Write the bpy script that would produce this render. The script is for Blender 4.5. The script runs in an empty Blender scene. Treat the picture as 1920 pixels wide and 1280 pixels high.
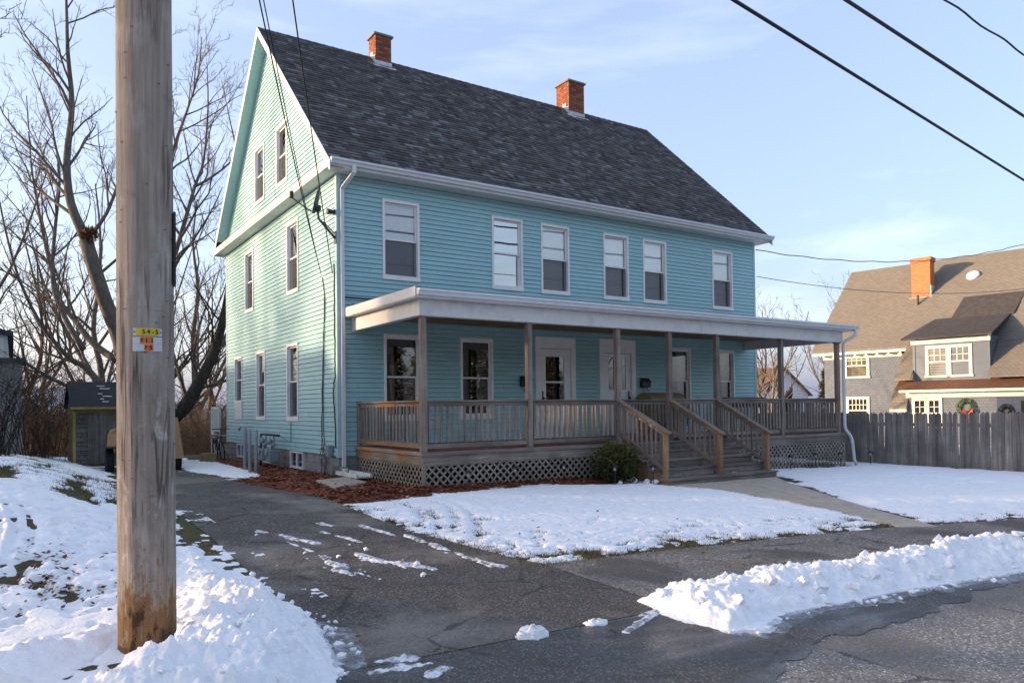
import bpy, math, random
import numpy as np
from mathutils import Vector, Matrix

random.seed(11)
RNG = np.random.default_rng(11)
scene = bpy.context.scene
COL = scene.collection
PI = math.pi

# ------------------------------------------------------------------ camera
cam_d = bpy.data.cameras.new('camera')
cam = bpy.data.objects.new('camera', cam_d)
COL.objects.link(cam)
scene.camera = cam
YAW, PITCH, ROLL = 0.585548, 0.0191332, -0.01164737
CAM = Vector((-5.5834, -14.9214, 0.9676))
fwd = Vector((math.sin(YAW) * math.cos(PITCH), math.cos(YAW) * math.cos(PITCH), math.sin(PITCH)))
rgt = Vector((math.cos(YAW), -math.sin(YAW), 0))
upv = rgt.cross(fwd)
r2 = rgt * math.cos(ROLL) + upv * math.sin(ROLL)
u2 = -rgt * math.sin(ROLL) + upv * math.cos(ROLL)
cam.matrix_world = Matrix(((r2.x, u2.x, -fwd.x, CAM.x), (r2.y, u2.y, -fwd.y, CAM.y),
                           (r2.z, u2.z, -fwd.z, CAM.z), (0, 0, 0, 1)))
cam_d.sensor_width = 36
cam_d.lens = 1407.83 / 1920 * 36
cam_d.shift_y = 96.37 / 1920
cam_d.clip_start = 0.1
cam_d.clip_end = 2000

# ------------------------------------------------------------------ sky and sun
SUN_AZ = math.radians(-57.0)      # from +Y towards +X
SUN_EL = math.radians(8.5)
world = bpy.data.worlds.new('World')
scene.world = world
world.use_nodes = True
wn = world.node_tree
sky_t = wn.nodes.new('ShaderNodeTexSky')
sky_t.sky_type = 'NISHITA'
sky_t.sun_disc = False
sky_t.sun_elevation = SUN_EL
sky_t.sun_rotation = SUN_AZ
sky_t.altitude = 0
sky_t.air_density = 1.0
sky_t.dust_density = 3.5
sky_t.ozone_density = 1.5
wbg = wn.nodes['Background']
wbg.inputs['Strength'].default_value = 0.15
# thin high cloud, the same all round the sky
wtc = wn.nodes.new('ShaderNodeTexCoord')
wsep = wn.nodes.new('ShaderNodeSeparateXYZ')
wn.links.new(wtc.outputs['Generated'], wsep.inputs[0])
wmap = wn.nodes.new('ShaderNodeMapping')
wmap.inputs['Scale'].default_value = (1.3, 1.9, 7.5)
wmap.inputs['Rotation'].default_value = (0.12, 0.05, 0.4)
wn.links.new(wtc.outputs['Generated'], wmap.inputs[0])
wno = wn.nodes.new('ShaderNodeTexNoise')
wno.inputs['Scale'].default_value = 1.15
wno.inputs['Detail'].default_value = 7
wno.inputs['Roughness'].default_value = 0.58
wno.inputs['Distortion'].default_value = 0.35
wn.links.new(wmap.outputs[0], wno.inputs['Vector'])
wrp = wn.nodes.new('ShaderNodeValToRGB')
wrp.color_ramp.elements[0].position = 0.53
wrp.color_ramp.elements[1].position = 0.78
wrp.color_ramp.elements[1].color = (0.5, 0.5, 0.5, 1)
wn.links.new(wno.outputs['Fac'], wrp.inputs[0])
wmix = wn.nodes.new('ShaderNodeMix')
wmix.data_type = 'RGBA'
wveil = wn.nodes.new('ShaderNodeMix')    # even milky veil of high haze over the whole sky
wveil.data_type = 'RGBA'
wveil.inputs[0].default_value = 0.46
wveil.inputs[7].default_value = (1.36, 1.58, 2.40, 1)
wn.links.new(sky_t.outputs[0], wveil.inputs[6])
wcl = wn.nodes.new('ShaderNodeMix')      # cloud colour: sky brightened towards white
wcl.data_type = 'RGBA'
wcl.blend_type = 'ADD'
wcl.inputs[0].default_value = 1.0
wcl.inputs[7].default_value = (1.3, 1.25, 1.3, 1)
wn.links.new(wveil.outputs[2], wcl.inputs[6])
wn.links.new(wrp.outputs[0], wmix.inputs[0])
wn.links.new(wveil.outputs[2], wmix.inputs[6])
wn.links.new(wcl.outputs[2], wmix.inputs[7])
wn.links.new(wmix.outputs[2], wbg.inputs['Color'])

sun_d = bpy.data.lights.new('sun', 'SUN')
sun_d.energy = 3.1
sun_d.angle = math.radians(2.0)
sun_d.color = (1.0, 0.70, 0.44)
sun = bpy.data.objects.new('sun', sun_d)
COL.objects.link(sun)
sdir = Vector((math.sin(SUN_AZ) * math.cos(SUN_EL), math.cos(SUN_AZ) * math.cos(SUN_EL), math.sin(SUN_EL)))
sun.rotation_euler = (-sdir).to_track_quat('-Z', 'Y').to_euler()
sun.location = (-20, 20, 30)

vs = scene.view_settings
vs.view_transform = 'Standard'
vs.look = 'None'
vs.exposure = 1.75
vs.gamma = 1.0
vs.use_curve_mapping = False
scene.cycles.max_bounces = 6
scene.cycles.transparent_max_bounces = 12

# ------------------------------------------------------------------ numeric helpers
def sst(a, b, x):
    t = np.clip((x - a) / (b - a), 0, 1)
    return t * t * (3 - 2 * t)

def base(x, y):
    x = np.asarray(x, float); y = np.asarray(y, float)
    xc = np.clip(x, -15, 32)
    ys = 0.025 * (1 - sst(4, 12, x))
    z = -.45 - .018 * xc + ys * np.minimum(0, np.clip(y, -17, 99) + 3.1) - .012 * np.clip(y, 0, 14)
    return z - .10 * np.clip(y - 14, 0, 40)

def bank(x, y):
    return .47 * sst(-9.5, -3, y) * (1 - .45 * sst(3, 10, y)) * sst(0.05, 2.3, -3.55 - x)

def G(x, y):
    return base(x, y) + bank(x, y)

def gz(x, y):
    return float(G(x, y))

def _hash(ix, iy, s):
    h = (ix.astype(np.int64) * 374761393 + iy.astype(np.int64) * 668265263 + s * 1274126177) & 0xffffffff
    h = ((h ^ (h >> 13)) * 1274126177) & 0xffffffff
    return ((h ^ (h >> 16)) & 0xffff) / 65535.0

def vnoise(x, y, s=0):
    ix = np.floor(x); iy = np.floor(y)
    fx = x - ix; fy = y - iy
    fx = fx * fx * fx * (fx * (fx * 6 - 15) + 10); fy = fy * fy * fy * (fy * (fy * 6 - 15) + 10)
    a = _hash(ix, iy, s); b = _hash(ix + 1, iy, s); c = _hash(ix, iy + 1, s); d = _hash(ix + 1, iy + 1, s)
    return (a * (1 - fx) + b * fx) * (1 - fy) + (c * (1 - fx) + d * fx) * fy

def fbm(x, y, s=0, o=4, g=.5):
    t = 0; a = 1; n = 0
    for i in range(o):
        t = t + a * vnoise(x, y, s + i * 17); n += a
        a *= g; x = x * 2.03 + 5.1; y = y * 2.03 - 3.7
    return t / n

def billow(x, y, s=0, o=4, g=.55):
    t = 0; a = 1; n = 0
    for i in range(o):
        t = t + a * np.sqrt(1 - np.abs(2 * vnoise(x, y, s + i * 31) - 1)); n += a
        a *= g; x = x * 2.1 + 1.7; y = y * 2.1 + 9.2
    return t / n

def cells(x, y, s=0):
    """distance to the nearest of jittered points: round lumps"""
    ix = np.floor(x); iy = np.floor(y)
    best = np.full(np.shape(x), 9.0)
    for dx in (-1, 0, 1):
        for dy in (-1, 0, 1):
            px = ix + dx + _hash(ix + dx, iy + dy, s); py = iy + dy + _hash(ix + dx, iy + dy, s + 7)
            best = np.minimum(best, (x - px) ** 2 + (y - py) ** 2)
    return np.sqrt(best)

def sdist(X, Y, poly):
    """signed distance to a polygon, positive inside"""
    d = np.full(X.shape, 1e9); inside = np.zeros(X.shape, bool)
    n = len(poly)
    for i in range(n):
        x1, y1 = poly[i]; x2, y2 = poly[(i + 1) % n]
        ex, ey = x2 - x1, y2 - y1
        t = np.clip(((X - x1) * ex + (Y - y1) * ey) / (ex * ex + ey * ey + 1e-12), 0, 1)
        d = np.minimum(d, (X - x1 - t * ex) ** 2 + (Y - y1 - t * ey) ** 2)
        c = ((y1 > Y) != (y2 > Y)) & (X < (x2 - x1) * (Y - y1) / ((y2 - y1) + 1e-12) + x1)
        inside ^= c
    d = np.sqrt(d)
    return np.where(inside, d, -d)

# ------------------------------------------------------------------ object helpers
OFF = {}

def tag(o, label=None, cat=None, group=None, kind=None):
    if label: o['label'] = label
    if cat: o['category'] = cat
    if group: o['group'] = group
    if kind: o['kind'] = kind
    return o

def thing(name, loc, label, cat, group=None, rz=0.0, local=False):
    o = bpy.data.objects.new(name, None)
    o.empty_display_size = 0.2
    COL.objects.link(o)
    o.location = loc
    o.rotation_euler = (0, 0, rz)
    OFF[o.name] = Vector((0, 0, 0)) if local else Vector(loc)
    return tag(o, label, cat, group)

def add(name, mesh, parent=None, loc=(0, 0, 0), rot=None):
    o = bpy.data.objects.new(name, mesh)
    COL.objects.link(o)
    o.location = loc
    if rot: o.rotation_euler = rot
    if parent is not None:
        o.parent = parent
        OFF[o.name] = OFF.get(parent.name, Vector((0, 0, 0)))
    return o

class MB:
    def __init__(self):
        self.v = []; self.f = []; self.r = []; self.m = []
        self.cr = 0.5; self.cm = 0
    def face(self, idx):
        self.f.append(tuple(idx)); self.r.append(self.cr); self.m.append(self.cm)
    def poly(self, pts):
        i = len(self.v)
        self.v.extend([tuple(p) for p in pts]); self.face(range(i, i + len(pts)))
    def hexa(self, c, skip=()):
        i = len(self.v)
        self.v.extend([tuple(p) for p in c])
        for k, q in enumerate(((3, 2, 1, 0), (4, 5, 6, 7), (0, 1, 5, 4), (1, 2, 6, 5), (2, 3, 7, 6), (3, 0, 4, 7))):
            if k not in skip: self.face([i + a for a in q])
    def box(self, x0, x1, y0, y1, z0, z1, skip=()):
        if x1 < x0: x0, x1 = x1, x0
        if y1 < y0: y0, y1 = y1, y0
        if z1 < z0: z0, z1 = z1, z0
        self.hexa([(x0, y0, z0), (x1, y0, z0), (x1, y1, z0), (x0, y1, z0),
                   (x0, y0, z1), (x1, y0, z1), (x1, y1, z1), (x0, y1, z1)], skip)
    def bar(self, p, q, w, h, up=(0, 0, 1)):
        """box from p to q, w wide, h high"""
        p = Vector(p); q = Vector(q); d = (q - p).normalized(); u = Vector(up)
        s = d.cross(u)
        if s.length < 1e-5: s = d.cross(Vector((1, 0, 0)))
        s.normalize(); u = s.cross(d)
        s = s * (w / 2); u = u * (h / 2)
        self.hexa([p - s - u, q - s - u, q + s - u, p + s - u, p - s + u, q - s + u, q + s + u, p + s + u])
    def tube(self, pts, rad, n=6, cap=True):
        pts = [Vector(p) for p in pts]
        if not hasattr(rad, '__len__'): rad = [rad] * len(pts)
        base_i = len(self.v)
        prev = None
        for k, p in enumerate(pts):
            if k == 0: d = pts[1] - p
            elif k == len(pts) - 1: d = p - pts[k - 1]
            else: d = pts[k + 1] - pts[k - 1]
            if d.length < 1e-9: d = Vector((0, 0, 1))
            d.normalize()
            if prev is None:
                a = d.cross(Vector((0.31, 0.77, 0.13)))
                if a.length < 1e-3: a = d.cross(Vector((1, 0, 0)))
            else:
                a = prev - d * prev.dot(d)
                if a.length < 1e-6: a = d.cross(Vector((0.3, 0.2, 0.9)))
            a.normalize(); prev = a
            b = d.cross(a)
            for j in range(n):
                t = 2 * PI * j / n
                self.v.append(tuple(p + (a * math.cos(t) + b * math.sin(t)) * rad[k]))
        for k in range(len(pts) - 1):
            for j in range(n):
                i0 = base_i + k * n + j; i1 = base_i + k * n + (j + 1) % n
                self.face((i0, i1, i1 + n, i0 + n))
        if cap and n > 3:
            self.face([base_i + j for j in range(n - 1, -1, -1)])
            e = base_i + (len(pts) - 1) * n
            self.face([e + j for j in range(n)])
    def lathe(self, c, prof, n=16, axis='z'):
        """prof: list of (radius, height)"""
        i0 = len(self.v)
        for r, h in prof:
            for j in range(n):
                t = 2 * PI * j / n
                a, b = r * math.cos(t), r * math.sin(t)
                if axis == 'z': self.v.append((c[0] + a, c[1] + b, c[2] + h))
                elif axis == 'x': self.v.append((c[0] + h, c[1] + a, c[2] + b))
                else: self.v.append((c[0] + a, c[1] + h, c[2] + b))
        for k in range(len(prof) - 1):
            for j in range(n):
                p, q = i0 + k * n + j, i0 + k * n + (j + 1) % n
                self.face((p, q, q + n, p + n))
        if prof[0][0] > 1e-4: self.face([i0 + j for j in range(n - 1, -1, -1)])
        if prof[-1][0] > 1e-4: self.face([i0 + (len(prof) - 1) * n + j for j in range(n)])
    def mesh(self, name, mats, off=Vector((0, 0, 0)), smooth=False):
        me = bpy.data.meshes.new(name)
        if off.length > 0:
            vv = [(a - off.x, b - off.y, c - off.z) for a, b, c in self.v]
        else: vv = self.v
        me.from_pydata(vv, [], self.f)
        if not isinstance(mats, (list, tuple)): mats = [mats]
        for m in mats: me.materials.append(m)
        if len(mats) > 1: me.polygons.foreach_set('material_index', self.m)
        at = me.attributes.new('rnd', 'FLOAT', 'FACE')
        at.data.foreach_set('value', self.r)
        if smooth: me.polygons.foreach_set('use_smooth', [True] * len(self.f))
        me.update()
        return me
    def build(self, name, mats, parent=None, smooth=False):
        off = OFF.get(parent.name, Vector((0, 0, 0))) if parent is not None else Vector((0, 0, 0))
        return add(name, self.mesh(name, mats, off, smooth), parent)

def bev(o, w=0.004, seg=1):
    m = o.modifiers.new('bevel', 'BEVEL'); m.width = w; m.segments = seg; m.limit_method = 'ANGLE'
    return o

# ------------------------------------------------------------------ material helpers
class Mat:
    def __init__(self, name, rough=0.7, spec=0.3):
        self.m = bpy.data.materials.new(name)
        self.m.use_nodes = True
        self.nt = self.m.node_tree
        self.b = self.nt.nodes['Principled BSDF']
        self.b.inputs['Roughness'].default_value = rough
        self.b.inputs['Specular IOR Level'].default_value = spec
        self.geo = None
    def n(self, t): return self.nt.nodes.new(t)
    def lk(self, a, b): self.nt.links.new(a, b)
    def setin(self, sock, v):
        if hasattr(v, 'is_output') or hasattr(v, 'links'): self.lk(v, sock)
        elif isinstance(v, (tuple, list)):
            sock.default_value = tuple(v) + ((1,) if len(v) == 3 and len(sock.default_value) == 4 else ())
        else: sock.default_value = v
    def pos(self, scale=(1, 1, 1)):
        if self.geo is None: self.geo = self.n('ShaderNodeNewGeometry')
        k = self.n('ShaderNodeVectorMath'); k.operation = 'MULTIPLY'
        self.lk(self.geo.outputs['Position'], k.inputs[0]); k.inputs[1].default_value = scale
        return k.outputs[0]
    def obj(self, scale=(1, 1, 1)):
        t = self.n('ShaderNodeTexCoord')
        k = self.n('ShaderNodeVectorMath'); k.operation = 'MULTIPLY'
        self.lk(t.outputs['Object'], k.inputs[0]); k.inputs[1].default_value = scale
        return k.outputs[0]
    def noise(self, vec, scale=5, detail=4, rough=.55, dist=0.0):
        k = self.n('ShaderNodeTexNoise'); self.lk(vec, k.inputs['Vector'])
        k.inputs['Scale'].default_value = scale; k.inputs['Detail'].default_value = detail
        k.inputs['Roughness'].default_value = rough; k.inputs['Distortion'].default_value = dist
        return k.outputs['Fac']
    def voro(self, vec, scale=5, out='Distance', feature='F1'):
        k = self.n('ShaderNodeTexVoronoi'); self.lk(vec, k.inputs['Vector'])
        k.feature = feature
        k.inputs['Scale'].default_value = scale
        return k.outputs[out]
    def ramp(self, fac, stops, interp='LINEAR'):
        k = self.n('ShaderNodeValToRGB'); self.lk(fac, k.inputs[0])
        cr = k.color_ramp; cr.interpolation = interp
        while len(cr.elements) < len(stops): cr.elements.new(0.5)
        for e, (p, c) in zip(cr.elements, stops):
            e.position = p
            if not isinstance(c, (tuple, list)): c = (c, c, c)
            e.color = tuple(c) + (1,)
        return k.outputs[0]
    def mix(self, fac, a, b, mode='MIX'):
        k = self.n('ShaderNodeMix'); k.data_type = 'RGBA'; k.blend_type = mode
        self.setin(k.inputs[0], fac); self.setin(k.inputs[6], a); self.setin(k.inputs[7], b)
        return k.outputs[2]
    def math(self, op, a, b=0.0, clamp=False):
        k = self.n('ShaderNodeMath'); k.operation = op; k.use_clamp = clamp
        self.setin(k.inputs[0], a); self.setin(k.inputs[1], b)
        return k.outputs[0]
    def attr(self, name='rnd'):
        k = self.n('ShaderNodeAttribute'); k.attribute_name = name
        return k.outputs['Fac']
    def orand(self):
        return self.n('ShaderNodeObjectInfo').outputs['Random']
    def bump(self, h, strength=.4, dist=.01):
        k = self.n('ShaderNodeBump'); k.inputs['Strength'].default_value = strength
        k.inputs['Distance'].default_value = dist
        self.lk(h, k.inputs['Height']); self.lk(k.outputs[0], self.b.inputs['Normal'])
    def color(self, c): self.setin(self.b.inputs['Base Color'], c); return self
    def rough(self, c): self.setin(self.b.inputs['Roughness'], c); return self

def m_plain(name, c, rough=.6, spec=.3, var=.12, scale=9, metal=0.0, bump=0.0):
    k = Mat(name, rough, spec)
    lo = tuple(x * (1 - var) for x in c); hi = tuple(min(1, x * (1 + var)) for x in c)
    n = k.noise(k.pos(), scale, 5, .6)
    k.color(k.ramp(n, [(.3, lo), (.7, hi)]))
    k.b.inputs['Metallic'].default_value = metal
    if bump: k.bump(n, bump, .006)
    return k.m

def m_wood(name, axis, dark, mid, light, var=.25, stain=None):
    k = Mat(name, .85, .15)
    sc = {'x': (1.2, 30, 30), 'y': (30, 1.2, 30), 'z': (30, 30, 1.2)}[axis]
    o = k.orand(); a = k.attr()
    r = k.math('ADD', k.math('MULTIPLY', o, .6), k.math('MULTIPLY', a, .4))
    add_v = k.n('ShaderNodeVectorMath'); add_v.operation = 'ADD'
    k.lk(k.pos(sc), add_v.inputs[0])
    cmb = k.n('ShaderNodeCombineXYZ')
    for i in range(3): k.lk(k.math('MULTIPLY', r, 37.0 + 11 * i), cmb.inputs[i])
    k.lk(cmb.outputs[0], add_v.inputs[1])
    g = k.noise(add_v.outputs[0], 1.0, 5, .65, .6)
    big = k.noise(k.pos(), 1.7, 4, .6)
    c = k.ramp(g, [(.25, dark), (.5, mid), (.75, light)])
    c = k.mix(k.ramp(big, [(.42, 0.0), (.68, .55)]), c, tuple(x * .45 for x in mid))
    if stain: c = k.mix(k.ramp(k.noise(k.pos(), .9, 3, .5), [(.5, 0.0), (.62, .8)]), c, stain)
    b = k.math('ADD', k.math('MULTIPLY', r, var * 2), 1 - var)
    c = k.mix(1.0, c, b, 'MULTIPLY')
    k.color(c)
    k.bump(g, .5, .004)
    return k.m

# ------------------------------------------------------------------ materials
def m_siding(name, c, var=.07):
    k = Mat(name, .45, .35)
    n1 = k.noise(k.pos((1, 1, 2.5)), .8, 5, .6)
    n2 = k.noise(k.pos((14, 14, 1.1)), 1.0, 4, .6)
    lo = tuple(x * (1 - var) for x in c); hi = tuple(x * (1 + var) for x in c)
    col = k.ramp(n1, [(.3, lo), (.7, hi)])
    col = k.mix(k.ramp(n2, [(.5, 0.0), (.8, .22)]), col, tuple(x * .8 + .04 for x in c))
    col = k.mix(k.ramp(k.orand(), [(0, 0.0), (1, .2)]), col, tuple(x * .78 for x in c))
    k.color(col)
    k.bump(k.noise(k.pos((1.5, 1.5, 30)), 6, 3), .15, .003)
    return k.m
M_SIDING = m_siding('teal_vinyl', (.305, .51, .53))
M_CORNER = m_plain('teal_corner_vinyl', (.33, .51, .53), .45, .35, .06)

def m_white(name, c=(.64, .64, .63), dirt=.35):
    k = Mat(name, .5, .35)
    d = k.noise(k.pos((3, 3, 3)), 1.3, 6, .65)
    d2 = k.noise(k.pos((9, 9, 1.2)), 1.0, 5, .6)
    col = k.mix(k.ramp(d, [(.5, 0.0), (.75, dirt)]), c, (.38, .36, .33))
    col = k.mix(k.ramp(d2, [(.58, 0.0), (.8, dirt * .7)]), col, (.42, .42, .42))
    k.color(col)
    return k.m
M_WHITE = m_white('white_trim')
M_WHITED = m_white('white_trim_worn', (.58, .575, .56), .6)
M_VINYL = m_plain('white_window_vinyl', (.74, .74, .74), .35, .4, .04)
M_CASING = m_white('white_window_casing', (.76, .76, .75), .25)
M_DOORW = m_white('white_door_paint', (.80, .80, .79), .2)
M_GUTTER = m_white('white_aluminium', (.60, .62, .64), .25)

def m_shingle(name, stops, pscale=1.0):
    k = Mat(name, .9, .2)
    c = k.ramp(k.attr(), stops)
    g = k.noise(k.pos(), 130 * pscale, 3, .7)
    c = k.mix(.55, c, k.ramp(g, [(.3, .35), (.7, 1.0)]), 'MULTIPLY')
    w = k.noise(k.pos(), .5, 4, .6)
    c = k.mix(k.ramp(w, [(.45, 0.0), (.7, .15)]), c, (.095, .088, .086))
    k.color(c); k.bump(g, .5, .004)
    return k.m
M_ROOF = m_shingle('charcoal_shingle', [(0, (.056, .052, .052)), (.45, (.096, .089, .087)), (.78, (.128, .119, .117)),
                                        (.92, (.165, .155, .153)), (1, (.24, .228, .225))])
M_ROOFDECK = m_plain('roof_deck', (.03, .03, .035), .9, .2)
M_RUBBER = m_plain('black_membrane', (.025, .025, .028), .5, .4, .3)

M_WV = m_wood('weathered_wood_upright', 'z', (.105, .080, .060), (.235, .192, .158), (.37, .318, .275), .32)
M_WX = m_wood('weathered_wood_along', 'x', (.095, .077, .06), (.215, .183, .153), (.35, .308, .265), .28)
M_WY = m_wood('weathered_wood_across', 'y', (.17, .14, .11), (.30, .25, .20), (.42, .36, .30), .25, (.30, .15, .055))
M_NEWWOOD = m_wood('newer_wood', 'z', (.19, .105, .055), (.30, .185, .105), (.40, .27, .17), .15)
M_RAILNEW = m_wood('newer_wood_rail', 'y', (.13, .10, .07), (.24, .185, .14), (.36, .29, .23), .2)
M_LATTICE = m_wood('lattice_wood', 'z', (.17, .145, .115), (.27, .235, .195), (.37, .33, .28), .2)
M_FENCE = m_wood('fence_wood', 'z', (.13, .112, .102), (.255, .225, .205), (.43, .385, .345), .42)
M_CEIL = m_wood('porch_ceiling_wood', 'x', (.20, .13, .065), (.28, .19, .10), (.34, .24, .14), .1)
M_DECKED = m_wood('deck_red_paint', 'x', (.15, .075, .05), (.22, .11, .08), (.26, .15, .11), .15)

def m_block():
    k = Mat('painted_block', .85, .2)
    n = k.noise(k.pos(), 22, 5, .65)
    c = k.ramp(n, [(.3, (.20, .20, .195)), (.7, (.30, .30, .295))])
    c = k.mix(k.ramp(k.orand(), [(0, 0.0), (1, .3)]), c, (.22, .215, .20))
    st = k.noise(k.pos((2, 2, 1)), 1.2, 5, .6)
    c = k.mix(k.ramp(st, [(.5, 0.0), (.7, .5)]), c, (.17, .155, .135))
    k.color(c); k.bump(n, .6, .006)
    return k.m
M_BLOCK = m_block()
M_MORTAR = m_plain('mortar', (.22, .215, .205), .9, .1, .2, 20)

def m_brick(name, a, b, c3):
    k = Mat(name, .85, .2)
    n = k.noise(k.pos(), 26, 5, .65)
    c = k.ramp(k.orand(), [(0, a), (.5, b), (1, c3)])
    c = k.mix(k.ramp(n, [(.4, 0.0), (.75, .6)]), c, tuple(x * .5 for x in b))
    k.color(c); k.bump(n, .5, .005)
    return k.m
M_BRICK = m_brick('red_brick', (.16, .058, .036), (.25, .088, .052), (.32, .13, .08))
M_CAPSTONE = m_plain('chimney_capstone', (.20, .18, .165), .9, .2, .25, 14)
M_LEAD = m_plain('lead_flashing', (.45, .47, .50), .5, .4, .2, 6)

def m_glass(name, refl=.12, tint=(1, 1, 1), rough=.0):
    m = bpy.data.materials.new(name); m.use_nodes = True; nt = m.node_tree
    nt.nodes.remove(nt.nodes['Principled BSDF'])
    out = nt.nodes['Material Output']
    tr = nt.nodes.new('ShaderNodeBsdfTransparent'); tr.inputs[0].default_value = tint + (1,)
    gl = nt.nodes.new('ShaderNodeBsdfGlossy'); gl.inputs['Roughness'].default_value = rough
    fr = nt.nodes.new('ShaderNodeFresnel'); fr.inputs[0].default_value = 1.5
    ad = nt.nodes.new('ShaderNodeMath'); ad.operation = 'ADD'; ad.use_clamp = True; ad.inputs[1].default_value = refl
    mx = nt.nodes.new('ShaderNodeMixShader')
    nt.links.new(fr.outputs[0], ad.inputs[0]); nt.links.new(ad.outputs[0], mx.inputs[0])
    nt.links.new(tr.outputs[0], mx.inputs[1]); nt.links.new(gl.outputs[0], mx.inputs[2])
    # old panes are never quite flat
    geo = nt.nodes.new('ShaderNodeNewGeometry'); no = nt.nodes.new('ShaderNodeTexNoise'); no.inputs['Scale'].default_value = 1.6
    no.inputs['Detail'].default_value = 1
    bp = nt.nodes.new('ShaderNodeBump'); bp.inputs['Strength'].default_value = .012; bp.inputs['Distance'].default_value = .05
    nt.links.new(geo.outputs['Position'], no.inputs['Vector']); nt.links.new(no.outputs['Fac'], bp.inputs['Height'])
    nt.links.new(bp.outputs[0], gl.inputs['Normal'])
    nt.links.new(mx.outputs[0], out.inputs['Surface'])
    return m
M_GLASS = m_glass('window_glass', .16)
M_GLASS_SKY = m_glass('coated_glass', .45)
M_GLASS_DK = m_glass('porch_glass', .12)
M_GLASS_UP = m_glass('upper_sash_glass', .22)

def m_screen():
    k = Mat('insect_screen', .8, .2)
    k.color((.06, .062, .07))
    nt = k.nt; tr = nt.nodes.new('ShaderNodeBsdfTransparent'); mx = nt.nodes.new('ShaderNodeMixShader')
    mx.inputs[0].default_value = .55
    out = nt.nodes['Material Output']
    nt.links.new(tr.outputs[0], mx.inputs[1]); nt.links.new(k.b.outputs[0], mx.inputs[2]); nt.links.new(mx.outputs[0], out.inputs['Surface'])
    return k.m
M_SCREEN = m_screen()
M_BLIND = m_plain('white_blind', (.80, .83, .87), .6, .3, .05)
M_SHADE = m_plain('roller_shade', (.86, .87, .88), .7, .2, .03)
M_CURTAIN = m_plain('grey_curtain', (.16, .15, .14), .9, .1, .2)
M_TAN = m_plain('tan_curtain', (.30, .26, .18), .9, .1, .2)
M_INSIDE = m_plain('painted_dark_room', (.014, .013, .012), .9, .1, .2)  # near-black put in for the unlit rooms behind the glass
M_BLACK = m_plain('black_metal', (.018, .018, .02), .45, .4, .2)
M_CABLE = m_plain('cable_black', (.012, .012, .014), .6, .3, .1)
M_CABLEG = m_plain('cable_grey', (.10, .10, .105), .6, .3, .1)
M_STEEL = m_plain('galvanised', (.26, .28, .30), .55, .4, .15, 12)
M_DISH = m_plain('dish_grey', (.10, .10, .105), .55, .35, .1)
M_METER = m_plain('meter_grey', (.20, .24, .26), .5, .35, .15)
M_CONC = m_plain('concrete', (.43, .37, .295), .9, .2, .15, 6, bump=.3)
M_SPLASH = m_plain('splash_block_white', (.60, .60, .58), .7, .2, .15, 9)

def m_asphalt(name, lo, hi, patch, wet=None, pscale=.55, patch_lo=.5, patch_hi=.6):
    k = Mat(name, .85, .3)
    big = k.noise(k.pos((1, 1, 0)), pscale, 5, .6, .4)
    fine = k.noise(k.pos(), 38, 5, .8)
    c = k.ramp(fine, [(.34, tuple(x * .55 for x in lo)), (.5, tuple((a + b) / 2 for a, b in zip(lo, hi))), (.66, tuple(x * 1.25 for x in hi))])
    sp = k.voro(k.pos(), 46)
    spc = k.voro(k.pos(), 46, 'Color')
    bw = k.n('ShaderNodeRGBToBW'); k.lk(spc, bw.inputs[0])
    speck = k.math('MULTIPLY', k.ramp(sp, [(.18, 1.0), (.42, 0.0)]), k.ramp(bw.outputs[0], [(.38, 0.0), (.72, 1.0)]))
    c = k.mix(k.math('MULTIPLY', speck, .85), c, tuple(min(1, x * 3.2) for x in hi))
    c = k.mix(k.ramp(big, [(patch_lo, 0.0), (patch_hi, .85)]), c, k.mix(k.ramp(fine, [(.25, 0.0), (.75, 1.0)]), tuple(x * .6 for x in patch), tuple(x * 1.3 for x in patch)))
    big2 = k.noise(k.pos((1.0, 1.0, 0)), 1.9, 5, .6)
    c = k.mix(k.ramp(big2, [(.45, 0.0), (.75, .5)]), c, tuple(x * .6 for x in lo))
    crk = k.voro(k.pos((1, 1, 0)), .55, 'Distance', 'DISTANCE_TO_EDGE')
    cn = k.math('ADD', crk, k.math('MULTIPLY', k.math('SUBTRACT', k.noise(k.pos(), 3.0, 5, .7), .5), .10))
    c = k.mix(k.ramp(cn, [(.0, .55), (.007, 0.0)]), c, (.012, .011, .010))
    k.color(c)
    k.bump(k.math('ADD', fine, k.math('MULTIPLY', k.ramp(sp, [(0, 1.0), (.6, 0.0)]), .7)), .7, .008)
    if wet:
        # (x, y, half length, half width) puddled strip: smoother and darker
        k.rough(k.ramp(k.noise(k.pos((.5, 1.6, 0)), 1.0, 3), [(.4, .4), (.6, .85)]))
    return k.m
M_DRIVE = m_asphalt('driveway_asphalt', (.060, .052, .046), (.126, .112, .099), (.25, .225, .192), pscale=.62, patch_lo=.49, patch_hi=.62)
M_WALKA = m_asphalt('sidewalk_asphalt', (.122, .108, .094), (.24, .216, .190), (.098, .089, .080), pscale=.6, patch_lo=.55, patch_hi=.63)
M_ROAD = m_asphalt('road_asphalt', (.165, .144, .126), (.34, .302, .266), (.195, .172, .152), pscale=.5)

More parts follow.
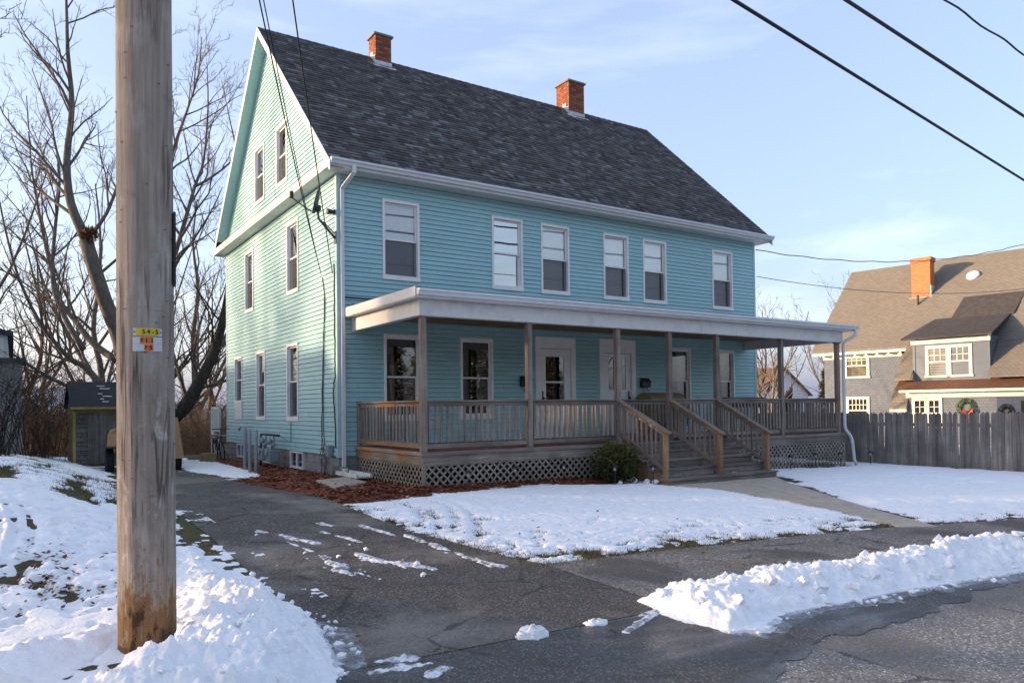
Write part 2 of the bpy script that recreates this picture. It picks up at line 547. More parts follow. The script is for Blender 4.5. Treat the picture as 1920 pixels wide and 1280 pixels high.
def m_wet():
    m = m_asphalt('damp_asphalt', (.050, .046, .043), (.102, .094, .087), (.084, .079, .075), pscale=.8)
    nt = m.node_tree; b = nt.nodes['Principled BSDF']
    geo = nt.nodes.new('ShaderNodeNewGeometry'); vm = nt.nodes.new('ShaderNodeVectorMath'); vm.operation = 'MULTIPLY'; vm.inputs[1].default_value = (.7, 2.0, 0)
    no = nt.nodes.new('ShaderNodeTexNoise'); no.inputs['Scale'].default_value = 1.1; no.inputs['Detail'].default_value = 5
    rp = nt.nodes.new('ShaderNodeValToRGB'); rp.color_ramp.elements[0].position = .46; rp.color_ramp.elements[0].color = (.75, .75, .75, 1)
    rp.color_ramp.elements[1].position = .60; rp.color_ramp.elements[1].color = (.26, .26, .26, 1)
    nt.links.new(geo.outputs['Position'], vm.inputs[0]); nt.links.new(vm.outputs[0], no.inputs['Vector']); nt.links.new(no.outputs['Fac'], rp.inputs[0]); nt.links.new(rp.outputs[0], b.inputs['Roughness'])
    b.inputs['Specular IOR Level'].default_value = .6
    return m
M_WET = m_wet()

def m_ground():
    k = Mat('bare_turf', .95, .1)
    n = k.noise(k.pos(), 9, 6, .7); b = k.noise(k.pos(), .7, 4, .6)
    c = k.ramp(n, [(.3, (.045, .032, .020)), (.55, (.11, .085, .05)), (.75, (.17, .145, .085))])
    c = k.mix(k.ramp(b, [(.45, 0.0), (.65, .6)]), c, (.07, .085, .03))
    k.color(c); k.bump(n, .8, .02)
    return k.m
M_GROUND = m_ground()

def m_snow(name, tint=(.92, .912, .905), dirt=.0, fine=60):
    k = Mat(name, .75, .25)
    n = k.noise(k.pos(), fine, 4, .65); b = k.noise(k.pos(), 3.2, 5, .65)
    c = k.ramp(b, [(.3, tuple(x * .94 for x in tint)), (.7, tint)])
    if dirt:
        d = k.noise(k.pos(), 7.5, 6, .75)
        c = k.mix(k.ramp(d, [(.60, 0.0), (.74, dirt)]), c, (.20, .175, .15))
    k.color(c)
    k.b.inputs['Subsurface Weight'].default_value = 0.0
    k.bump(k.math('ADD', n, k.math('MULTIPLY', k.noise(k.pos(), 17, 4, .6), 1.5)), .45, .012)
    return k.m
M_SNOW = m_snow('snow', dirt=.5)
M_SNOWP = m_snow('plowed_snow', (.92, .912, .905), .30, 70)
M_ICE = m_snow('thin_ice', (.62, .65, .70), .3, 30)
M_ICE.node_tree.nodes['Principled BSDF'].inputs['Roughness'].default_value = .35

def m_thin_snow(name, tint, lo=.40, hi=.56, rough=.45):
    m = m_snow(name, tint, .35, 45); nt = m.node_tree; b = nt.nodes['Principled BSDF']; b.inputs['Roughness'].default_value = rough
    geo = nt.nodes.new('ShaderNodeNewGeometry'); no = nt.nodes.new('ShaderNodeTexNoise'); no.inputs['Scale'].default_value = 11; no.inputs['Detail'].default_value = 6; no.inputs['Roughness'].default_value = .7
    rp = nt.nodes.new('ShaderNodeValToRGB'); rp.color_ramp.elements[0].position = lo; rp.color_ramp.elements[0].color = (.22, .22, .22, 1); rp.color_ramp.elements[1].position = hi
    nt.links.new(geo.outputs['Position'], no.inputs['Vector']); nt.links.new(no.outputs['Fac'], rp.inputs[0]); nt.links.new(rp.outputs[0], b.inputs['Alpha'])
    return m
M_THIN = m_thin_snow('scraped_thin_snow', (.84, .85, .87)); M_SLUSH = m_thin_snow('grey_slush', (.52, .54, .57), .45, .75, .3)

def m_pole():
    k = Mat('pole_wood', .85, .2)
    g = k.noise(k.pos((22, 22, .8)), 1.0, 6, .65, .5)
    gf = k.noise(k.pos((90, 90, 2.2)), 1.0, 4, .7, .3)
    big = k.noise(k.pos((3.0, 3.0, .9)), 1.5, 5, .62, .7)
    c = k.ramp(g, [(.25, (.18, .143, .115)), (.5, (.31, .258, .217)), (.75, (.44, .385, .335))])
    c = k.mix(k.ramp(big, [(.42, 0.0), (.62, .75)]), c, (.245, .205, .175))
    c = k.mix(k.ramp(k.noise(k.pos((3, 3, 1.4)), 1.1, 5, .6, .4), [(.52, 0.0), (.66, .6)]), c, (.48, .43, .385))
    c = k.mix(k.ramp(gf, [(.3, .35), (.45, 0.0)]), c, (.07, .055, .045))
    # rot and rust-brown wear towards the foot, broken up by noise
    sep = k.n('ShaderNodeSeparateXYZ'); k.lk(k.pos(), sep.inputs[0])
    zf = k.math('ADD', sep.outputs[2], k.math('MULTIPLY', k.math('SUBTRACT', k.noise(k.pos((9, 9, 3.2)), 1.0, 5, .7), .5), 2.0))
    c = k.mix(k.ramp(k.math('ADD', zf, .36), [(.14, .9), (.30, 0.0)]), c, (.19, .095, .035))
    c = k.mix(k.ramp(k.math('ADD', zf, .52), [(.02, .9), (.14, 0.0)]), c, (.045, .022, .012))
    bl = k.noise(k.pos((7, 7, 4.5)), 1.0, 6, .7, .8)
    c = k.mix(k.ramp(bl, [(.56, 0.0), (.70, .55)]), c, (.16, .13, .11))
    c = k.mix(k.ramp(k.noise(k.pos((6, 6, 2.6)), 1.3, 5, .65, .5), [(.60, 0.0), (.72, .7)]), c, (.60, .55, .51))
    wv = k.noise(k.pos((5, 5, 26)), 1.0, 3, .6, 1.2)         # fine cross checks
    c = k.mix(k.ramp(wv, [(.24, .6), (.31, 0.0)]), c, (.09, .07, .055))
    ck = k.noise(k.pos((11, 11, .55)), 1.0, 3, .5, .25)
    crack = k.ramp(k.math('ABSOLUTE', k.math('SUBTRACT', ck, .5)), [(.006, 1.0), (.018, 0.0)])
    crack = k.math('MULTIPLY', crack, k.ramp(k.noise(k.pos((3, 3, 1.2)), 1.0, 3), [(.46, 0.0), (.56, 1.0)]))
    c = k.mix(k.math('MULTIPLY', crack, .6), c, (.045, .035, .028))
    k.color(c)
    k.bump(k.math('SUBTRACT', k.math('ADD', g, k.math('MULTIPLY', gf, .8)), k.math('MULTIPLY', crack, 2.0)), .8, .012)
    return k.m
M_POLE = m_pole()

def m_bark(name, a, b):
    k = Mat(name, .95, .1)
    n = k.noise(k.pos((6, 6, 1.5)), 2.0, 5, .7)
    k.color(k.ramp(n, [(.3, a), (.7, b)])); k.bump(n, .8, .03)
    return k.m
M_BARK = m_bark('grey_bark', (.075, .064, .055), (.175, .155, .138))
M_BARKD = m_bark('dark_bark', (.022, .018, .016), (.075, .062, .055))
M_TWIG = m_bark('brown_twig', (.055, .040, .030), (.125, .092, .070))
M_BARKL = m_bark('pale_bark', (.14, .10, .07), (.26, .20, .15))  # the young tree's own pale bark

def m_leaf(name, a, b):
    k = Mat(name, .7, .25)
    k.color(k.ramp(k.attr(), [(0, a), (1, b)]))
    return k.m
M_YEW = m_leaf('yew_leaf', (.014, .020, .007), (.15, .135, .045))
M_FIR = m_leaf('conifer_needles', (.018, .026, .012), (.095, .090, .035))
M_DEADLEAF = m_leaf('dead_leaf', (.07, .030, .012), (.22, .11, .045))
M_MULCH = m_leaf('mulch_chip', (.08, .022, .012), (.42, .165, .09))
M_MULCHB = m_plain('mulch_bed', (.17, .055, .030), .95, .1, .45, 28, bump=.8)
M_GRASS = m_leaf('winter_grass', (.055, .060, .018), (.19, .155, .075))
print('materials ok')

# ================================================================== GROUND, ROAD, SNOW
def grid_mesh(name, xs, ys, zf, mat):
    X, Y = np.meshgrid(xs, ys)
    Z = zf(X, Y)
    return np_mesh(name, X, Y, Z, None, mat)

def np_mesh(name, X, Y, Z, keep, mat, smooth=True, origin=None):
    ny, nx = X.shape
    idx = np.arange(nx * ny).reshape(ny, nx)
    q = np.stack([idx[:-1, :-1], idx[:-1, 1:], idx[1:, 1:], idx[1:, :-1]], -1).reshape(-1, 4)
    if keep is not None: q = q[keep.reshape(-1)]
    used = np.unique(q)
    remap = np.zeros(nx * ny, np.int64); remap[used] = np.arange(len(used))
    q = remap[q]
    co = np.stack([X.ravel()[used], Y.ravel()[used], Z.ravel()[used]], -1)
    if origin is not None: co = co - np.array(origin)
    me = bpy.data.meshes.new(name)
    me.vertices.add(len(co)); me.vertices.foreach_set('co', co.astype(np.float32).ravel())
    me.loops.add(len(q) * 4); me.loops.foreach_set('vertex_index', q.astype(np.int32).ravel())
    me.polygons.add(len(q)); me.polygons.foreach_set('loop_start', (np.arange(len(q)) * 4).astype(np.int32))
    me.polygons.foreach_set('loop_total', np.full(len(q), 4, np.int32))
    if smooth: me.polygons.foreach_set('use_smooth', np.ones(len(q), bool))
    me.materials.append(mat)
    me.update(calc_edges=True)
    return me

xs = np.concatenate([np.linspace(-500, -30, 18), np.arange(-28, 34, .25), np.linspace(35, 500, 18)])
ys = np.concatenate([np.linspace(-300, -26, 14), np.arange(-25, 30, .25), np.linspace(31, 600, 24)])
ground = add('ground', grid_mesh('ground', xs, ys, G, M_GROUND))
tag(ground, kind='structure')

def strip(name, left, right, rows, cols, dz, mat, zf=base):
    def resample(p, n):
        p = np.array(p, float); s = np.concatenate([[0], np.cumsum(np.hypot(*np.diff(p, axis=0).T))])
        t = np.linspace(0, s[-1], n)
        return np.stack([np.interp(t, s, p[:, 0]), np.interp(t, s, p[:, 1])], -1)
    a = resample(left, rows); b = resample(right, rows)
    w = np.linspace(0, 1, cols)[None, :, None]
    P = a[:, None, :] * (1 - w) + b[:, None, :] * w
    X, Y = P[..., 0], P[..., 1]
    return add(name, np_mesh(name, X, Y, zf(X, Y) + dz, None, mat))

road_edge_x = [-70, -4.0, -1.6, 0, 2.5, 4.6, 10, 30, 70]
road_edge_y = [-10.7, -10.7, -10.7, -10.75, -11.05, -11.3, -12.3, -16.5, -25]
rx = np.linspace(-70, 70, 300)
ry = np.interp(rx, road_edge_x, road_edge_y)
r_near = [(x, y - 8.2) for x, y in zip(rx, ry)]; r_edge = list(zip(rx, ry))
road = strip('road', r_edge, r_near, 400, 30, .008, M_ROAD); tag(road, kind='structure')
drive_l = [(-3.95, -10.71), (-3.85, -9), (-3.75, -6), (-3.72, 0), (-3.75, 4.5), (-4.4, 7.6)]
drive_r = [(-.75, -10.71), (-1.2, -9.15), (-1.36, -8.7), (-1.55, -7.3), (-1.62, -6), (-1.55, -4.3), (-1.5, -3.4), (-1.75, -1.9), (-2.0, 0), (-2.15, 3.9), (-1.6, 7.6)]
drv = strip('driveway', drive_l, drive_r, 140, 24, .014, M_DRIVE); tag(drv, kind='structure')
lx = np.array([-1.3, .6, 2.3, 4.2, 6.2, 10, 30, 70]); ly = np.array([-8.98, -9.1, -9.22, -9.45, -10.0, -10.8, -15, -23.5])
sxs = np.linspace(-1.3, 70, 260)
swk = strip('sidewalk', list(zip(sxs, np.interp(sxs, lx, ly))), list(zip(sxs, np.interp(sxs, road_edge_x, road_edge_y) - .01)), 260, 8, .018, M_WALKA)
tag(swk, kind='structure')

# wet run-off along the foot of the plowed bank
wet_a = [(-7.0, -10.72), (-3.0, -10.72), (-2.4, -10.72), (-1.6, -10.74), (-1.2, -10.9), (-.4, -11.0), (.8, -11.2), (2.5, -11.42), (6, -12.0)]
wet_b = [(-7.0, -13.6), (-3.4, -12.9), (-2.6, -12.35), (-1.95, -12.05), (-.95, -11.80), (-.6, -11.84), (.3, -11.72), (2.1, -11.74), (6, -12.2)]
def jag(p, s, amp):
    out = []
    for i in range(len(p) - 1):
        for t in np.linspace(0, 1, 14)[:-1]:
            x = p[i][0] * (1 - t) + p[i + 1][0] * t; y = p[i][1] * (1 - t) + p[i + 1][1] * t
            out.append((x, y + amp * (float(fbm(np.array(x * 3.1), np.array(y * 3), s)) - .5)))
    return out
wet = strip('wet_patch', jag(wet_a, 3, .06), jag(wet_b, 5, .45), 200, 14, .013, M_WET)
tag(wet, kind='structure')

# concrete front walk, slab by slab
walk = thing('front_walk', (5.5, -7, gz(5.5, -7)), None, None)
tag(walk, kind='structure')
wl = np.array([(4.85, -4.62), (5.2, -5.4), (5.0, -7.0), (4.55, -8.4), (4.15, -9.5)])
wr = np.array([(8.02, -4.62), (7.25, -5.5), (6.1, -7.2), (5.3, -8.5), (4.62, -9.72)])
for i in range(4):
    for part in range(2 if i < 2 else 1):
        k = 2 if i < 2 else 1
        a0 = wl[i] + (wr[i] - wl[i]) * part / k; a1 = wl[i] + (wr[i] - wl[i]) * (part + 1) / k
        b0 = wl[i + 1] + (wr[i + 1] - wl[i + 1]) * part / k; b1 = wl[i + 1] + (wr[i + 1] - wl[i + 1]) * (part + 1) / k
        c = (a0 + a1 + b0 + b1) / 4
        cs = [p + (c - p) * .012 for p in (b0, b1, a1, a0)]
        m = MB()
        dz = .026 + .006 * ((i * 3 + part) % 3)
        m.hexa([(p[0], p[1], gz(*p) - .1) for p in cs] + [(p[0], p[1], gz(*p) + dz) for p in cs])
        bev(m.build('paving_slab', M_CONC, walk), .012, 2)

# ---- mulch bed
MULCH = [(-2.05, 0.2), (-1.8, -1.9), (-1.55, -3.4), (-1.5, -4.2), (-.86, -3.95), (.3, -3.62), (1.5, -3.4), (2.8, -3.3), (4.0, -3.75), (4.7, -3.8),
         (4.75, -3.0), (.3, -3.0), (.3, -.0), (0, 0), (0.1, 9.7), (-.6, 9.3), (-.8, 5), (-1.0, 2.6), (-1.4, .9)]
def snow_field(name, label, x0, x1, y0, y1, res, tf, mat, kind='stuff', zf=G, lim=-.006):
    xs = np.arange(x0, x1 + res, res); ys = np.arange(y0, y1 + res, res)
    X, Y = np.meshgrid(xs, ys)
    T = tf(X, Y)
    T = np.maximum(T, -.03)
    mx = np.maximum(np.maximum(T[:-1, :-1], T[1:, :-1]), np.maximum(T[:-1, 1:], T[1:, 1:]))
    o = add(name, np_mesh(name, X, Y, zf(X, Y) + .012 + T, mx > lim, mat))
    return tag(o, label, None, None, kind)
def mulch_t(X, Y):
    d = sdist(X, Y, MULCH) + .16 * (fbm(X * 3, Y * 3, 3) - .5)
    return .045 * sst(0, .15, d) - .008 + .03 * (fbm(X * 14, Y * 14, 5, 3) - .5)
snow_field('mulch_bed', 'red brown bark mulch bed along the blue house and porch', -2.3, 4.9, -4.5, 9.8, .04, mulch_t, M_MULCHB)
m = MB()
for i in range(9000):
    x = random.uniform(-2.2, 4.8); y = random.uniform(-4.4, 6) if random.random() < .8 else random.uniform(-4.3, -3)
    d = float(sdist(np.array([[x]]), np.array([[y]]), MULCH)[0, 0])
    if d < -.06 or (d < .0 and random.random() < .6): continue
    z = float(base(x, y)) + .012 + .045 * min(1, max(0, d) / .15) + random.uniform(0, .02)
    a = random.uniform(0, PI); l = random.uniform(.02, .06); w = random.uniform(.008, .02); t = random.uniform(-.35, .35)
    m.cr = random.random() ** 1.3
    dx, dy = math.cos(a) * l, math.sin(a) * l
    ex, ey = -math.sin(a) * w, math.cos(a) * w
    m.poly([(x - dx - ex, y - dy - ey, z - t * l), (x + dx - ex, y + dy - ey, z + t * l), (x + dx * .9 + ex, y + dy * .9 + ey, z + t * l + .012), (x - dx + ex, y - dy + ey, z - t * l + .012)])
tag(m.build('mulch_chips', M_MULCH), 'loose red brown mulch chips beside the house', None, None, 'stuff')

# ---- snow on the front lawn
LAWN_A = [(-1.5, -4.15), (-1.72, -5.2), (-1.75, -6.2), (-1.7, -7.3), (-1.53, -8.15), (-1.48, -8.75), (-1.28, -8.98), (-.6, -9.02), (.6, -9.1), (2.3, -9.22), (4.2, -9.45),
          (4.75, -8.4), (5.1, -7.0), (5.25, -5.4), (4.85, -4.75), (4.8, -4.1), (3.9, -3.85), (2.8, -3.42), (1.5, -3.5), (.4, -3.75), (-.8, -4.1)]
ARCS = [[(-1.28, -7.66), (-.79, -6.91), (-.25, -5.78), (.01, -5.03), (.02, -4.57)], [(-1.41, -6.54), (-1.09, -6.02), (-.81, -5.21), (-.74, -4.53)],
        [(-1.4, -7.04), (-1.02, -6.29), (-.66, -5.35)], [(-1.23, -7.05), (-.71, -6.22), (-.23, -5.09), (-.23, -4.58)]]
def pdist(X, Y, line):
    d = np.full(X.shape, 1e9)
    for (x1, y1), (x2, y2) in zip(line[:-1], line[1:]):
        ex, ey = x2 - x1, y2 - y1
        t = np.clip(((X - x1) * ex + (Y - y1) * ey) / (ex * ex + ey * ey), 0, 1)
        d = np.minimum(d, np.hypot(X - x1 - t * ex, Y - y1 - t * ey))
    return d
def lawn_t(X, Y):
    d = sdist(X, Y, LAWN_A) + .22 * (fbm(X * 2.2, Y * 2.2, 8) - .5) + .10 * (fbm(X * 9, Y * 9, 9) - .5)
    T = .036 * sst(-.02, .40, d) - .006 + .022 * (fbm(X * 1.1, Y * 1.1, 21) - .5) + .007 * (fbm(X * 7, Y * 7, 23) - .5)
    front = sst(1.9, .15, np.minimum(Y + 9.15 + .09 * (X + 1.3), 9)) ; leftm = sst(1.6, .1, X + 1.75)
    pt = fbm(X * 2.0, Y * 4.2, 31, 5, .6)
    T = T - .042 * sst(.55, .75, pt) * np.maximum(front, .75 * leftm) - .026 * sst(.63, .78, fbm(X * 2.6, Y * 3.6, 37, 4)) 
    T = T - .034 * sst(.56, .70, fbm(X * 8, Y * 15, 33, 4, .6)) * (.4 + .6 * np.maximum(front, leftm)) - .030 * sst(.50, .66, fbm(X * 3.2, Y * 7.5, 34, 5, .62)) * front
    for i, a in enumerate(ARCS): T = T - (.026 if i != 0 else .034) * np.exp(-(pdist(X, Y, a) / (.075)) ** 2) * (.55 + .8 * (fbm(X * 5, Y * 5, 41) - .2))
    return T
snow_field('lawn_snow', 'thin snow cover on the lawn left of the front walk', -2.1, 5.5, -9.6, -3.2, .026, lawn_t, M_SNOW)
LAWN_B = [(5.9, -7.7), (6.6, -6.6), (7.3, -5.6), (8.15, -4.85), (8.25, -3.45), (10, -3.4), (12.9, -3.3), (13.3, -3.0), (13.6, 3), (14.15, 3), (14.15, -14), (9, -11), (6.2, -9.9), (4.72, -9.62), (5.35, -8.5)]
def lawnb_t(X, Y):
    d = sdist(X, Y, LAWN_B) + .26 * (fbm(X * 1.6, Y * 1.6, 58) - .5) + .10 * (fbm(X * 7, Y * 7, 59) - .5)
    T = .042 * sst(-.02, .45, d) - .007 + .026 * (fbm(X * .9, Y * .9, 61) - .5) + .008 * (fbm(X * 6, Y * 6, 63) - .5)
    front = sst(1.3, .1, Y + np.interp(X, lx, -ly))
    return T - .05 * sst(.50, .68, fbm(X * 1.8, Y * 4, 67, 5, .6)) * front - .034 * sst(.58, .72, fbm(X * 6, Y * 12, 68, 4, .6)) * (.3 + .7 * front) - .03 * sst(.62, .76, fbm(X * 2.2, Y * 3.0, 69, 4))
snow_field('lawn_snow', 'thin snow cover on the lawn between front walk and fence', 4.5, 14.2, -12, 0, .045, lawnb_t, M_SNOW)

# ---- snow on the left-hand yard
YARD = [(-3.9, 12), (-3.78, 3.9), (-4.0, 1), (-4.15, -1.5), (-3.7, -3.9), (-3.9, -5.6), (-3.95, -7.2), (-3.88, -8.3), (-3.75, -9.0), (-3.85, -10.2), (-4.3, -10.7),
        (-4.85, -10.2), (-5.05, -9.95), (-5.3, -9.85), (-5.4, -10.15), (-5.6, -10.4), (-14, -10.4), (-14, 12)]
TRK = [(-5.72, -7.9), (-5.68, -7.44), (-5.61, -6.91), (-5.56, -6.2), (-5.60, -5.44), (-5.75, -4.6)]
def yard_t(X, Y):
    d = sdist(X, Y, YARD) + .22 * (fbm(X * 2.5, Y * 2.5, 71) - .5) + .10 * (fbm(X * 11, Y * 11, 72) - .5)
    T = .05 * sst(-.03, .5, d) - .006 + .04 * (fbm(X * 1.2, Y * 1.2, 73) - .5) + .011 * (fbm(X * 8, Y * 8, 75) - .5)
    sl = np.exp(-((X + 4.65 + .12 * (Y + 3)) / .55) ** 2) * sst(-5.2, -3.4, Y)
    T = T - .13 * sst(.40, .56, fbm(X * 3.0 + Y * .8, Y * 2.2, 77, 5, .6)) * sl
    lf = np.exp(-((X + 5.45) / .5) ** 2 - ((Y + 7.7) / .8) ** 2)
    T = T - .10 * sst(.5, .66, fbm(X * 5, Y * 4, 79, 4, .6)) * lf
    T = T - .10 * np.exp(-((X + 5.75) / .22) ** 2 - ((Y + 1.9) / 1.1) ** 2) - .045 * sst(.56, .72, fbm(X * 3, Y * 3, 81, 4)) - .04 * sst(.58, .72, fbm(X * 9, Y * 9, 83, 4, .6))
    for o in (-.14, 0, .14):
        T = T - .03 * np.exp(-((pdist(X + o, Y, TRK)) / .04) ** 2)
    T = T + .02 * np.exp(-((pdist(X + .07, Y, TRK)) / .03) ** 2)
    return T
snow_field('yard_snow', 'patchy snow on the left-hand bank behind the utility pole', -8.5, -3.5, -10.6, 9, .028, yard_t, M_SNOW)

# ---- plowed heaps
def heap_t(poly, H, seed, sc=1.0, edge=.42, rough=1.0):
    def f(X, Y):
        d = sdist(X, Y, poly) + .10 * (fbm(X * 4, Y * 4, seed) - .5) + .05 * (fbm(X * 15, Y * 15, seed + 1) - .5)
        prof = sst(0, edge, d)
        lump = billow(X * 2.4 * sc, Y * 2.4 * sc, seed + 3, 5, .55)
        c1 = 1 - np.clip(cells(X * 5.0 * sc + .5 * fbm(X * 6, Y * 6, seed + 40), Y * 5.0 * sc, seed + 5), 0, 1)
        c2 = 1 - np.clip(cells(X * 12 * sc, Y * 12 * sc, seed + 9), 0, 1)
        c3 = 1 - np.clip(cells(X * 30 * sc, Y * 30 * sc, seed + 13), 0, 1)
        prof = prof * (.62 + .75 * fbm(X * 1.1, Y * 1.1, seed + 60, 3))
        T = H * prof * (.25 + .75 * lump) + rough * (.11 * np.maximum(0, c1 - .25) + .060 * np.maximum(0, c2 - .2) + .022 * c3) * sst(0, .12, d) * (.45 + .55 * prof)
        return np.where(d > -.02, T + .006 - .02 * sst(.02, -.02, d), -.03)
    return f
BANK = [(-1.42, -10.42), (-1.2, -10.4), (-.75, -10.38), (.2, -10.42), (1.7, -10.6), (3.3, -10.75), (4.6, -10.95), (9, -11.8), (9, -12.5), (4, -11.75), (2.6, -11.55), (.8, -11.38), (-.4, -11.28), (-.85, -11.3), (-1.2, -11.42), (-1.45, -11.38), (-1.5, -11.0)]
snow_field('plowed_snow_bank', 'long white plowed snow bank between sidewalk and road', -1.7, 9.1, -12.6, -10.1, .016, heap_t(BANK, .17, 91, edge=.42), M_SNOWP)
WEDGE = [(-1.62, -10.75), (-1.3, -10.6), (-.7, -11.0), (-.75, -11.38), (-1.15, -11.55), (-1.35, -11.52), (-1.55, -11.1)]
snow_field('ice_apron', 'flattened grey icy snow at the near end of the plowed bank', -1.8, -.4, -11.8, -10.4, .02,
           lambda X, Y: .03 * sst(0, .2, sdist(X, Y, WEDGE) + .09 * (fbm(X * 6, Y * 6, 5) - .5)) + .01 * (fbm(X * 20, Y * 20, 6) - .5) - .006, M_SNOWP)
PILE = [(-5.5, -11.2), (-5.42, -10.3), (-5.2, -10.2), (-5.05, -9.98), (-4.95, -9.75), (-4.72, -9.55), (-4.75, -8.9), (-4.5, -7.9), (-4.2, -6.6), (-4.0, -6.5), (-4.02, -7.4), (-3.95, -8.4),
        (-3.85, -9.1), (-3.80, -9.7), (-3.88, -10.25), (-4.0, -10.7), (-4.15, -11.0), (-4.6, -11.4)]
def pile_t(X, Y):
    H = heap_t(PILE, .22, 131, 1.15, .45, 1.0)(X, Y)
    k = .45 + .55 * sst(-8.2, -9.6, Y)
    k = k * (1 - .55 * np.exp(-((X + 4.95) / .25) ** 2 - ((Y + 10.0) / .3) ** 2))
    return np.where(H > 0, H * k, H)
snow_field('plowed_snow_heap', 'lumpy plowed snow heap at the foot of the utility pole', -5.7, -3.6, -11.5, -6.3, .0125, pile_t, M_SNOWP)
LUMP = [(-5.95, -10.0), (-5.62, -9.8), (-5.52, -9.95), (-5.5, -10.3), (-5.9, -10.5)]
snow_field('plowed_snow_heap', 'small rounded snow lump at the lower left edge of the photo', -6.0, -5.4, -10.6, -9.7, .014, heap_t(LUMP, .12, 151, 1.2, .2, .5), M_SNOWP)
RIDGE = [(-9, -9.7), (-5.9, -9.45), (-5.3, -9.25), (-4.9, -9.05), (-4.9, -9.6), (-5.25, -9.75), (-5.6, -9.95), (-9, -10.2)]
snow_field('plowed_snow_heap', 'low ridge of old plowed snow left of the utility pole', -7.0, -4.8, -10.3, -8.9, .018, heap_t(RIDGE, .07, 161, 1.2, .3, .5), M_SNOWP)
ICE = [(-3.95, -9.5), (-3.78, -9.62), (-3.62, -9.95), (-3.66, -10.3), (-3.8, -10.72), (-4.1, -10.8), (-4.0, -10)]
snow_field('ice_apron', 'flat grey ice sheet on the driveway beside the snow heap', -4.2, -3.5, -10.9, -9.4, .016,
           lambda X, Y: .022 * sst(0, .1, sdist(X, Y, ICE) + .06 * (fbm(X * 7, Y * 7, 15) - .5)) + .008 * (fbm(X * 22, Y * 22, 16) - .5) - .005, M_SLUSH)
# the rest of the neighbourhood lies under the same thin snow
def far_snow_t(seed, c=.5):
    return lambda X, Y: .05 - .09 * sst(c, c + .18, fbm(X * .5, Y * .5, seed, 5, .6))
snow_field('far_lawn_snow', 'snow covered lawns across the street', -70, 70, -75, -18, .6, lambda X, Y: np.where(Y < np.interp(X, road_edge_x, road_edge_y) - 8.6, far_snow_t(401, .6)(X, Y), -.03), M_SNOW)
snow_field('far_lawn_snow', 'snow cover on the next lot beyond the left edge', -40, -8.4, -10.2, 14, .3, far_snow_t(403, .6), M_SNOW)
snow_field('far_lawn_snow', 'snow cover on the lot beyond the fence', 14.3, 60, -9, 40, .5, far_snow_t(405, .58), M_SNOW)
# strip of snow between driveway and side mulch, snow by the shed
SIDE = [(-1.4, 9.6), (-.75, 7.5), (-.95, 3.1), (-1.15, 1.2), (-1.35, .3), (-1.75, 1.2), (-2.2, 3.9), (-2.1, 6), (-1.6, 9)]
snow_field('side_snow', 'strip of crusty snow between driveway and side mulch bed', -2.4, -.5, .1, 10, .035,
           lambda X, Y: .05 * sst(-.02, .2, sdist(X, Y, SIDE) + .3 * (fbm(X * 4, Y * 4, 19) - .5)) - .012 + .05 * (fbm(X * 6, Y * 6, 20) - .5), M_SNOW)
SHSN = [(-4.5, 6.9), (-2.2, 6.7), (-1.2, 8), (-.9, 12), (-2, 14), (-4.6, 12), (-4.5, 7), (-4.3, 5.2), (-3.7, 5.4)]
snow_field('shed_snow', 'snow left lying in front of the old shed', -4.7, -.6, 4.8, 14, .06,
           lambda X, Y: .05 * sst(-.02, .3, sdist(X, Y, SHSN) + .25 * (fbm(X * 3, Y * 3, 25) - .5)) - .008, M_SNOW)
# packed streaks scraped along the driveway
STREAK = [((-3.16, -5.9), (-2.86, -6.95), .05), ((-3.1, -7.65), (-2.93, -8.75), .085), ((-3.2, -8.0), (-3.08, -8.4), .05), ((-2.7, -7.75), (-2.42, -8.6), .075), ((-2.42, -8.35), (-2.3, -8.65), .05),
          ((-1.82, -7.0), (-1.73, -8.85), .065), ((-2.38, -5.7), (-2.33, -5.95), .05), ((-2.55, -6.3), (-2.4, -7.1), .035), ((-2.0, -6.1), (-1.9, -7.0), .035),
          ((-3.88, -10.62), (-3.42, -10.74), .05), ((-3.86, -10.80), (-3.5, -10.84), .05), ((-3.62, -11.02), (-3.46, -10.97), .035), ((-3.1, -6.6), (-3.05, -7.3), .03), ((-1.66, -10.72), (-1.3, -10.66), .02), ((-2.05, -10.98), (-1.55, -10.75), .02)]
def streak_t(X, Y):
    T = np.full(X.shape, -.03)
    for i, (a, b, w) in enumerate(STREAK):
        d = pdist(X, Y, [a, b])
        mk = d < w + .25
        n = fbm(X * 9, Y * 3.5, 200 + i) - .5; n2 = fbm(X * 30, Y * 24, 210 + i) - .5
        T = np.where(mk, np.maximum(T, (w * (.58 + 3.4 * n + 1.4 * n2) - d) * .35), T)
    return np.minimum(T, .014 + .012 * (fbm(X * 25, Y * 25, 222) - .5))
snow_field('driveway_snow_streaks', 'scraped streaks of packed snow on the driveway', -4.0, -1.2, -11.2, -5.5, .014, streak_t, M_THIN, zf=lambda x, y: base(x, y) + .004)

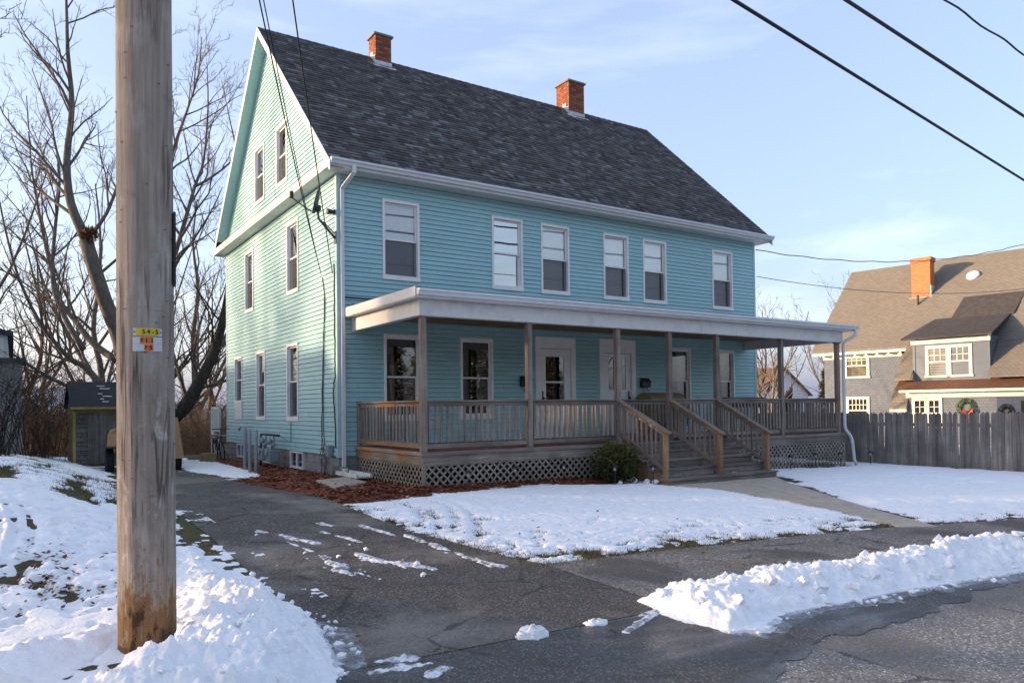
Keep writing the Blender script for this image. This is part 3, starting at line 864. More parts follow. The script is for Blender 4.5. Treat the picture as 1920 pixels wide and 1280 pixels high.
def chunk(name, label, x, y, r, h, seed):
    n = 22; m = MB()
    i0 = 0
    rings = 9
    for k in range(rings):
        t = k / (rings - 1); rr = r * math.cos(t * PI / 2) ** .6; zz = h * t ** .7
        for j in range(n):
            a = 2 * PI * j / n
            q = 1 + .5 * (float(fbm(np.array(math.cos(a) * 1.6 + seed), np.array(math.sin(a) * 1.6 + t), seed)) - .5) + .12 * random.uniform(-1, 1)
            m.v.append((x + rr * q * math.cos(a), y + rr * q * math.sin(a) * .75, gz(x, y) + .005 + zz * (.7 + .6 * random.random())))
    for k in range(rings - 1):
        for j in range(n):
            p, q = k * n + j, k * n + (j + 1) % n
            m.face((p, q, q + n, p + n))
    m.face([(rings - 1) * n + j for j in range(n)])
    o = m.build(name, M_SNOWP, None, True)
    return tag(o, label, 'snow chunk', 'snow chunks on the driveway')
chunk('snow_chunk', 'jagged snow chunk at the driveway edge, nearer the utility pole', -2.66, -10.72, .12, .07, 3)
chunk('snow_chunk', 'flatter rounded snow chunk at the driveway edge, nearer the plowed bank', -2.09, -10.72, .095, .035, 8)

FOOT = [(-1.7, -11.2), (-1.3, -11.62), (-.7, -11.48), (.8, -11.52), (2.6, -11.7), (5, -12.1), (9, -12.9), (9, -12.2), (4, -11.6), (1, -11.25), (-1, -11.2)]
snow_field('bank_slush', 'grey wet slush along the foot of the plowed bank', -1.9, 7, -12.6, -11.0, .025,
           lambda X, Y: .019 * sst(0, .10, sdist(X, Y, FOOT) + .30 * (fbm(X * 5, Y * 5, 35) - .5)) - .014, M_SLUSH, zf=lambda x, y: base(x, y) + .006)
# loose clods at the feet of the heaps
m = MB()
def clod(m, x, y, r, z=None):
    z = gz(x, y) + .012 + r * .4 if z is None else z
    i0 = len(m.v)
    q = [random.uniform(.5, 1.4) for _ in range(14)]
    pts = [(0, 0, 1)] + [(math.cos(a), math.sin(a), .35) for a in np.arange(6) * PI / 3] + [(math.cos(a + .5), math.sin(a + .5), -.4) for a in np.arange(6) * PI / 3] + [(0, 0, -1)]
    for (a, b, c), s in zip(pts, q): m.v.append((x + a * r * s, y + b * r * s, z + c * r * s * .85))
    for j in range(6):
        k = (j + 1) % 6
        m.face((i0, i0 + 1 + j, i0 + 1 + k)); m.face((i0 + 1 + j, i0 + 7 + j, i0 + 1 + k)); m.face((i0 + 7 + j, i0 + 7 + k, i0 + 1 + k)); m.face((i0 + 13, i0 + 7 + k, i0 + 7 + j))
for i in range(230):
    t = random.random()
    if t < .4:
        x = random.uniform(-1.5, 6); y = float(np.interp(x, [-1.5, -.4, .8, 2.6, 4, 6], [-11.35, -11.28, -11.38, -11.55, -11.75, -12.05])) - abs(random.gauss(0, .06))
    elif t < .6:
        x = random.uniform(-1.5, 6); y = float(np.interp(x, [-1.5, .2, 3.3, 6], [-10.4, -10.4, -10.75, -11.2])) + abs(random.gauss(0, .05))
    elif t < .85:
        y = random.uniform(-10.9, -8.0); x = float(np.interp(-y, [8, 9, 9.7, 10.2, 10.9], [-3.95, -3.85, -3.78, -3.85, -4.1])) + abs(random.gauss(0, .06))
    else:
        x = random.uniform(-3.3, -1.9); y = random.uniform(-9, -6)
        if random.random() < .6: continue
    clod(m, x, y, random.choice([.008, .012, .015, .02, .03]))
def on_heap(f, x0, x1, y0, y1, n, rs):
    X = RNG.uniform(x0, x1, n); Y = RNG.uniform(y0, y1, n); T = f(X[None, :], Y[None, :])[0]
    for x, y, t in zip(X, Y, T):
        if t > .03: r = rs[random.randrange(len(rs))]; clod(m, x, y, r, gz(x, y) + .012 + t + r * .15)
on_heap(heap_t(BANK, .17, 91, edge=.42), -1.5, 7, -12.2, -10.35, 620, (.010, .014, .018, .025, .035, .05))
on_heap(pile_t, -5.5, -3.7, -11.2, -6.5, 420, (.008, .010, .014, .02, .028, .038))
for x, y, r in ((4.75, -4.05, .09), (4.95, -4.2, .07), (4.6, -3.98, .06), (5.05, -4.35, .08), (4.88, -4.3, .05), (4.4, -4.05, .05)):
    clod(m, x - .2, y + .12, r)
tag(m.build('snow_clods', M_SNOWP, None, False), 'small loose snow clods around the plowed heaps', None, None, 'stuff')

# ---- dead leaves, grass, twigs
m = MB()
def leaf(m, x, y, z, s):
    a = random.uniform(0, 2 * PI); u = Vector((math.cos(a), math.sin(a), random.uniform(-.5, .8))).normalized()
    v = Vector((-math.sin(a), math.cos(a), random.uniform(-.6, .6))).normalized(); c = Vector((x, y, z)); m.cr = random.random()
    m.poly([c - u * s, c - u * s * .2 + v * s * .7, c + u * s, c - u * s * .1 - v * s * .6])
for cx, cy, n, sp in ((-5.5, -8.05, 60, .12), (-5.38, -7.1, 25, .08), (-5.33, -7.75, 30, .07), (-5.12, -7.7, 12, .05), (-5.26, -8.15, 16, .1), (-5.5, -7.6, 40, .35), (-5.2, -8.3, 60, .4), (-4.9, -8.6, 20, .4), (-5.6, -6.6, 30, .2),
                      (-3.7, -10.3, 4, .05), (-2.2, -11.0, 3, .04), (-1.0, -7.4, 25, .5), (1, -8.3, 25, .9), (-4.6, -7, 12, .5)):
    for i in range(n):
        x = random.gauss(cx, sp); y = random.gauss(cy, sp)
        leaf(m, x, y, gz(x, y) + .03 + random.uniform(0, .035), random.uniform(.012, .032))
tag(m.build('dead_leaves', M_DEADLEAF), 'brown dead leaves scattered on the snow', None, None, 'stuff')
m = MB()
def blades(m, x, y, n, h, sp):
    for _ in range(n):
        px, py = random.gauss(x, sp), random.gauss(y, sp)
        z = gz(px, py); a = random.uniform(0, 2 * PI); l = h * random.uniform(.5, 1.2); w = .004
        lean = Vector((random.gauss(0, .5), random.gauss(0, .5), 1)).normalized() * l
        m.cr = random.random()
        m.poly([(px - w * math.cos(a), py - w * math.sin(a), z), (px + w * math.cos(a), py + w * math.sin(a), z), (px + lean.x, py + lean.y, z + lean.z)])
for i in range(1500):
    if i % 3 == 0: x, y = random.uniform(-1.6, 4.2), random.uniform(-9.3, -7.6)
    elif i % 3 == 1:
        y = random.uniform(-4.8, 4); x = -4.65 - .12 * (y + 3) + random.gauss(0, .4)
    else: x, y = random.uniform(-1.7, -.2), random.uniform(-9, -4.5)
    t = float((lawn_t if i % 3 != 1 else yard_t)(np.array([[x]]), np.array([[y]]))[0, 0])
    if t < .018: blades(m, x, y, 22, .05 if i % 3 != 1 else .075, .06)
for i in range(60): blades(m, random.gauss(-5.75, .15), random.gauss(-1.9, .6), 30, .06, .06)
for i in range(160):
    x = random.uniform(4.7, 9); y = float(np.interp(x, lx, ly)) + abs(random.gauss(0, .35)); blades(m, x, y, 8, .05, .05)
tag(m.build('winter_grass', M_GRASS), 'straw coloured winter grass showing through the snow', None, None, 'stuff')
print('ground ok')

# ================================================================== BLUE HOUSE
HW, HD, WT = 13.22, 9.70, 5.87          # width, depth, top of wall
CO = .1016
RS = .938                               # roof slope
RY = 4.85                               # ridge
house = thing('blue_house', (HW / 2, HD / 2, -.5), 'large pale teal clapboard house with steep dark shingle roof and two chimneys', 'house')

class Fr:
    """wall frame: a along the wall, d outwards, z up"""
    def __init__(s, o, ax, nx): s.o = Vector(o); s.ax = Vector(ax); s.nx = Vector(nx); s.flip = s.ax.cross(s.nx).z > 0
    def p(s, a, d, z): return s.o + s.ax * a + s.nx * d + Vector((0, 0, z))
    def box(s, m, a0, a1, d0, d1, z0, z1, skip=()):
        c = [s.p(a0, d0, z0), s.p(a1, d0, z0), s.p(a1, d1, z0), s.p(a0, d1, z0), s.p(a0, d0, z1), s.p(a1, d0, z1), s.p(a1, d1, z1), s.p(a0, d1, z1)]
        if not s.flip: c = [c[3], c[2], c[1], c[0], c[7], c[6], c[5], c[4]]
        m.hexa(c, skip)
FRONT = Fr((0, 0, 0), (1, 0, 0), (0, -1, 0))
LEFT = Fr((0, 0, 0), (0, 1, 0), (-1, 0, 0))
RIGHT = Fr((HW, 0, 0), (0, 1, 0), (1, 0, 0))
BACK = Fr((0, HD, 0), (1, 0, 0), (0, 1, 0))

W = .88
F_UP = [1.01, 3.78, 5.20, 7.20, 8.60, 11.33]
F_LO = [1.02, 2.90, 9.50, 11.35]
S_UP = [2.50, 6.48]
S_LO = [(2.56, .70), (5.34, .70), (7.78, 1.20)]
front_open = [(x, x + W, 3.75, 5.49) for x in F_UP] + [(x, x + W, .70, 2.575) for x in F_LO] + [(5.0, 6.24, .2, 2.69), (7.03, 8.28, .2, 2.72)]
left_open = [(y, y + W, 3.75, 5.49) for y in S_UP] + [(y, y + W, z, 2.56) for y, z in S_LO] + [(7.78, 7.78 + W, .70, 1.20)]
gable_open = [(3.32, 4.22, 6.58, 8.11), (5.33, 6.26, 6.60, 8.16)]

def course(m, fr, a0, a1, z0, z1, t0=None, t1=None, lip=True, dj=0.0):
    """one clapboard strip; t0/t1: ends at the top edge when the wall narrows"""
    t0 = a0 if t0 is None else t0; t1 = a1 if t1 is None else t1
    db, dt, di = .019 + dj, .003 + dj, -.016
    zg = z1 - .009 if z1 - z0 > .03 else z1          # the groove under the board above
    def q(*pts):
        m.poly(pts if fr.flip else pts[::-1])
    q(fr.p(a0, db, z0), fr.p(t0, dt, zg), fr.p(t1, dt, zg), fr.p(a1, db, z0))
    if zg < z1: q(fr.p(t0, dt, zg), fr.p(t0, di, z1), fr.p(t1, di, z1), fr.p(t1, dt, zg))
    if lip: q(fr.p(a0, di, z0 + .001), fr.p(a0, db, z0), fr.p(a1, db, z0), fr.p(a1, di, z0 + .001))

def cut(a0, a1, z0, z1, openings):
    """split one course at the openings -> list of (a0,a1,z0,z1,lip)"""
    out = []; segs = [(a0, a1)]
    for (w0, w1, v0, v1) in openings:
        if z1 <= v0 + .02 or z0 >= v1 - .02: continue
        ns = []
        for s0, s1 in segs:
            c0, c1 = w0 + .03, w1 - .03
            if c1 <= s0 or c0 >= s1: ns.append((s0, s1)); continue
            if c0 > s0: ns.append((s0, c0))
            if c1 < s1: ns.append((c1, s1))
        segs = ns
        if z1 > v1 - .02 + .004: out.append((w0 + .03, w1 - .03, max(z0, v1 - .02), z1, False))
        if z0 < v0 + .02 - .004: out.append((w0 + .03, w1 - .03, z0, min(z1, v0 + .02), True))
    return [(s0, s1, z0, z1, True) for s0, s1 in segs] + out

nc = int(WT / CO)
boards = []                      # every separate length of board: frame, ends, heights
for i in range(nc + 1):
    z0 = i * CO; z1 = min(WT, z0 + CO)
    if z1 - z0 < .02: continue
    for fr, ln, op in ((FRONT, HW, front_open), (LEFT, HD, left_open)):
        for s in cut(.03, ln - .03, z0, z1, op): boards.append((fr, s[0], s[1], s[2], s[3], s[0], s[1], s[4]))
z = 6.09
def rk(zz): return (zz - 5.95) / RS - .42
while z < 10.75:                 # gable
    z1 = z + CO
    a0, a1 = max(0, rk(z)), min(HD, HD - rk(z)); b0, b1 = rk(z1), HD - rk(z1)
    if b1 - b0 < .05: break
    for s in cut(a0, a1, z, z1, gable_open):
        boards.append((LEFT, s[0], s[1], s[2], s[3], b0 if abs(s[0] - a0) < 1e-6 else s[0], b1 if abs(s[1] - a1) < 1e-6 else s[1], s[4]))
    z = z1
def seen_size(b):
    c = b[0].p((b[1] + b[2]) / 2, 0, b[3]); v = c - CAM
    return (b[2] - b[1]) * abs(b[0].nx.dot(v.normalized())) * (b[4] - b[3]) / v.length ** 2
joined = []
for b in boards:                 # 3.66 m lengths butted end to end, no two quite in line
    cuts = [b[1]]; q = (hash((round(b[3], 2), b[0].flip)) % 97) / 97 * 3.66
    k = math.ceil((b[1] - q) / 3.66)
    while q + k * 3.66 < b[2] - .25:
        if q + k * 3.66 > b[1] + .25: cuts.append(q + k * 3.66)
        k += 1
    cuts.append(b[2])
    for i in range(len(cuts) - 1):
        joined.append((b[0], cuts[i], cuts[i + 1] - (.0025 if i < len(cuts) - 2 else 0), b[3] + random.uniform(-.0012, .0012), b[4], b[5] if i == 0 else cuts[i], b[6] if i == len(cuts) - 2 else cuts[i + 1] - .0025, b[7]))
boards = joined
boards.sort(key=seen_size, reverse=True)
rest = MB()
for i, b in enumerate(boards):
    m = MB() if i < 300 else rest
    m.cr = random.random()
    course(m, b[0], b[1], b[2], b[3], b[4], b[5], b[6], b[7], random.uniform(-.0018, .0018))
    if i < 300: m.build('clapboard', M_SIDING, house)
tag(rest.build('clapboards', M_SIDING, house), None, None, None, 'stuff')
m = MB()
for i in range(nc + 1):
    z0 = i * CO; z1 = min(WT, z0 + CO)
    course(m, RIGHT, .03, HD - .03, z0, z1); course(m, BACK, .03, HW - .03, z0, z1)
m.poly([RIGHT.p(-.1, 0, 5.87), RIGHT.p(HD + .1, 0, 5.87), RIGHT.p(RY, 0, 10.85)])
m.build('rear_cladding', M_SIDING, house)
m = MB()
m.box(.36, HW - .36, .36, HD - .36, -.3, 5.8)
m.hexa([(.36, .8, 5.8), (HW - .36, .8, 5.8), (HW - .36, HD - .8, 5.8), (.36, HD - .8, 5.8), (.36, RY - .1, 10.3), (HW - .36, RY - .1, 10.3), (HW - .36, RY + .1, 10.3), (.36, RY + .1, 10.3)])
m.build('interior', M_INSIDE, house)
for (x0, x1, y0, y1) in ((-.021, .07, -.021, .0), (-.021, .0, .0, .07), (HW - .07, HW + .021, -.021, 0), (HW, HW + .021, 0, .07), (-.021, .0, HD - .07, HD + .021), (HW, HW + .021, HD - .07, HD + .02)):
    m = MB(); m.box(x0, x1, y0, y1, -.03, WT); m.build('corner_board', M_CORNER, house)

# foundation of painted blocks
def foundation():
    core = MB(); core.box(.06, HW - .06, .06, HD - .06, -1.2, -.005); f = core.build('foundation', M_MORTAR, house)
    bw = [(2.31, 3.27), (4.9, 5.7), (7.6, 8.5)]
    bl = MB(); bl.box(-.195, .195, -.0075, .0075 + .07, -.095, .095, skip=()); me = bl.mesh('foundation_block', M_BLOCK)
    for r in range(4):
        zc = -.105 - .2 * r
        off = .2 if r % 2 else 0
        y = .225 - off
        while y < HD:
            if r < 2 and any(a - .1 < y < b + .1 for a, b in bw): y += .4; continue
            o = add('foundation_block', me, f, Vector((.025, y, zc)) - OFF[f.name], (0, 0, -PI / 2))
            y += .4
        for x in np.arange(.215 - off, .6, .4):
            add('foundation_block', me, f, Vector((x + .03, .028, zc)) - OFF[f.name])
    return f
found = foundation()

def window(root, fr, a0, a1, z0, z1, style='plain', cas=.055, sill=.10, glass=None, mat=None, up_ratio=.5):
    mat = mat or M_CASING
    m = MB()
    fr.box(m, a0, a0 + cas, -.12, .034, z0 + sill, z1)
    fr.box(m, a1 - cas, a1, -.12, .034, z0 + sill, z1)
    fr.box(m, a0 + cas, a1 - cas, -.12, .030, z1 - cas * 1.15, z1)
    fr.box(m, a0 - .008, a1 + .008, -.12, .040, z0, z0 + sill)
    w = m.build('window', mat, root)
    bev(w, .004)
    ia0, ia1, iz0, iz1 = a0 + cas, a1 - cas, z0 + sill, z1 - cas * 1.15
    zm = iz0 + (iz1 - iz0) * up_ratio
    for part, (s0, s1, d) in (('upper', (zm - .02, iz1, -.035)), ('lower', (iz0, zm + .02, -.075))):
        st = .036
        m = MB()
        fr.box(m, ia0, ia0 + st, d - .03, d, s0, s1); fr.box(m, ia1 - st, ia1, d - .03, d, s0, s1)
        fr.box(m, ia0 + st, ia1 - st, d - .03, d - .001, s1 - st, s1); fr.box(m, ia0 + st, ia1 - st, d - .03, d - .001, s0, s0 + st)
        sh = m.build('sash', M_VINYL, w)
        g = MB()
        pts = [fr.p(ia0 + st, d - .014, s0 + st), fr.p(ia1 - st, d - .014, s0 + st), fr.p(ia1 - st, d - .014, s1 - st), fr.p(ia0 + st, d - .014, s1 - st)]
        g.poly(pts if not fr.flip else pts[::-1])
        gm = glass or M_GLASS
        if style == 'sky': gm = M_GLASS_SKY
        if part == 'upper' and style in ('shade', 'blind'): gm = M_GLASS_UP
        g.build('pane', gm, w)
        if part == 'lower' and style in ('blind', 'shade', 'side'):
            s = MB(); pts = [fr.p(ia0 + .004, -.04, s0 + .004), fr.p(ia1 - .004, -.04, s0 + .004), fr.p(ia1 - .004, -.04, s1 - .03), fr.p(ia0 + .004, -.04, s1 - .03)]
            s.poly(pts if not fr.flip else pts[::-1]); s.build('insect_screen', M_SCREEN, w)
        if style == 'blind' or (style == 'shade' and part == 'upper'):
            b = MB()
            if style == 'blind':
                zz = s0 + .02
                while zz < s1 - .03:
                    p = [fr.p(ia0 + .02, -.128, zz), fr.p(ia1 - .02, -.128, zz), fr.p(ia1 - .02, -.110, zz + .021), fr.p(ia0 + .02, -.110, zz + .021)]
                    b.poly(p if not fr.flip else p[::-1]); zz += .0225
                b.build('blind', M_BLIND, w)
            else:
                fr.box(b, ia0 + .015, ia1 - .015, -.14, -.13, s0 + .02, s1 + .01); b.build('roller_shade', M_SHADE, w)
        if style == 'shade' and part == 'lower':
            b = MB(); fr.box(b, ia0 + .015, ia1 - .015, -.19, -.18, s0 + .02, s1); b.build('roller_shade', M_SHADE, w)
        if style == 'valance' and part == 'upper':
            b = MB()
            for k in range(12):
                t0 = ia0 + (ia1 - ia0) * k / 12; t1 = ia0 + (ia1 - ia0) * (k + 1) / 12
                fr.box(b, t0, t1 - .004, -.15 - .012 * (k % 2), -.14, s1 - .19, s1 + .02)
            b.build('valance', M_CURTAIN, w)
        if style in ('curtain', 'valance', 'side') and part == 'lower':
            b = MB()
            for k in range(14):
                if style != 'side' and 4 < k < 9: continue
                if style == 'side' and k > 5: continue
                t0 = ia0 + (ia1 - ia0) * k / 14; t1 = ia0 + (ia1 - ia0) * (k + 1) / 14
                fr.box(b, t0, t1, -.21 - .02 * (k % 2), -.19, iz0, iz1 - (.06 if style == 'curtain' else .16))
            b.build('curtain', M_CURTAIN if style != 'curtain' else M_TAN, w)
    # near-black box behind the glass, its colour standing in for an unlit room
    m = MB()
    fr.box(m, a0 + .01, a1 - .01, -.34, -.335, z0, z1)
    fr.box(m, a0 + .01, a0 + .018, -.335, -.12, z0, z1); fr.box(m, a1 - .018, a1 - .01, -.335, -.12, z0, z1)
    fr.box(m, a0 + .02, a1 - .02, -.335, -.12, z0, z0 + .01); fr.box(m, a0 + .02, a1 - .02, -.335, -.12, z1 - .01, z1)
    m.build('room', M_INSIDE, w)
    return w

for x, st in zip(F_UP, ('blind', 'sky', 'shade', 'shade', 'shade', 'shade')): window(house, FRONT, x, x + W, 3.75, 5.49, st)
for x, st in zip(F_LO, ('valance', 'valance', 'curtain', 'curtain')): window(house, FRONT, x, x + W, .70, 2.575, st, glass=M_GLASS_DK)
for y in S_UP: window(house, LEFT, y, y + W, 3.75, 5.49, 'side')
for (y, z) in S_LO[:2]: window(house, LEFT, y, y + W, z, 2.56, 'side')
window(house, LEFT, 7.78, 7.78 + W, 1.20, 2.56, 'side', sill=.06)
m = MB(); LEFT.box(m, 7.78, 7.78 + W, .0, .032, .70, 1.198); LEFT.box(m, 7.84, 7.72 + W, .032, .036, .76, 1.14); m.build('infill_panel', M_WHITE, house)
for g in gable_open: window(house, LEFT, g[0], g[1], g[2], g[3], 'side', glass=M_GLASS)
def basement_window(y0, y1, z0, z1):
    m = MB()
    LEFT.box(m, y0, y1, -.1, .012, z0, z0 + .05); LEFT.box(m, y0, y1, -.1, .012, z1 - .04, z1)
    LEFT.box(m, y0, y0 + .045, -.1, .01, z0 + .05, z1 - .04); LEFT.box(m, y1 - .045, y1, -.1, .01, z0 + .05, z1 - .04)
    ym = (y0 + y1) / 2; LEFT.box(m, ym - .02, ym + .02, -.06, .006, z0 + .05, z1 - .04)
    w = m.build('basement_window', M_WHITE, house)
    g = MB(); g.poly([LEFT.p(y0, -.03, z0), LEFT.p(y0, -.03, z1), LEFT.p(y1, -.03, z1), LEFT.p(y1, -.03, z0)]); g.build('pane', M_GLASS, w)
    g = MB(); LEFT.box(g, y0, y1, -.052, -.05, z0, z1); g.build('room', M_INSIDE, w)
for y0, y1 in ((2.31, 3.27), (4.9, 5.7), (7.6, 8.5)): basement_window(y0, y1, -.42, -.015)

# ---- doors
def door(x0, x1, ztop, panel, style):
    m = MB(); c = .14
    FRONT.box(m, x0, x0 + c, -.1, .03, .205, ztop); FRONT.box(m, x1 - c, x1, -.1, .03, .205, ztop)
    FRONT.box(m, x0 + c, x1 - c, -.1, .028, panel, ztop)
    d = m.build('door', M_DOORW, house); bev(d, .005)
    m = MB(); st = .11
    a0, a1 = x0 + c + .012, x1 - c - .012
    if style == 'storm':
        g0, g1, h0, h1 = a0 + .17, a1 - .19, 1.05, 2.21
        FRONT.box(m, a0, g0, -.07, -.01, .21, panel - .012); FRONT.box(m, g1, a1, -.07, -.01, .21, panel - .012)
        FRONT.box(m, g0, g1, -.07, -.011, h1, panel - .012); FRONT.box(m, g0, g1, -.07, -.011, .21, h0)
        FRONT.box(m, g0, g1, -.06, -.012, 1.56, 1.6)
        FRONT.box(m, g0 + .03, g1 - .03, -.0105, -.006, .35, .9)
        leafo = m.build('storm_door', M_DOORW, d); panes = [(g0, g1, h0, h1)]
        hx = a0 + .07
    else:
        FRONT.box(m, a0, a1, -.075, -.05, .21, panel - .012)
        for q0, q1 in ((.21, 1.40), (2.24, panel - .012)): FRONT.box(m, a0, a1, -.05, -.03, q0, q1)
        for q0, q1 in ((a0, 7.37), (7.65, 7.83), (7.97, a1)): FRONT.box(m, q0, q1, -.05, -.031, 1.40, 2.24)
        leafo = m.build('panel_door', M_DOORW, d); panes = [(7.37, 7.65, 1.40, 2.24), (7.83, 7.97, 1.40, 2.24)]
        hx = a1 - .08
    for p0, p1, h0, h1 in panes:
        g = MB(); pts = [FRONT.p(p0, -.03 if style == 'storm' else -.045, h0), FRONT.p(p1, -.03 if style == 'storm' else -.045, h0), FRONT.p(p1, -.03 if style == 'storm' else -.045, h1), FRONT.p(p0, -.03 if style == 'storm' else -.045, h1)]
        g.poly(pts); g.build('pane', M_GLASS_DK, d)
        if style != 'storm':
            g = MB(); FRONT.box(g, p0, p1, -.0495, -.048, h0, h1); g.build('room', M_INSIDE, d)
    m = MB(); FRONT.box(m, x0 + .02, x1 - .02, -.32, -.31, .2, ztop); m.build('room', M_INSIDE, d)
    m = MB(); m.lathe(FRONT.p(hx, -.02, 1.18), [(.012, 0), (.012, -.03), (.03, -.04), (.03, -.06), (.0, -.07)], 10, 'y')
    FRONT.box(m, hx - .02, hx + .02, -.012, -.004, 1.12, 1.36); m.build('handle', M_BLACK, d)
door(5.0, 6.24, 2.69, 2.41, 'storm')
door(7.03, 8.28, 2.72, 2.36, 'panel')

# ---- roof
x0r, x1r = -.30, HW + .30
def roof_z(y): return 5.99 + (y + .42) * RS
ye = -.42
m = MB()
zr = roof_z(RY)
for s, n in ((1, 0), (-1, 1)):
    a = ye if s == 1 else 2 * RY - ye
    z0 = roof_z(ye)
    m.hexa([(x0r, a, z0 - .05), (x1r, a, z0 - .05), (x1r, RY, zr - .05), (x0r, RY, zr - .05), (x0r, a, z0), (x1r, a, z0), (x1r, RY, zr), (x0r, RY, zr)])
roof = m.build('roof', M_ROOFDECK, house)
# shingles
SL = math.hypot(1, RS); Ls = (RY - ye) * SL
tabs = []
row = 0; s = 0.0
while s < Ls - .02:
    x = x0r - random.uniform(0, .3)
    e = .143
    while x < x1r:
        w = random.choice([.08, .11, .14, .17, .2, .24, .28])
        a, b = max(x, x0r), min(x + w, x1r)
        if b - a > .02: tabs.append((a, b, s, min(s + e, Ls), random.random(), random.uniform(.010, .022)))
        x += w
    s += e; row += 1
def tab_mesh(m, t):
    a, b, s0, s1, r, th = t
    dy, dz = 1 / SL, RS / SL
    def P(x, s, h): return (x, ye + s * dy - h * dz, roof_z(ye) + s * dz + h * dy)
    m.cr = r
    lo = th + .004
    m.poly([P(a, s0, lo), P(b, s0, lo), P(b, s1, .0045), P(a, s1, .0045)])
    m.poly([P(a, s0, 0), P(b, s0, 0), P(b, s0, lo), P(a, s0, lo)])
    m.poly([P(a, s0, 0), P(a, s0, lo), P(a, s1, .0045)]); m.poly([P(b, s0, 0), P(b, s1, .0045), P(b, s0, lo)])
def tab_size(t):
    c = Vector(((t[0] + t[1]) / 2, ye + t[2] / SL, roof_z(ye) + t[2] * RS / SL))
    return (t[1] - t[0]) / (c - CAM).length ** 2
tabs.sort(key=tab_size, reverse=True)
for t in tabs[:300]:
    m = MB(); tab_mesh(m, t); m.build('shingle', M_ROOF, roof)
m = MB()
for t in tabs[300:]: tab_mesh(m, t)
tag(m.build('shingles', M_ROOF, roof), None, None, None, 'stuff')
m = MB()
x = x0r
while x < x1r:
    m.cr = random.random() * .6; b = min(x + .25, x1r)
    for sg in (1, -1):
        m.poly([(x, RY, zr + .028), (b, RY, zr + .018), (b, RY - sg * .13, zr - .13 * RS + .018), (x, RY - sg * .13, zr - .13 * RS + .026)][::sg])
    x += .25
tag(m.build('ridge_cap', M_ROOF, roof), None, None, None, 'stuff')
# eaves and rakes
m = MB(); m.box(-.28, HW + .28, -.40, 0.0, 5.87, 5.885); m.box(-.28, HW + .28, -.405, -.385, 5.885, 5.985); m.build('soffit', M_WHITE, roof)
m = MB(); m.box(-.28, HW + .28, HD, HD + .40, 5.87, 5.885); m.box(-.28, HW + .28, HD + .385, HD + .405, 5.885, 5.985); m.build('soffit', M_WHITE, roof)
for sx, xa, xb in ((-1, -.30, 0.0), (1, HW, HW + .30)):
    m = MB()                                     # level band across the gable foot
    m.box(xa, xb, -.40, HD + .40, 5.868, 5.886) if sx < 0 else m.box(xa, xb, -.40, HD + .40, 5.868, 5.886)
    fx0, fx1 = (xa - .02, xa) if sx < 0 else (xb, xb + .02)
    m.box(fx0, fx1, -.40, HD + .40, 5.868, 6.055)
    tx0, tx1 = (xa, 0) if sx < 0 else (HW, xb)
    m.hexa([(tx0, -.3, 6.04), (tx1, -.3, 6.04), (tx1, HD + .3, 6.04), (tx0, HD + .3, 6.04), (tx0, -.3, 6.05), (tx1, -.3, 6.09), (tx1, HD + .3, 6.09), (tx0, HD + .3, 6.05)])
    m.build('gable_band', M_WHITED, roof)
    m = MB(); m2 = MB(); m3 = MB()
    for sg in (1, -1):
        def Y(y): return y if sg == 1 else 2 * RY - y
        ex0, ex1 = (xa - .016, xa + .004) if sx < 0 else (xb - .004, xb + .016)
        def sl(mm, xx0, xx1, h0, h1, y0=ye - .03, y1=RY):
            c = [(xx0, Y(y0), roof_z(y0) + h0), (xx1, Y(y0), roof_z(y0) + h0), (xx1, Y(y1), roof_z(y1) + h0), (xx0, Y(y1), roof_z(y1) + h0),
                 (xx0, Y(y0), roof_z(y0) + h1), (xx1, Y(y0), roof_z(y0) + h1), (xx1, Y(y1), roof_z(y1) + h1), (xx0, Y(y1), roof_z(y1) + h1)]
            mm.hexa(c if sg == 1 else [c[3], c[2], c[1], c[0], c[7], c[6], c[5], c[4]])
        sl(m, ex0, ex1, -.20, .012)              # rake fascia
        sl(m2, xa + .004 if sx < 0 else xa, xb if sx < 0 else xb - .004, -.19, -.175, .05)   # underside
        wx0, wx1 = (-.03, -.002) if sx < 0 else (HW + .002, HW + .03)
        sl(m3, wx0, wx1, -.42, -.191, .05)       # frieze on the wall
    m.build('rake_board', M_WHITED, roof); m2.build('rake_soffit', M_CORNER, roof); m3.build('rake_frieze', M_CORNER, roof)

def gutter(m, x0, x1, y, z, w=.115, h=.11):
    """K-style trough: y is the wall side, opening upwards"""
    prof = [(0, 0), (0, -h), (-w * .55, -h), (-w * .72, -h * .55), (-w, -h * .35), (-w, 0), (-w + .012, 0), (-w + .012, -h * .3), (-w * .68, -h * .5), (-w * .5, -h + .008), (-.006, -h + .008), (-.006, 0)]
    n = len(prof); i = len(m.v)
    for x in (x0, x1):
        for a, b in prof: m.v.append((x, y + a, z + b))
    for k in range(n): m.face((i + k, i + (k + 1) % n, i + n + (k + 1) % n, i + n + k))
    for x in (x0, x1):
        m.poly([(x, y, z), (x, y, z - h), (x, y - w * .55, z - h), (x, y - w * .72, z - h * .55), (x, y - w, z - h * .35), (x, y - w, z)])
m = MB(); gutter(m, -.29, HW + .34, -.406, 6.035); m.build('gutter', M_GUTTER, house)
def rect_pipe(m, pts, w=.075, d=.055):
    for p, q in zip(pts[:-1], pts[1:]):
        p = Vector(p); q = Vector(q); e = (q - p).normalized() * .012
        m.bar(p - e, q + e, w, d, up=(0, 1, 0) if abs((q - p).normalized().z) > .5 else (0, 0, 1))
m = MB(); rect_pipe(m, [(.20, -.46, 5.94), (.20, -.46, 5.80), (.09, -.06, 5.55), (.09, -.06, -.24)])
m.build('downspout', M_GUTTER, house)

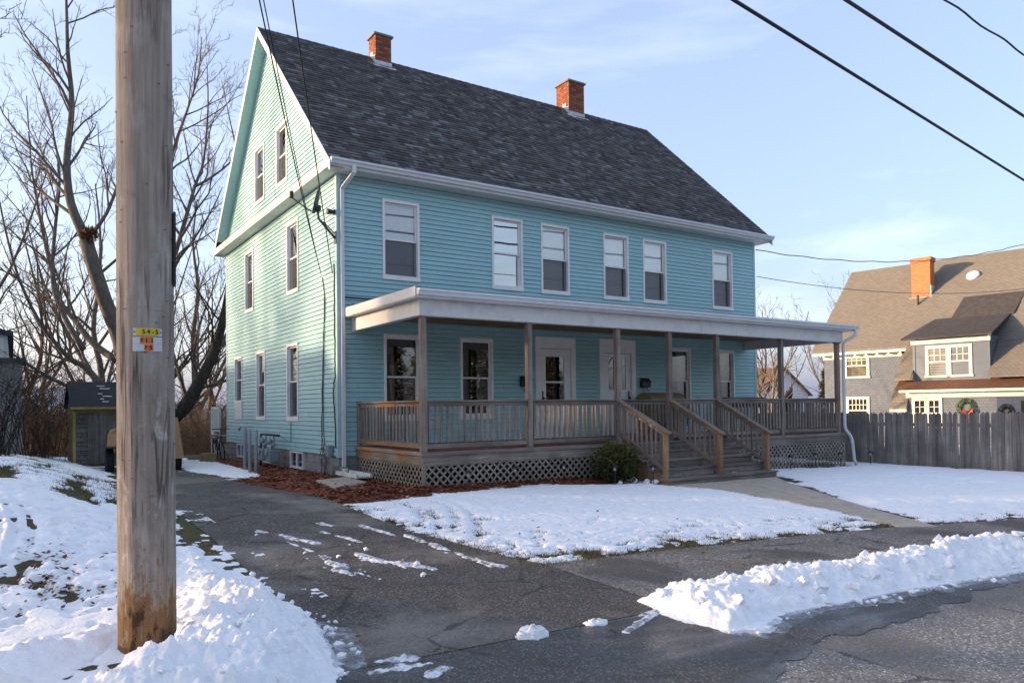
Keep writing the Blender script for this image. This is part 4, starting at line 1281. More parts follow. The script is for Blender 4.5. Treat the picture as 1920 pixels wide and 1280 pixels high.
# ---- chimneys, brick by brick
def chimney(x0, x1, y0, y1, ztop, capd):
    m = MB(); m.box(x0 + .012, x1 - .012, y0 + .012, y1 - .012, 9.9, ztop); ch = m.build('chimney', M_MORTAR, house)
    bh, bl, bd, j = .062, .195, .09, .011
    n = int((ztop - 10.25) / (bh + j)); cache = {}
    def brick(w, d, c, rot):
        key = (round(w, 3), round(d, 3))
        if key not in cache:
            b = MB(); b.box(-w / 2, w / 2, -d / 2, d / 2, -bh / 2, bh / 2); cache[key] = b.mesh('brick', M_BRICK)
        add('brick', cache[key], ch, Vector(c) + Vector((0, 0, 0)) - OFF[ch.name], (0, 0, rot))
    for i in range(n):
        z = ztop - bh / 2 - i * (bh + j)
        if z < 10.3: break
        zs = roof_z(y0) if y0 < RY else 10.2
        for side in range(3):                      # front, left, right (the back is never seen)
            if side == 0: a0, a1 = x0, x1
            else: a0, a1 = y0 + bd, y1
            ln = a1 - a0; k = max(2, round(ln / (bl + j)))
            st = ln / k; o = (st / 2 if i % 2 else 0)
            es = sorted(set([0.0] + [o + st * q for q in range(k + 1) if 0 < o + st * q < ln - .01] + [ln]))
            for e0, e1 in zip(es[:-1], es[1:]):
                w = e1 - e0 - j
                if w < .03: continue
                c = a0 + (e0 + e1) / 2; pr = random.uniform(0, .003)
                if side == 0: brick(w, bd, (c, y0 + bd / 2 - pr, z), 0)
                elif side == 1: brick(w, bd, (x0 + bd / 2 - pr, c, z), PI / 2)
                elif i % 2 == 0: brick(w, bd, (x1 - bd / 2 + pr, c, z), PI / 2)
    m = MB(); m.box(x0 - .05, x1 + .05, y0 - .05, y1 + .05, ztop, ztop + .055); m.box(x0 - .02, x1 + .02, y0 - .02, y1 + .02, ztop + .055, ztop + .08)
    bev(m.build('cap', M_CAPSTONE, ch), .008)
    m = MB()
    zf = roof_z(y0 - .08)
    m.box(x0 - .012, x1 + .012, y0 - .012, y0 - .003, zf - .02, zf + .19)
    m.hexa([(x0 - .1, y0 - .16, roof_z(y0 - .16) + .014), (x1 + .1, y0 - .16, roof_z(y0 - .16) + .014), (x1 + .1, y0 - .012, roof_z(y0 - .012) + .014), (x0 - .1, y0 - .012, roof_z(y0 - .012) + .014),
            (x0 - .1, y0 - .16, roof_z(y0 - .16) + .02), (x1 + .1, y0 - .16, roof_z(y0 - .16) + .02), (x1 + .1, y0 - .012, roof_z(y0 - .012) + .02), (x0 - .1, y0 - .012, roof_z(y0 - .012) + .02)])
    yy = y0
    while yy < min(y1, RY):
        t = min(yy + .14, min(y1, RY))
        m.box(x0 - .012, x0 - .003, yy, t - .004, roof_z(yy) - .05, roof_z(t) + .14); yy += .14
    m.build('flashing', M_LEAD, ch)
chimney(2.85, 3.34, 4.53, 4.98, 11.47, 0)
chimney(9.70, 10.36, 4.53, 5.2, 11.74, 0)
print('house ok')

# ================================================================== FRONT PORCH
PX0, PX1, PY = .373, 12.93, -3.10
DK = .20                                  # deck level
porch = thing('front_porch', (6.5, -1.6, -.55), 'weathered wooden front porch with white flat roof, railings and lattice skirt', 'porch')
m = MB(); x = PX0
while x < PX1 - .01:                     # deck boards run from the wall to the street
    m.cr = random.random(); b = min(x + .135, PX1); m.box(x, b - .006, PY - .03, -.02, DK - .03, DK); x += .14
tag(m.build('deck_boards', M_DECKED, porch), None, None, None, 'stuff')
m = MB(); m.box(PX0 + .05, PX1 - .05, PY + .05, -.02, DK - .2, DK - .035); m.build('joists', M_WX, porch)
# rim boards
for a, b in ((PX0, 4.9), (8.05, PX1)):
    m = MB(); m.box(a, b, PY, PY + .04, -.03, DK - .032); m.build('rim_board', M_WX, porch)
m = MB(); m.box(PX0, PX0 + .04, PY + .041, -.02, -.03, DK - .032); m.build('rim_board', M_WY, porch)
m = MB(); m.box(PX1 - .04, PX1, PY + .041, -.02, -.03, DK - .032); m.build('rim_board', M_WY, porch)
for a, b in ((PX0 - .03, 4.9), (8.05, PX1 + .03)):
    m = MB(); m.box(a, b, PY - .035, PY, DK - .075, DK - .005); bev(m.build('deck_nosing', M_WX, porch), .006)
m = MB(); m.box(PX0 - .03, PX0 - .001, PY, -.02, DK - .07, DK - .004); bev(m.build('deck_nosing', M_WY, porch), .006)

# posts
POSTS = [.415, 2.69, 4.95, 6.46, 7.99, 10.34, 12.70]
PYC = PY + .06
pm = MB(); pm.box(-.052, .052, -.052, .052, 0, 2.565 - DK); pm.box(-.085, .085, -.07, .07, 2.565 - DK, 2.59 - DK); pme = pm.mesh('post', M_WV)
for x in POSTS: add('post', pme, porch, Vector((x, PYC, DK)) - OFF[porch.name], (0, 0, random.uniform(-.02, .02)))

# railings
bal = MB(); bal.box(-.019, .019, -.019, .019, .355, 1.0); bal_me = bal.mesh('baluster', M_WV)
def railing(p, q, mat_top, spacing=.115, top=1.11, bottom=.34, mat_bot=None):
    p = Vector(p); q = Vector(q); d = q - p; L = d.length; u = d.normalized(); side = Vector((-u.y, u.x, 0))
    m = MB()
    up = Vector((0, 0, 1))
    def rail(z0, z1, w, jog):
        a = p + up * z0 + side * jog; b = q + up * z0 + side * jog
        m.bar(a + up * ((z1 - z0) / 2), b + up * ((z1 - z0) / 2), w, z1 - z0)
    rail(top - .11, top - .03, .04, .021); rail(top - .03, top, .095, 0)
    rail(bottom - .09, bottom + .0, .04, .021)
    r = m.build('railing', mat_top, porch); bev(r, .005)
    n = int(L / spacing)
    for i in range(n):
        t = (i + .5) / n
        c = p + d * t - side * .019
        add('baluster', bal_me, r, c - OFF[porch.name], (random.uniform(-.012, .012), random.uniform(-.012, .012), math.atan2(u.y, u.x) + random.uniform(-.05, .05)))
    return r
for a, b in ((0, 1), (1, 2), (3, 4), (4, 5), (5, 6)):
    railing((POSTS[a] + .05, PYC, 0), (POSTS[b] - .05, PYC, 0), M_WX)
railing((PX0 + .06, -.04, 0), (PX0 + .06, PYC + .05, 0), M_WY, .15)
railing((PX1 - .06, PYC + .05, 0), (PX1 - .06, -.04, 0), M_WY, .15)
railing((6.0, -2.0, 0), (7.40, -2.0, 0), M_WX, .115)
m = MB(); m.box(7.40, 7.49, -2.05, -1.96, DK, 1.10); bev(m.build('rail_post', M_NEWWOOD, porch), .005)
m = MB(); m.box(PX0 + .015, PX0 + .10, -.11, -.03, DK, 1.13); bev(m.build('rail_post', M_WV, porch), .005)

# steps
TREADS = [(-4.62, -.45), (-4.30, -.288), (-3.98, -.125), (-3.66, .038)]
SX0, SX1 = 4.9, 8.06
stairs_m = MB()
for k, (y, z) in enumerate(TREADS):
    nx0, nx1 = (SX0, SX1)
    for j in range(2):
        t = MB(); t.cr = random.random()
        t.box(nx0 - .03, nx1 + .03, y + j * .165, y + j * .165 + .158, z - .038, z)
        bev(t.build('step_tread', M_WX, porch), .006)
    r = MB(); r.box(nx0, nx1, y + .03, y + .05, z - .16 if k else gz(6.5, -4.6) - .05, z - .042); r.build('step_riser', M_WX, porch)
r = MB(); r.box(SX0, SX1, -3.32, -3.30, .04, DK - .035); r.build('step_riser', M_WX, porch)
r = MB(); r.box(SX0 - .02, SX1 + .02, -3.34, -3.13, DK - .036, DK - .001); bev(r.build('step_tread', M_WX, porch), .006)
for x in (SX0 + .02, 6.46, SX1 - .06):
    s = MB(); s.hexa([(x, -4.55, -.75), (x + .04, -4.55, -.75), (x + .04, -3.15, -.45), (x, -3.15, -.45), (x, -4.55, -.50), (x + .04, -4.55, -.50), (x + .04, -3.15, .15), (x, -3.15, .15)])
    s.build('stringer', M_NEWWOOD if x < 5 else M_WX, porch)
NEWEL = [(4.95, .42, -.62), (6.50, .36, -.45), (8.0, .33, -.45)]
for (x, zt, zb), px in zip(NEWEL, (4.95, 6.46, 7.99)):
    n = MB(); n.box(x - .045, x + .045, -4.45, -4.36, zb, zt); bev(n.build('newel_post', M_NEWWOOD, porch), .005)
    m = MB()
    a, b = Vector((px, PYC - .05, 1.08)), Vector((x, -4.52, zt + .01))
    m.bar(a, b, .13, .035); m.bar(a + Vector((.0, 0, -.07)), b + Vector((.0, .1, -.03)), .035, .085)
    m.bar(Vector((px, PYC - .05, .42)), Vector((x, -4.36, zb + .34 if zb < -.5 else zb + .18)), .035, .08)
    r = m.build('stair_railing', M_RAILNEW, porch); bev(r, .005)
    for i in range(9):
        t = (i + .6) / 9.4
        y = PYC - .06 + t * (-4.36 - PYC + .06); xx = px + (x - px) * t + .03
        zt_ = 1.05 + t * (zt - .03 - 1.05); zb_ = .37 + t * ((zb + .30 if zb < -.5 else zb + .14) - .37)
        q = MB(); q.box(xx - .019, xx + .019, y - .019, y + .019, zb_ - .06, zt_ - .02); q.build('baluster', M_WV, r)

# lattice skirts
def lattice(fr, a0, a1, z0, z1, d, mat=M_LATTICE, pitch=.15, w=.037):
    m = MB()
    fr.box(m, a0, a0 + .05, d - .02, d + .004, z0 + .0, z1); fr.box(m, a1 - .05, a1, d - .02, d + .004, z0, z1)
    fr.box(m, a0 + .05, a1 - .05, d - .022, d + .002, z1 - .03, z1)
    lat = m.build('lattice_skirt', mat, porch)
    H = z1 - z0
    for lay, sg in ((0, 1), (1, -1)):
        c = a0 - H
        dd = d - .016 + lay * .007
        while c < a1 + H:
            # centre line from (c, z0) to (c + sg*H, z1), clipped to the panel
            s0, s1 = 0.0, 1.0
            A0, A1 = c, c + sg * H
            def tcl(v): return (v - A0) / (A1 - A0)
            lo, hi = sorted((tcl(a0 + .02), tcl(a1 - .02)))
            s0, s1 = max(0, lo), min(1, hi)
            if s1 - s0 > .06:
                b = MB(); b.cr = random.random()
                hw = w / 2 * 1.414
                p0, p1 = A0 + (A1 - A0) * s0, A0 + (A1 - A0) * s1
                q0, q1 = z0 + H * s0, z0 + H * s1
                b.hexa([fr.p(p0 - hw, dd, q0), fr.p(p0 + hw, dd, q0), fr.p(p1 + hw, dd, q1), fr.p(p1 - hw, dd, q1),
                        fr.p(p0 - hw, dd + .0065, q0), fr.p(p0 + hw, dd + .0065, q0), fr.p(p1 + hw, dd + .0065, q1), fr.p(p1 - hw, dd + .0065, q1)])
                b.build('slat', mat, lat)
            c += pitch
    return lat
PF = Fr((0, PY, 0), (1, 0, 0), (0, -1, 0)); PL = Fr((PX0, 0, 0), (0, 1, 0), (-1, 0, 0)); PR = Fr((PX1, 0, 0), (0, 1, 0), (1, 0, 0))
lattice(PF, PX0 + .01, 4.88, -.52, -.03, -.02)
lattice(PF, 8.10, PX1, -.68, -.03, -.02)
lattice(PL, PY + .02, -.12, -.5, -.03, -.02, M_LATTICE)

# roof of the porch
m = MB()
m.hexa([(.30, PY - .06, 2.59), (12.80, PY - .06, 2.59), (12.80, PY + .10, 2.59), (.30, PY + .10, 2.59), (.30, PY - .06, 2.872), (12.80, PY - .06, 2.872), (12.80, PY + .10, 2.872), (.30, PY + .10, 2.872)])
bev(m.build('beam', M_WHITED, porch), .005)
m = MB(); m.box(.30, .44, PY + .101, -.10, 2.595, 2.87); m.box(.285, .455, -.10, -.03, 2.57, 2.874); bev(m.build('beam', M_WHITED, porch), .005)
m = MB(); m.box(12.66, 12.80, PY + .101, -.03, 2.595, 2.87); bev(m.build('beam', M_WHITED, porch), .005)
m = MB()
y = PY + .11
while y < -.04:
    m.cr = random.random(); m.box(.45, 12.65, y, min(y + .085, -.03), 2.858, 2.869); y += .09
tag(m.build('ceiling_boards', M_CEIL, porch), None, None, None, 'stuff')
m = MB()
m.hexa([(.14, PY - .26, 2.876), (13.05, PY - .26, 2.876), (13.05, -.02, 2.876), (.14, -.02, 2.876), (.14, PY - .26, 3.035), (13.05, PY - .26, 3.035), (13.05, -.02, 3.075), (.14, -.02, 3.075)])
pr = m.build('porch_roof', M_WHITED, porch)
m = MB()
m.hexa([(.15, PY - .22, 3.038), (13.03, PY - .22, 3.038), (13.03, -.019, 3.078), (.15, -.019, 3.078), (.15, PY - .22, 3.046), (13.03, PY - .22, 3.046), (13.03, -.019, 3.086), (.15, -.019, 3.086)])
m.box(.3, 12.9, -.035, -.019, 3.08, 3.17)
m.build('roof_membrane', M_RUBBER, pr)
m = MB()                                   # curled strip of loose flashing along the wall
for i in range(40):
    x = 2.2 + i * .255
    h = .03 + .05 * abs(math.sin(i * .55)) + random.uniform(0, .02)
    m.poly([(x, -.30, 3.09), (x + .25, -.30, 3.09), (x + .25, -.12, 3.09 + h), (x, -.12, 3.09 + h)])
m.build('loose_flashing', M_RUBBER, pr)
m = MB(); gutter(m, .15, 13.10, PY - .262, 3.02, .11, .105); m.build('gutter', M_GUTTER, porch)
m = MB(); m.box(.125, .141, PY - .25, -.02, 2.89, 3.06); m.build('fascia', M_WHITED, porch)
m = MB()
m.tube([(12.98, PY - .32, 2.93), (12.98, PY - .32, 2.80), (12.96, PY - .28, 2.74), (12.84, PY - .11, 2.62), (12.80, PY - .07, 2.54), (12.80, PY - .07, .40), (12.83, PY - .08, .27), (12.98, PY - .12, .10), (13.03, PY - .13, -.02), (13.06, PY - .16, -.52), (13.10, PY - .20, -.66)], .043, 10)
m.build('downspout', M_GUTTER, porch, True)
# ceiling lights
for x in (6.9, 10.3):
    t = thing('porch_light', (x, -2.2, 2.857), 'small flush glass ceiling light above the ' + ('steps' if x < 8 else 'right half of the porch'), 'lamp', 'porch ceiling lights')
    m = MB(); m.lathe((x, -2.2, 2.857), [(.02, 0), (.11, -.001), (.11, -.02), (.10, -.025)], 16); m.build('base', M_WHITE, t)
    m = MB(); m.lathe((x, -2.2, 2.832), [(.095, 0), (.10, -.03), (.07, -.085), (.02, -.11), (.0, -.115)], 16); m.build('shade', M_SHADE, t, True)

# ---- things on the porch
def mailbox(x, label):
    t = thing('mailbox', (x, 0, 1.45), label, 'mailbox', 'wall mailboxes')
    m = MB(); FRONT.box(m, x - .16, x + .16, .018, .12, 1.46, 1.64); bev(m.build('box', M_BLACK, t), .012, 2)
    m = MB(); m.hexa([FRONT.p(x - .17, .13, 1.60), FRONT.p(x + .17, .13, 1.60), FRONT.p(x + .17, .016, 1.70), FRONT.p(x - .17, .016, 1.70), FRONT.p(x - .17, .135, 1.61), FRONT.p(x + .17, .135, 1.61), FRONT.p(x + .17, .016, 1.712), FRONT.p(x - .17, .016, 1.712)]); m.build('lid', M_BLACK, t)
    for s in (-1, 1):
        m = MB(); m.tube([FRONT.p(x + s * .09, .05, 1.46), FRONT.p(x + s * .09, .06, 1.36), FRONT.p(x + s * .09, .11, 1.34), FRONT.p(x + s * .09, .12, 1.39)], .007, 6); m.build('paper_hook', M_BLACK, t)
mailbox(4.68, 'black wall mailbox left of the storm door')
mailbox(8.58, 'black wall mailbox right of the panel door, above the brown deck box')
t = thing('deck_box', (8.85, -.38, DK), 'brown deck box with rounded lid against the porch wall', 'box')
M_BROWNBOX = m_plain('brown_plastic', (.24, .175, .10), .55, .3, .15)
m = MB(); m.box(8.22, 9.44, -.68, -.08, DK + .0, DK + .76); bev(m.build('body', M_BROWNBOX, t), .02, 2)
for a, b in ((8.20, 8.82), (8.84, 9.46)):
    m = MB(); n = 10; i0 = len(m.v)
    for xx in (a, b):
        for k in range(n + 1):
            an = PI * k / n; m.v.append((xx, -.38 - .32 * math.cos(an), DK + .76 + .35 * math.sin(an) ** .7))
    for k in range(n): m.face((i0 + k, i0 + k + 1, i0 + n + 2 + k, i0 + n + 1 + k))
    m.face([i0 + k for k in range(n, -1, -1)]); m.face([i0 + n + 1 + k for k in range(n + 1)])
    m.build('lid', M_BROWNBOX, t, False)
t = thing('porch_chair', (7.3, -2.75, DK), 'blue grey slatted wooden chair behind the right stair railing', 'chair')
M_CHAIR = m_plain('chair_blue_grey', (.16, .17, .21), .7, .2, .2)
for k in range(5):
    m = MB(); m.box(6.98 + k * .12, 7.07 + k * .12, -2.62, -2.60, DK + .30, DK + .72); m.build('back_slat', M_CHAIR, t)
m = MB(); m.box(6.96, 7.58, -2.60, -2.15, DK + .36, DK + .39); m.build('seat', M_CHAIR, t)
for xx in (6.97, 7.52):
    for yy in (-2.62, -2.18):
        m = MB(); m.box(xx, xx + .05, yy, yy + .05, DK, DK + .36); m.build('leg', M_CHAIR, t)
t = add('rail_mat', (lambda m: (m.box(8.25, 9.7, PYC - .055, PYC + .06, 1.113, 1.14), m.box(8.25, 9.7, PYC + .055, PYC + .065, .9, 1.113), m.mesh('rail_mat', M_BLACK))[-1])(MB()))
tag(t, 'black rubber mat folded over the railing right of the steps', 'mat')
print('porch ok')

# ================================================================== THINGS ON THE SIDE WALL
SB = thing('satellite_dish', (-.02, .02, 4.5), 'grey satellite dish with feed arm on the house corner', 'satellite dish')
m = MB(); m.box(-.04, -.018, -.02, .10, 4.40, 4.66); m.build('wall_plate', M_DISH, SB)
m = MB(); m.tube([(-.03, .04, 4.52), (-.50, -.30, 4.80), (-.52, -.33, 4.98)], .026, 8); m.build('mast', M_DISH, SB, True)
m = MB(); m.tube([(-.03, .06, 4.62), (-.35, -.16, 4.78)], .012, 6); m.build('brace', M_DISH, SB)
dc = Vector((-.57, -.35, 5.14)); dn = Vector((-.90, .36, .26)).normalized(); du = dn.cross(Vector((0, 0, 1))).normalized(); dv = du.cross(dn)
m = MB(); n = 24
for k in range(6):
    r = k / 5
    for j in range(n):
        a = 2 * PI * j / n
        p = dc + du * (.23 * r * math.cos(a)) + dv * (.27 * r * math.sin(a)) + dn * (.05 * r * r - .05)
        m.v.append(tuple(p))
for k in range(5):
    for j in range(n): m.face((k * n + j, k * n + (j + 1) % n, (k + 1) * n + (j + 1) % n, (k + 1) * n + j))
o = m.build('reflector', M_DISH, SB, True); sm = o.modifiers.new('solid', 'SOLIDIFY'); sm.thickness = .012
m = MB(); m.box(-.60, -.48, -.42, -.26, 4.92, 5.04); bev(m.build('bracket', M_BLACK, SB), .015)
m = MB(); m.tube([dc - dv * .25 - dn * .05, dc - dv * .22 + dn * .10, dc + dn * .46 - dv * .08], .016, 8); m.build('feed_arm', M_DISH, SB)
m = MB(); e = dc + dn * .46 - dv * .08; m.box(e.x - .035, e.x + .035, e.y - .035, e.y + .035, e.z - .02, e.z + .12); bev(m.build('feed_horn', M_BLACK, SB), .01)
t = thing('flood_light', (-.02, .06, 5.1), 'small black flood light high on the house corner', 'lamp')
m = MB(); m.box(-.05, -.018, .03, .13, 5.02, 5.12); m.build('base', M_BLACK, t)
m = MB(); m.lathe((-.05, .08, 5.07), [(.03, 0), (.05, -.05), (.065, -.12), (.06, -.13)], 12, 'x'); m.build('head', M_BLACK, t, True)

# gas meter set
GM = thing('gas_meter', (-.25, 4.05, -.45), 'grey gas meters with pipework on the side wall', 'gas meter')
for y0 in (3.72, 4.42):
    m = MB(); m.box(-.42, -.16, y0 - .17, y0 + .17, -.30, .0); bev(m.build('meter_body', M_METER, GM), .03, 3)
    m = MB(); m.lathe((-.43, y0, -.06), [(.09, 0), (.09, -.03), (.075, -.04)], 14, 'x'); m.build('dial', M_STEEL, GM)
    m = MB(); m.tube([(-.29, y0 - .08, 0), (-.29, y0 - .08, .30), (-.29, y0 - .02, .36)], .022, 8); m.tube([(-.29, y0 + .08, 0), (-.29, y0 + .08, .22), (-.22, y0 + .08, .24)], .022, 8)
    m.lathe((-.29, y0 - .08, .12), [(.0, -.03), (.06, -.02), (.06, .02), (.0, .03)], 12); m.build('pipe', M_STEEL, GM, True)
    m = MB(); m.lathe((-.34, y0 + .1, .2), [(.03, -.06), (.085, -.02), (.085, .02), (.03, .06)], 12, 'x'); m.build('regulator', M_STEEL, GM, True)
m = MB(); m.tube([(-.29, 3.2, .36), (-.29, 4.72, .36), (-.29, 4.78, .30), (-.29, 4.78, -.45)], .027, 8); m.build('manifold', M_BLACK, GM, True)
m = MB(); m.tube([(-.03, 3.1, .66), (-.03, 3.12, .2), (-.29, 3.25, .36)], .008, 6); m.build('vent_tube', M_BLACK, GM)
BV = [(-1.08, 3.22), (-1.12, 2.62), (-1.12, 2.08)]
for i, (x, y) in enumerate(BV):
    z0 = gz(x, y) - .05
    t = thing('bollard', (x, y, z0), 'grey steel pipe bollard guarding the gas meters, ' + ('farthest from the street', 'middle one of three', 'nearest the street')[i], 'bollard', 'gas meter bollards')
    m = MB(); m.lathe((x, y, z0), [(.036, 0), (.036, .53 - z0 - .02), (.030, .53 - z0), (0, .53 - z0 + .005)], 14); m.build('pipe', M_STEEL, t, True)
t = thing('vent_pipe', (-.6, 4.9, -.45), 'grey gooseneck vent pipe behind the bollards', 'pipe')
m = MB(); m.tube([(-.35, 4.7, -.12), (-.58, 4.88, -.08), (-.62, 4.92, .0), (-.62, 4.95, .44), (-.63, 5.02, .53), (-.65, 5.2, .56), (-.67, 5.36, .53), (-.68, 5.42, .45)], .030, 10); m.build('pipe', M_STEEL, t, True)

def wire(name, pts, r, mat, label, cat='wire', n=6, sag=0.0, group=None):
    P = [Vector(p) for p in pts]
    if len(P) == 2 and sag:
        a, b = P; P = [a.lerp(b, i / 24) - Vector((0, 0, 4 * sag * (i / 24) * (1 - i / 24))) for i in range(25)]
    m = MB(); m.tube(P, r, n); o = m.build(name, mat, None, True)
    return tag(o, label, cat, group)
def wob(pts, amp, n=9):
    out = []
    for a, b in zip(pts[:-1], pts[1:]):
        a = Vector(a); b = Vector(b)
        for i in range(n): out.append(a.lerp(b, i / n) + Vector((0, random.gauss(0, amp), random.gauss(0, amp * .3))))
    return out + [Vector(pts[-1])]
wire('wall_cable', wob([(-.03, .82, 3.82), (-.03, .67, 3.34), (-.03, .78, 2.4), (-.03, .86, 1.74), (-.03, .92, .6), (-.05, .86, .25), (-.03, .95, .1)], .008), .011, M_CABLE, 'black service cable running down the side wall, left of the pair', 'cable')
wire('wall_cable', wob([(-.03, .72, 3.4), (-.03, .76, 2.4), (-.03, .82, 1.3), (-.03, .80, .4), (-.06, .66, .2), (-.03, .40, .12)], .008), .008, M_CABLEG, 'thin grey cable hanging beside the black service cable', 'cable')
wire('wall_cable', wob([(-.03, .10, 4.0), (-.03, .11, 2.6), (-.03, .09, 1.7), (-.05, .16, 1.3), (-.03, .13, .9), (-.03, .07, .16)], .012), .013, M_CABLE, 'thick black cable bundle down the house corner', 'cable')
pts = []
for i in range(70):
    a = i * .55; pts.append((-.05 - .03 * math.sin(i * 1.3), .75 + (.16 + .08 * math.sin(i * .7)) * math.cos(a), -.05 + (.25 + .1 * math.cos(i * .9)) * math.sin(a) - .002 * i))
wire('cable_coil', pts, .005, M_CABLEG, 'tangled loops of loose cable low on the house corner', 'cable')
t = thing('junction_box', (-.05, .33, .05), 'grey utility junction box beside the cable tangle', 'box')
m = MB(); m.box(-.12, -.018, .24, .42, -.02, .22); bev(m.build('body', M_METER, t), .012, 2)
m = MB(); m.box(-.128, -.12, .25, .41, -.01, .21); m.build('cover', M_METER, t)
wire('wall_cable', [(.1, -.03, 3.30), (1.2, -.03, 3.29), (2.6, -.035, 3.27), (3.4, -.03, 3.22)], .012, M_CABLE, 'black cable along the front wall just above the porch roof', 'cable')

# splash block and pad at the corner
t = add('concrete_pad', (lambda m: (m.hexa([(-1.05, -2.6, gz(-1, -2.5) - .1), (-.2, -2.0, gz(0, -2) - .1), (-.1, -.7, gz(0, -1) - .1), (-.9, -1.2, gz(-1, -1) - .1), (-1.05, -2.6, gz(-1, -2.5) + .09), (-.2, -2.0, gz(0, -2) + .09), (-.1, -.7, gz(0, -1) + .09), (-.9, -1.2, gz(-1, -1) + .09)]), m.mesh('concrete_pad', M_CONC))[-1])(MB()))
bev(t, .02, 2); tag(t, 'brown concrete pad set in the mulch at the house corner', 'concrete pad')
t = thing('splash_block', (0, -.9, gz(0, -.9)), 'white splash block under the corner downspout', 'splash block')
sz = gz(0, -1) + .1
m = MB(); m.box(-.16, .16, -1.35, -.25, sz, sz + .03); m.build('tray', M_SPLASH, t)
for a, b in ((-.16, -.12), (.12, .16)):
    m = MB(); m.box(a, b, -1.35, -.25, sz + .03, sz + .075); m.build('edge', M_SPLASH, t)
m = MB(); m.lathe((-.05, -.5, sz + .03), [(.045, 0), (.06, .1), (.05, .1), (.04, .02)], 12); o = m.build('cup', M_SPLASH, t)

# evergreen bush by the steps
def leaf_ball(m, c, r, n, size, squash=1.0, seed=0):
    rr = random.Random(seed)
    for i in range(n):
        while True:
            v = Vector((rr.uniform(-1, 1), rr.uniform(-1, 1), rr.uniform(-1, 1)))
            if .05 < v.length < 1: break
        v = v.normalized() * (rr.uniform(.62, 1.02) if rr.random() < .85 else rr.uniform(.2, .7))
        k = 1 + .22 * math.sin(v.x * 5 + seed) * math.cos(v.y * 6 + 1) + .13 * math.sin(v.z * 11 + v.x * 9)
        p = Vector((c[0] + v.x * r[0] * k, c[1] + v.y * r[1] * k, c[2] + v.z * r[2] * k))
        d = (v + Vector((rr.gauss(0, .5), rr.gauss(0, .5), rr.gauss(.35, .5)))).normalized(); s = d.cross(Vector((rr.gauss(0, 1), rr.gauss(0, 1), rr.gauss(0, 1)))).normalized()
        m.cr = min(1, max(0, rr.gauss(.35 + .3 * v.z, .25))); L = size * rr.uniform(.6, 1.4); w = L * .22
        m.poly([p - s * w, p + d * L * .5 - s * w * .6, p + d * L, p + s * w])
t = thing('evergreen_bush', (4.32, -3.72, gz(4.3, -3.7)), 'round dark green evergreen bush left of the porch steps', 'bush')
m = MB(); leaf_ball(m, (4.30, -3.70, -.17), (.44, .40, .40), 9000, .055, 1, 4); m.build('foliage', M_YEW, t)
m = MB()
for i in range(9):
    a = i * .7; m.tube([(4.3, -3.7, -.62), (4.3 + .1 * math.cos(a), -3.7 + .1 * math.sin(a), -.4), (4.3 + .28 * math.cos(a), -3.7 + .28 * math.sin(a), -.05)], [.02, .014, .006], 5)
m.build('stems', M_BARKD, t)

# path lights
LP = [((.86, -3.86), 'leftmost of the row along the lattice'), ((2.04, -3.50), 'second from the left along the lattice'), ((3.28, -3.35), 'third from the left along the lattice'),
      ((3.98, -4.02), 'just left of the evergreen bush'), ((4.72, -4.30), 'between the bush and the steps'), ((9.7, -3.75), 'first to the right of the steps'), ((11.1, -3.45), 'second to the right of the steps'),
      ((12.0, -3.55), 'third to the right of the steps'), ((13.25, -3.6), 'beside the fence past the porch downspout')]
def path_light(x, y, lab):
    z = gz(x, y) + .02
    t = thing('path_light', (x, y, z), 'black solar path light on a stake, ' + lab, 'path light', 'solar path lights')
    lean = random.uniform(-.02, .02)
    m = MB(); m.tube([(x, y, z - .05), (x + lean, y, z + .24)], .009, 6); m.build('stake', M_BLACK, t)
    m = MB(); m.lathe((x + lean, y, z + .24), [(.012, 0), (.028, .01), (.045, .095)], 10); m.build('lens', M_GLASS, t, True)
    for k in range(4):
        a = k * PI / 2 + .4; m = MB(); m.tube([(x + lean + .03 * math.cos(a), y + .03 * math.sin(a), z + .25), (x + lean + .05 * math.cos(a), y + .05 * math.sin(a), z + .34)], .004, 4); m.build('rib', M_BLACK, t)
    m = MB(); m.lathe((x + lean, y, z + .335), [(.075, 0), (.06, .02), (.03, .035), (0, .04)], 10); m.build('cap', M_BLACK, t, True)
for (p, lab) in LP: path_light(p[0], p[1], lab)
print('small things ok')

# ================================================================== UTILITY POLE AND WIRES
PBX, PBY = -4.885, -9.70
pole = thing('utility_pole', (PBX, PBY, gz(PBX, PBY)), 'weathered wooden utility pole with yellow and orange number tags', 'utility pole')
def pole_c(z): return Vector((PBX - .006 * (z + .5), PBY - .020 * (z + .5), z))
m = MB(); n = 40; zs = list(np.arange(-.9, 9.6, .10))
for z in zs:
    r = .168 - .0022 * (z + .5); c = pole_c(z)
    for j in range(n):
        a = 2 * PI * j / n
        q = 1 + .014 * (float(fbm(np.array(a * 2.2 + 3), np.array(z * .6), 301)) - .5) * 2 + .010 * (float(vnoise(np.array(a * 9.0), np.array(z * .35), 305)) - .5)
        m.v.append((c.x + r * q * math.cos(a), c.y + r * q * math.sin(a), z))
for k in range(len(zs) - 1):
    for j in range(n):
        a, b = k * n + j, k * n + (j + 1) % n; m.face((a, b, b + n, a + n))
m.build('shaft', M_POLE, pole, True)
PN = Vector((CAM.x - PBX, CAM.y - PBY, 0)).normalized(); PRT = Vector((0, 0, 1)).cross(PN)
M_YEL = m_plain('tag_yellow', (.62, .46, .012), .5, .3, .08)
M_ORA = m_plain('tag_orange', (.62, .16, .02), .5, .3, .08)
M_TAG = m_plain('tag_aluminium', (.55, .56, .58), .4, .5, .08)
M_INK = m_plain('tag_ink', (.01, .01, .01), .6, .2, .05)
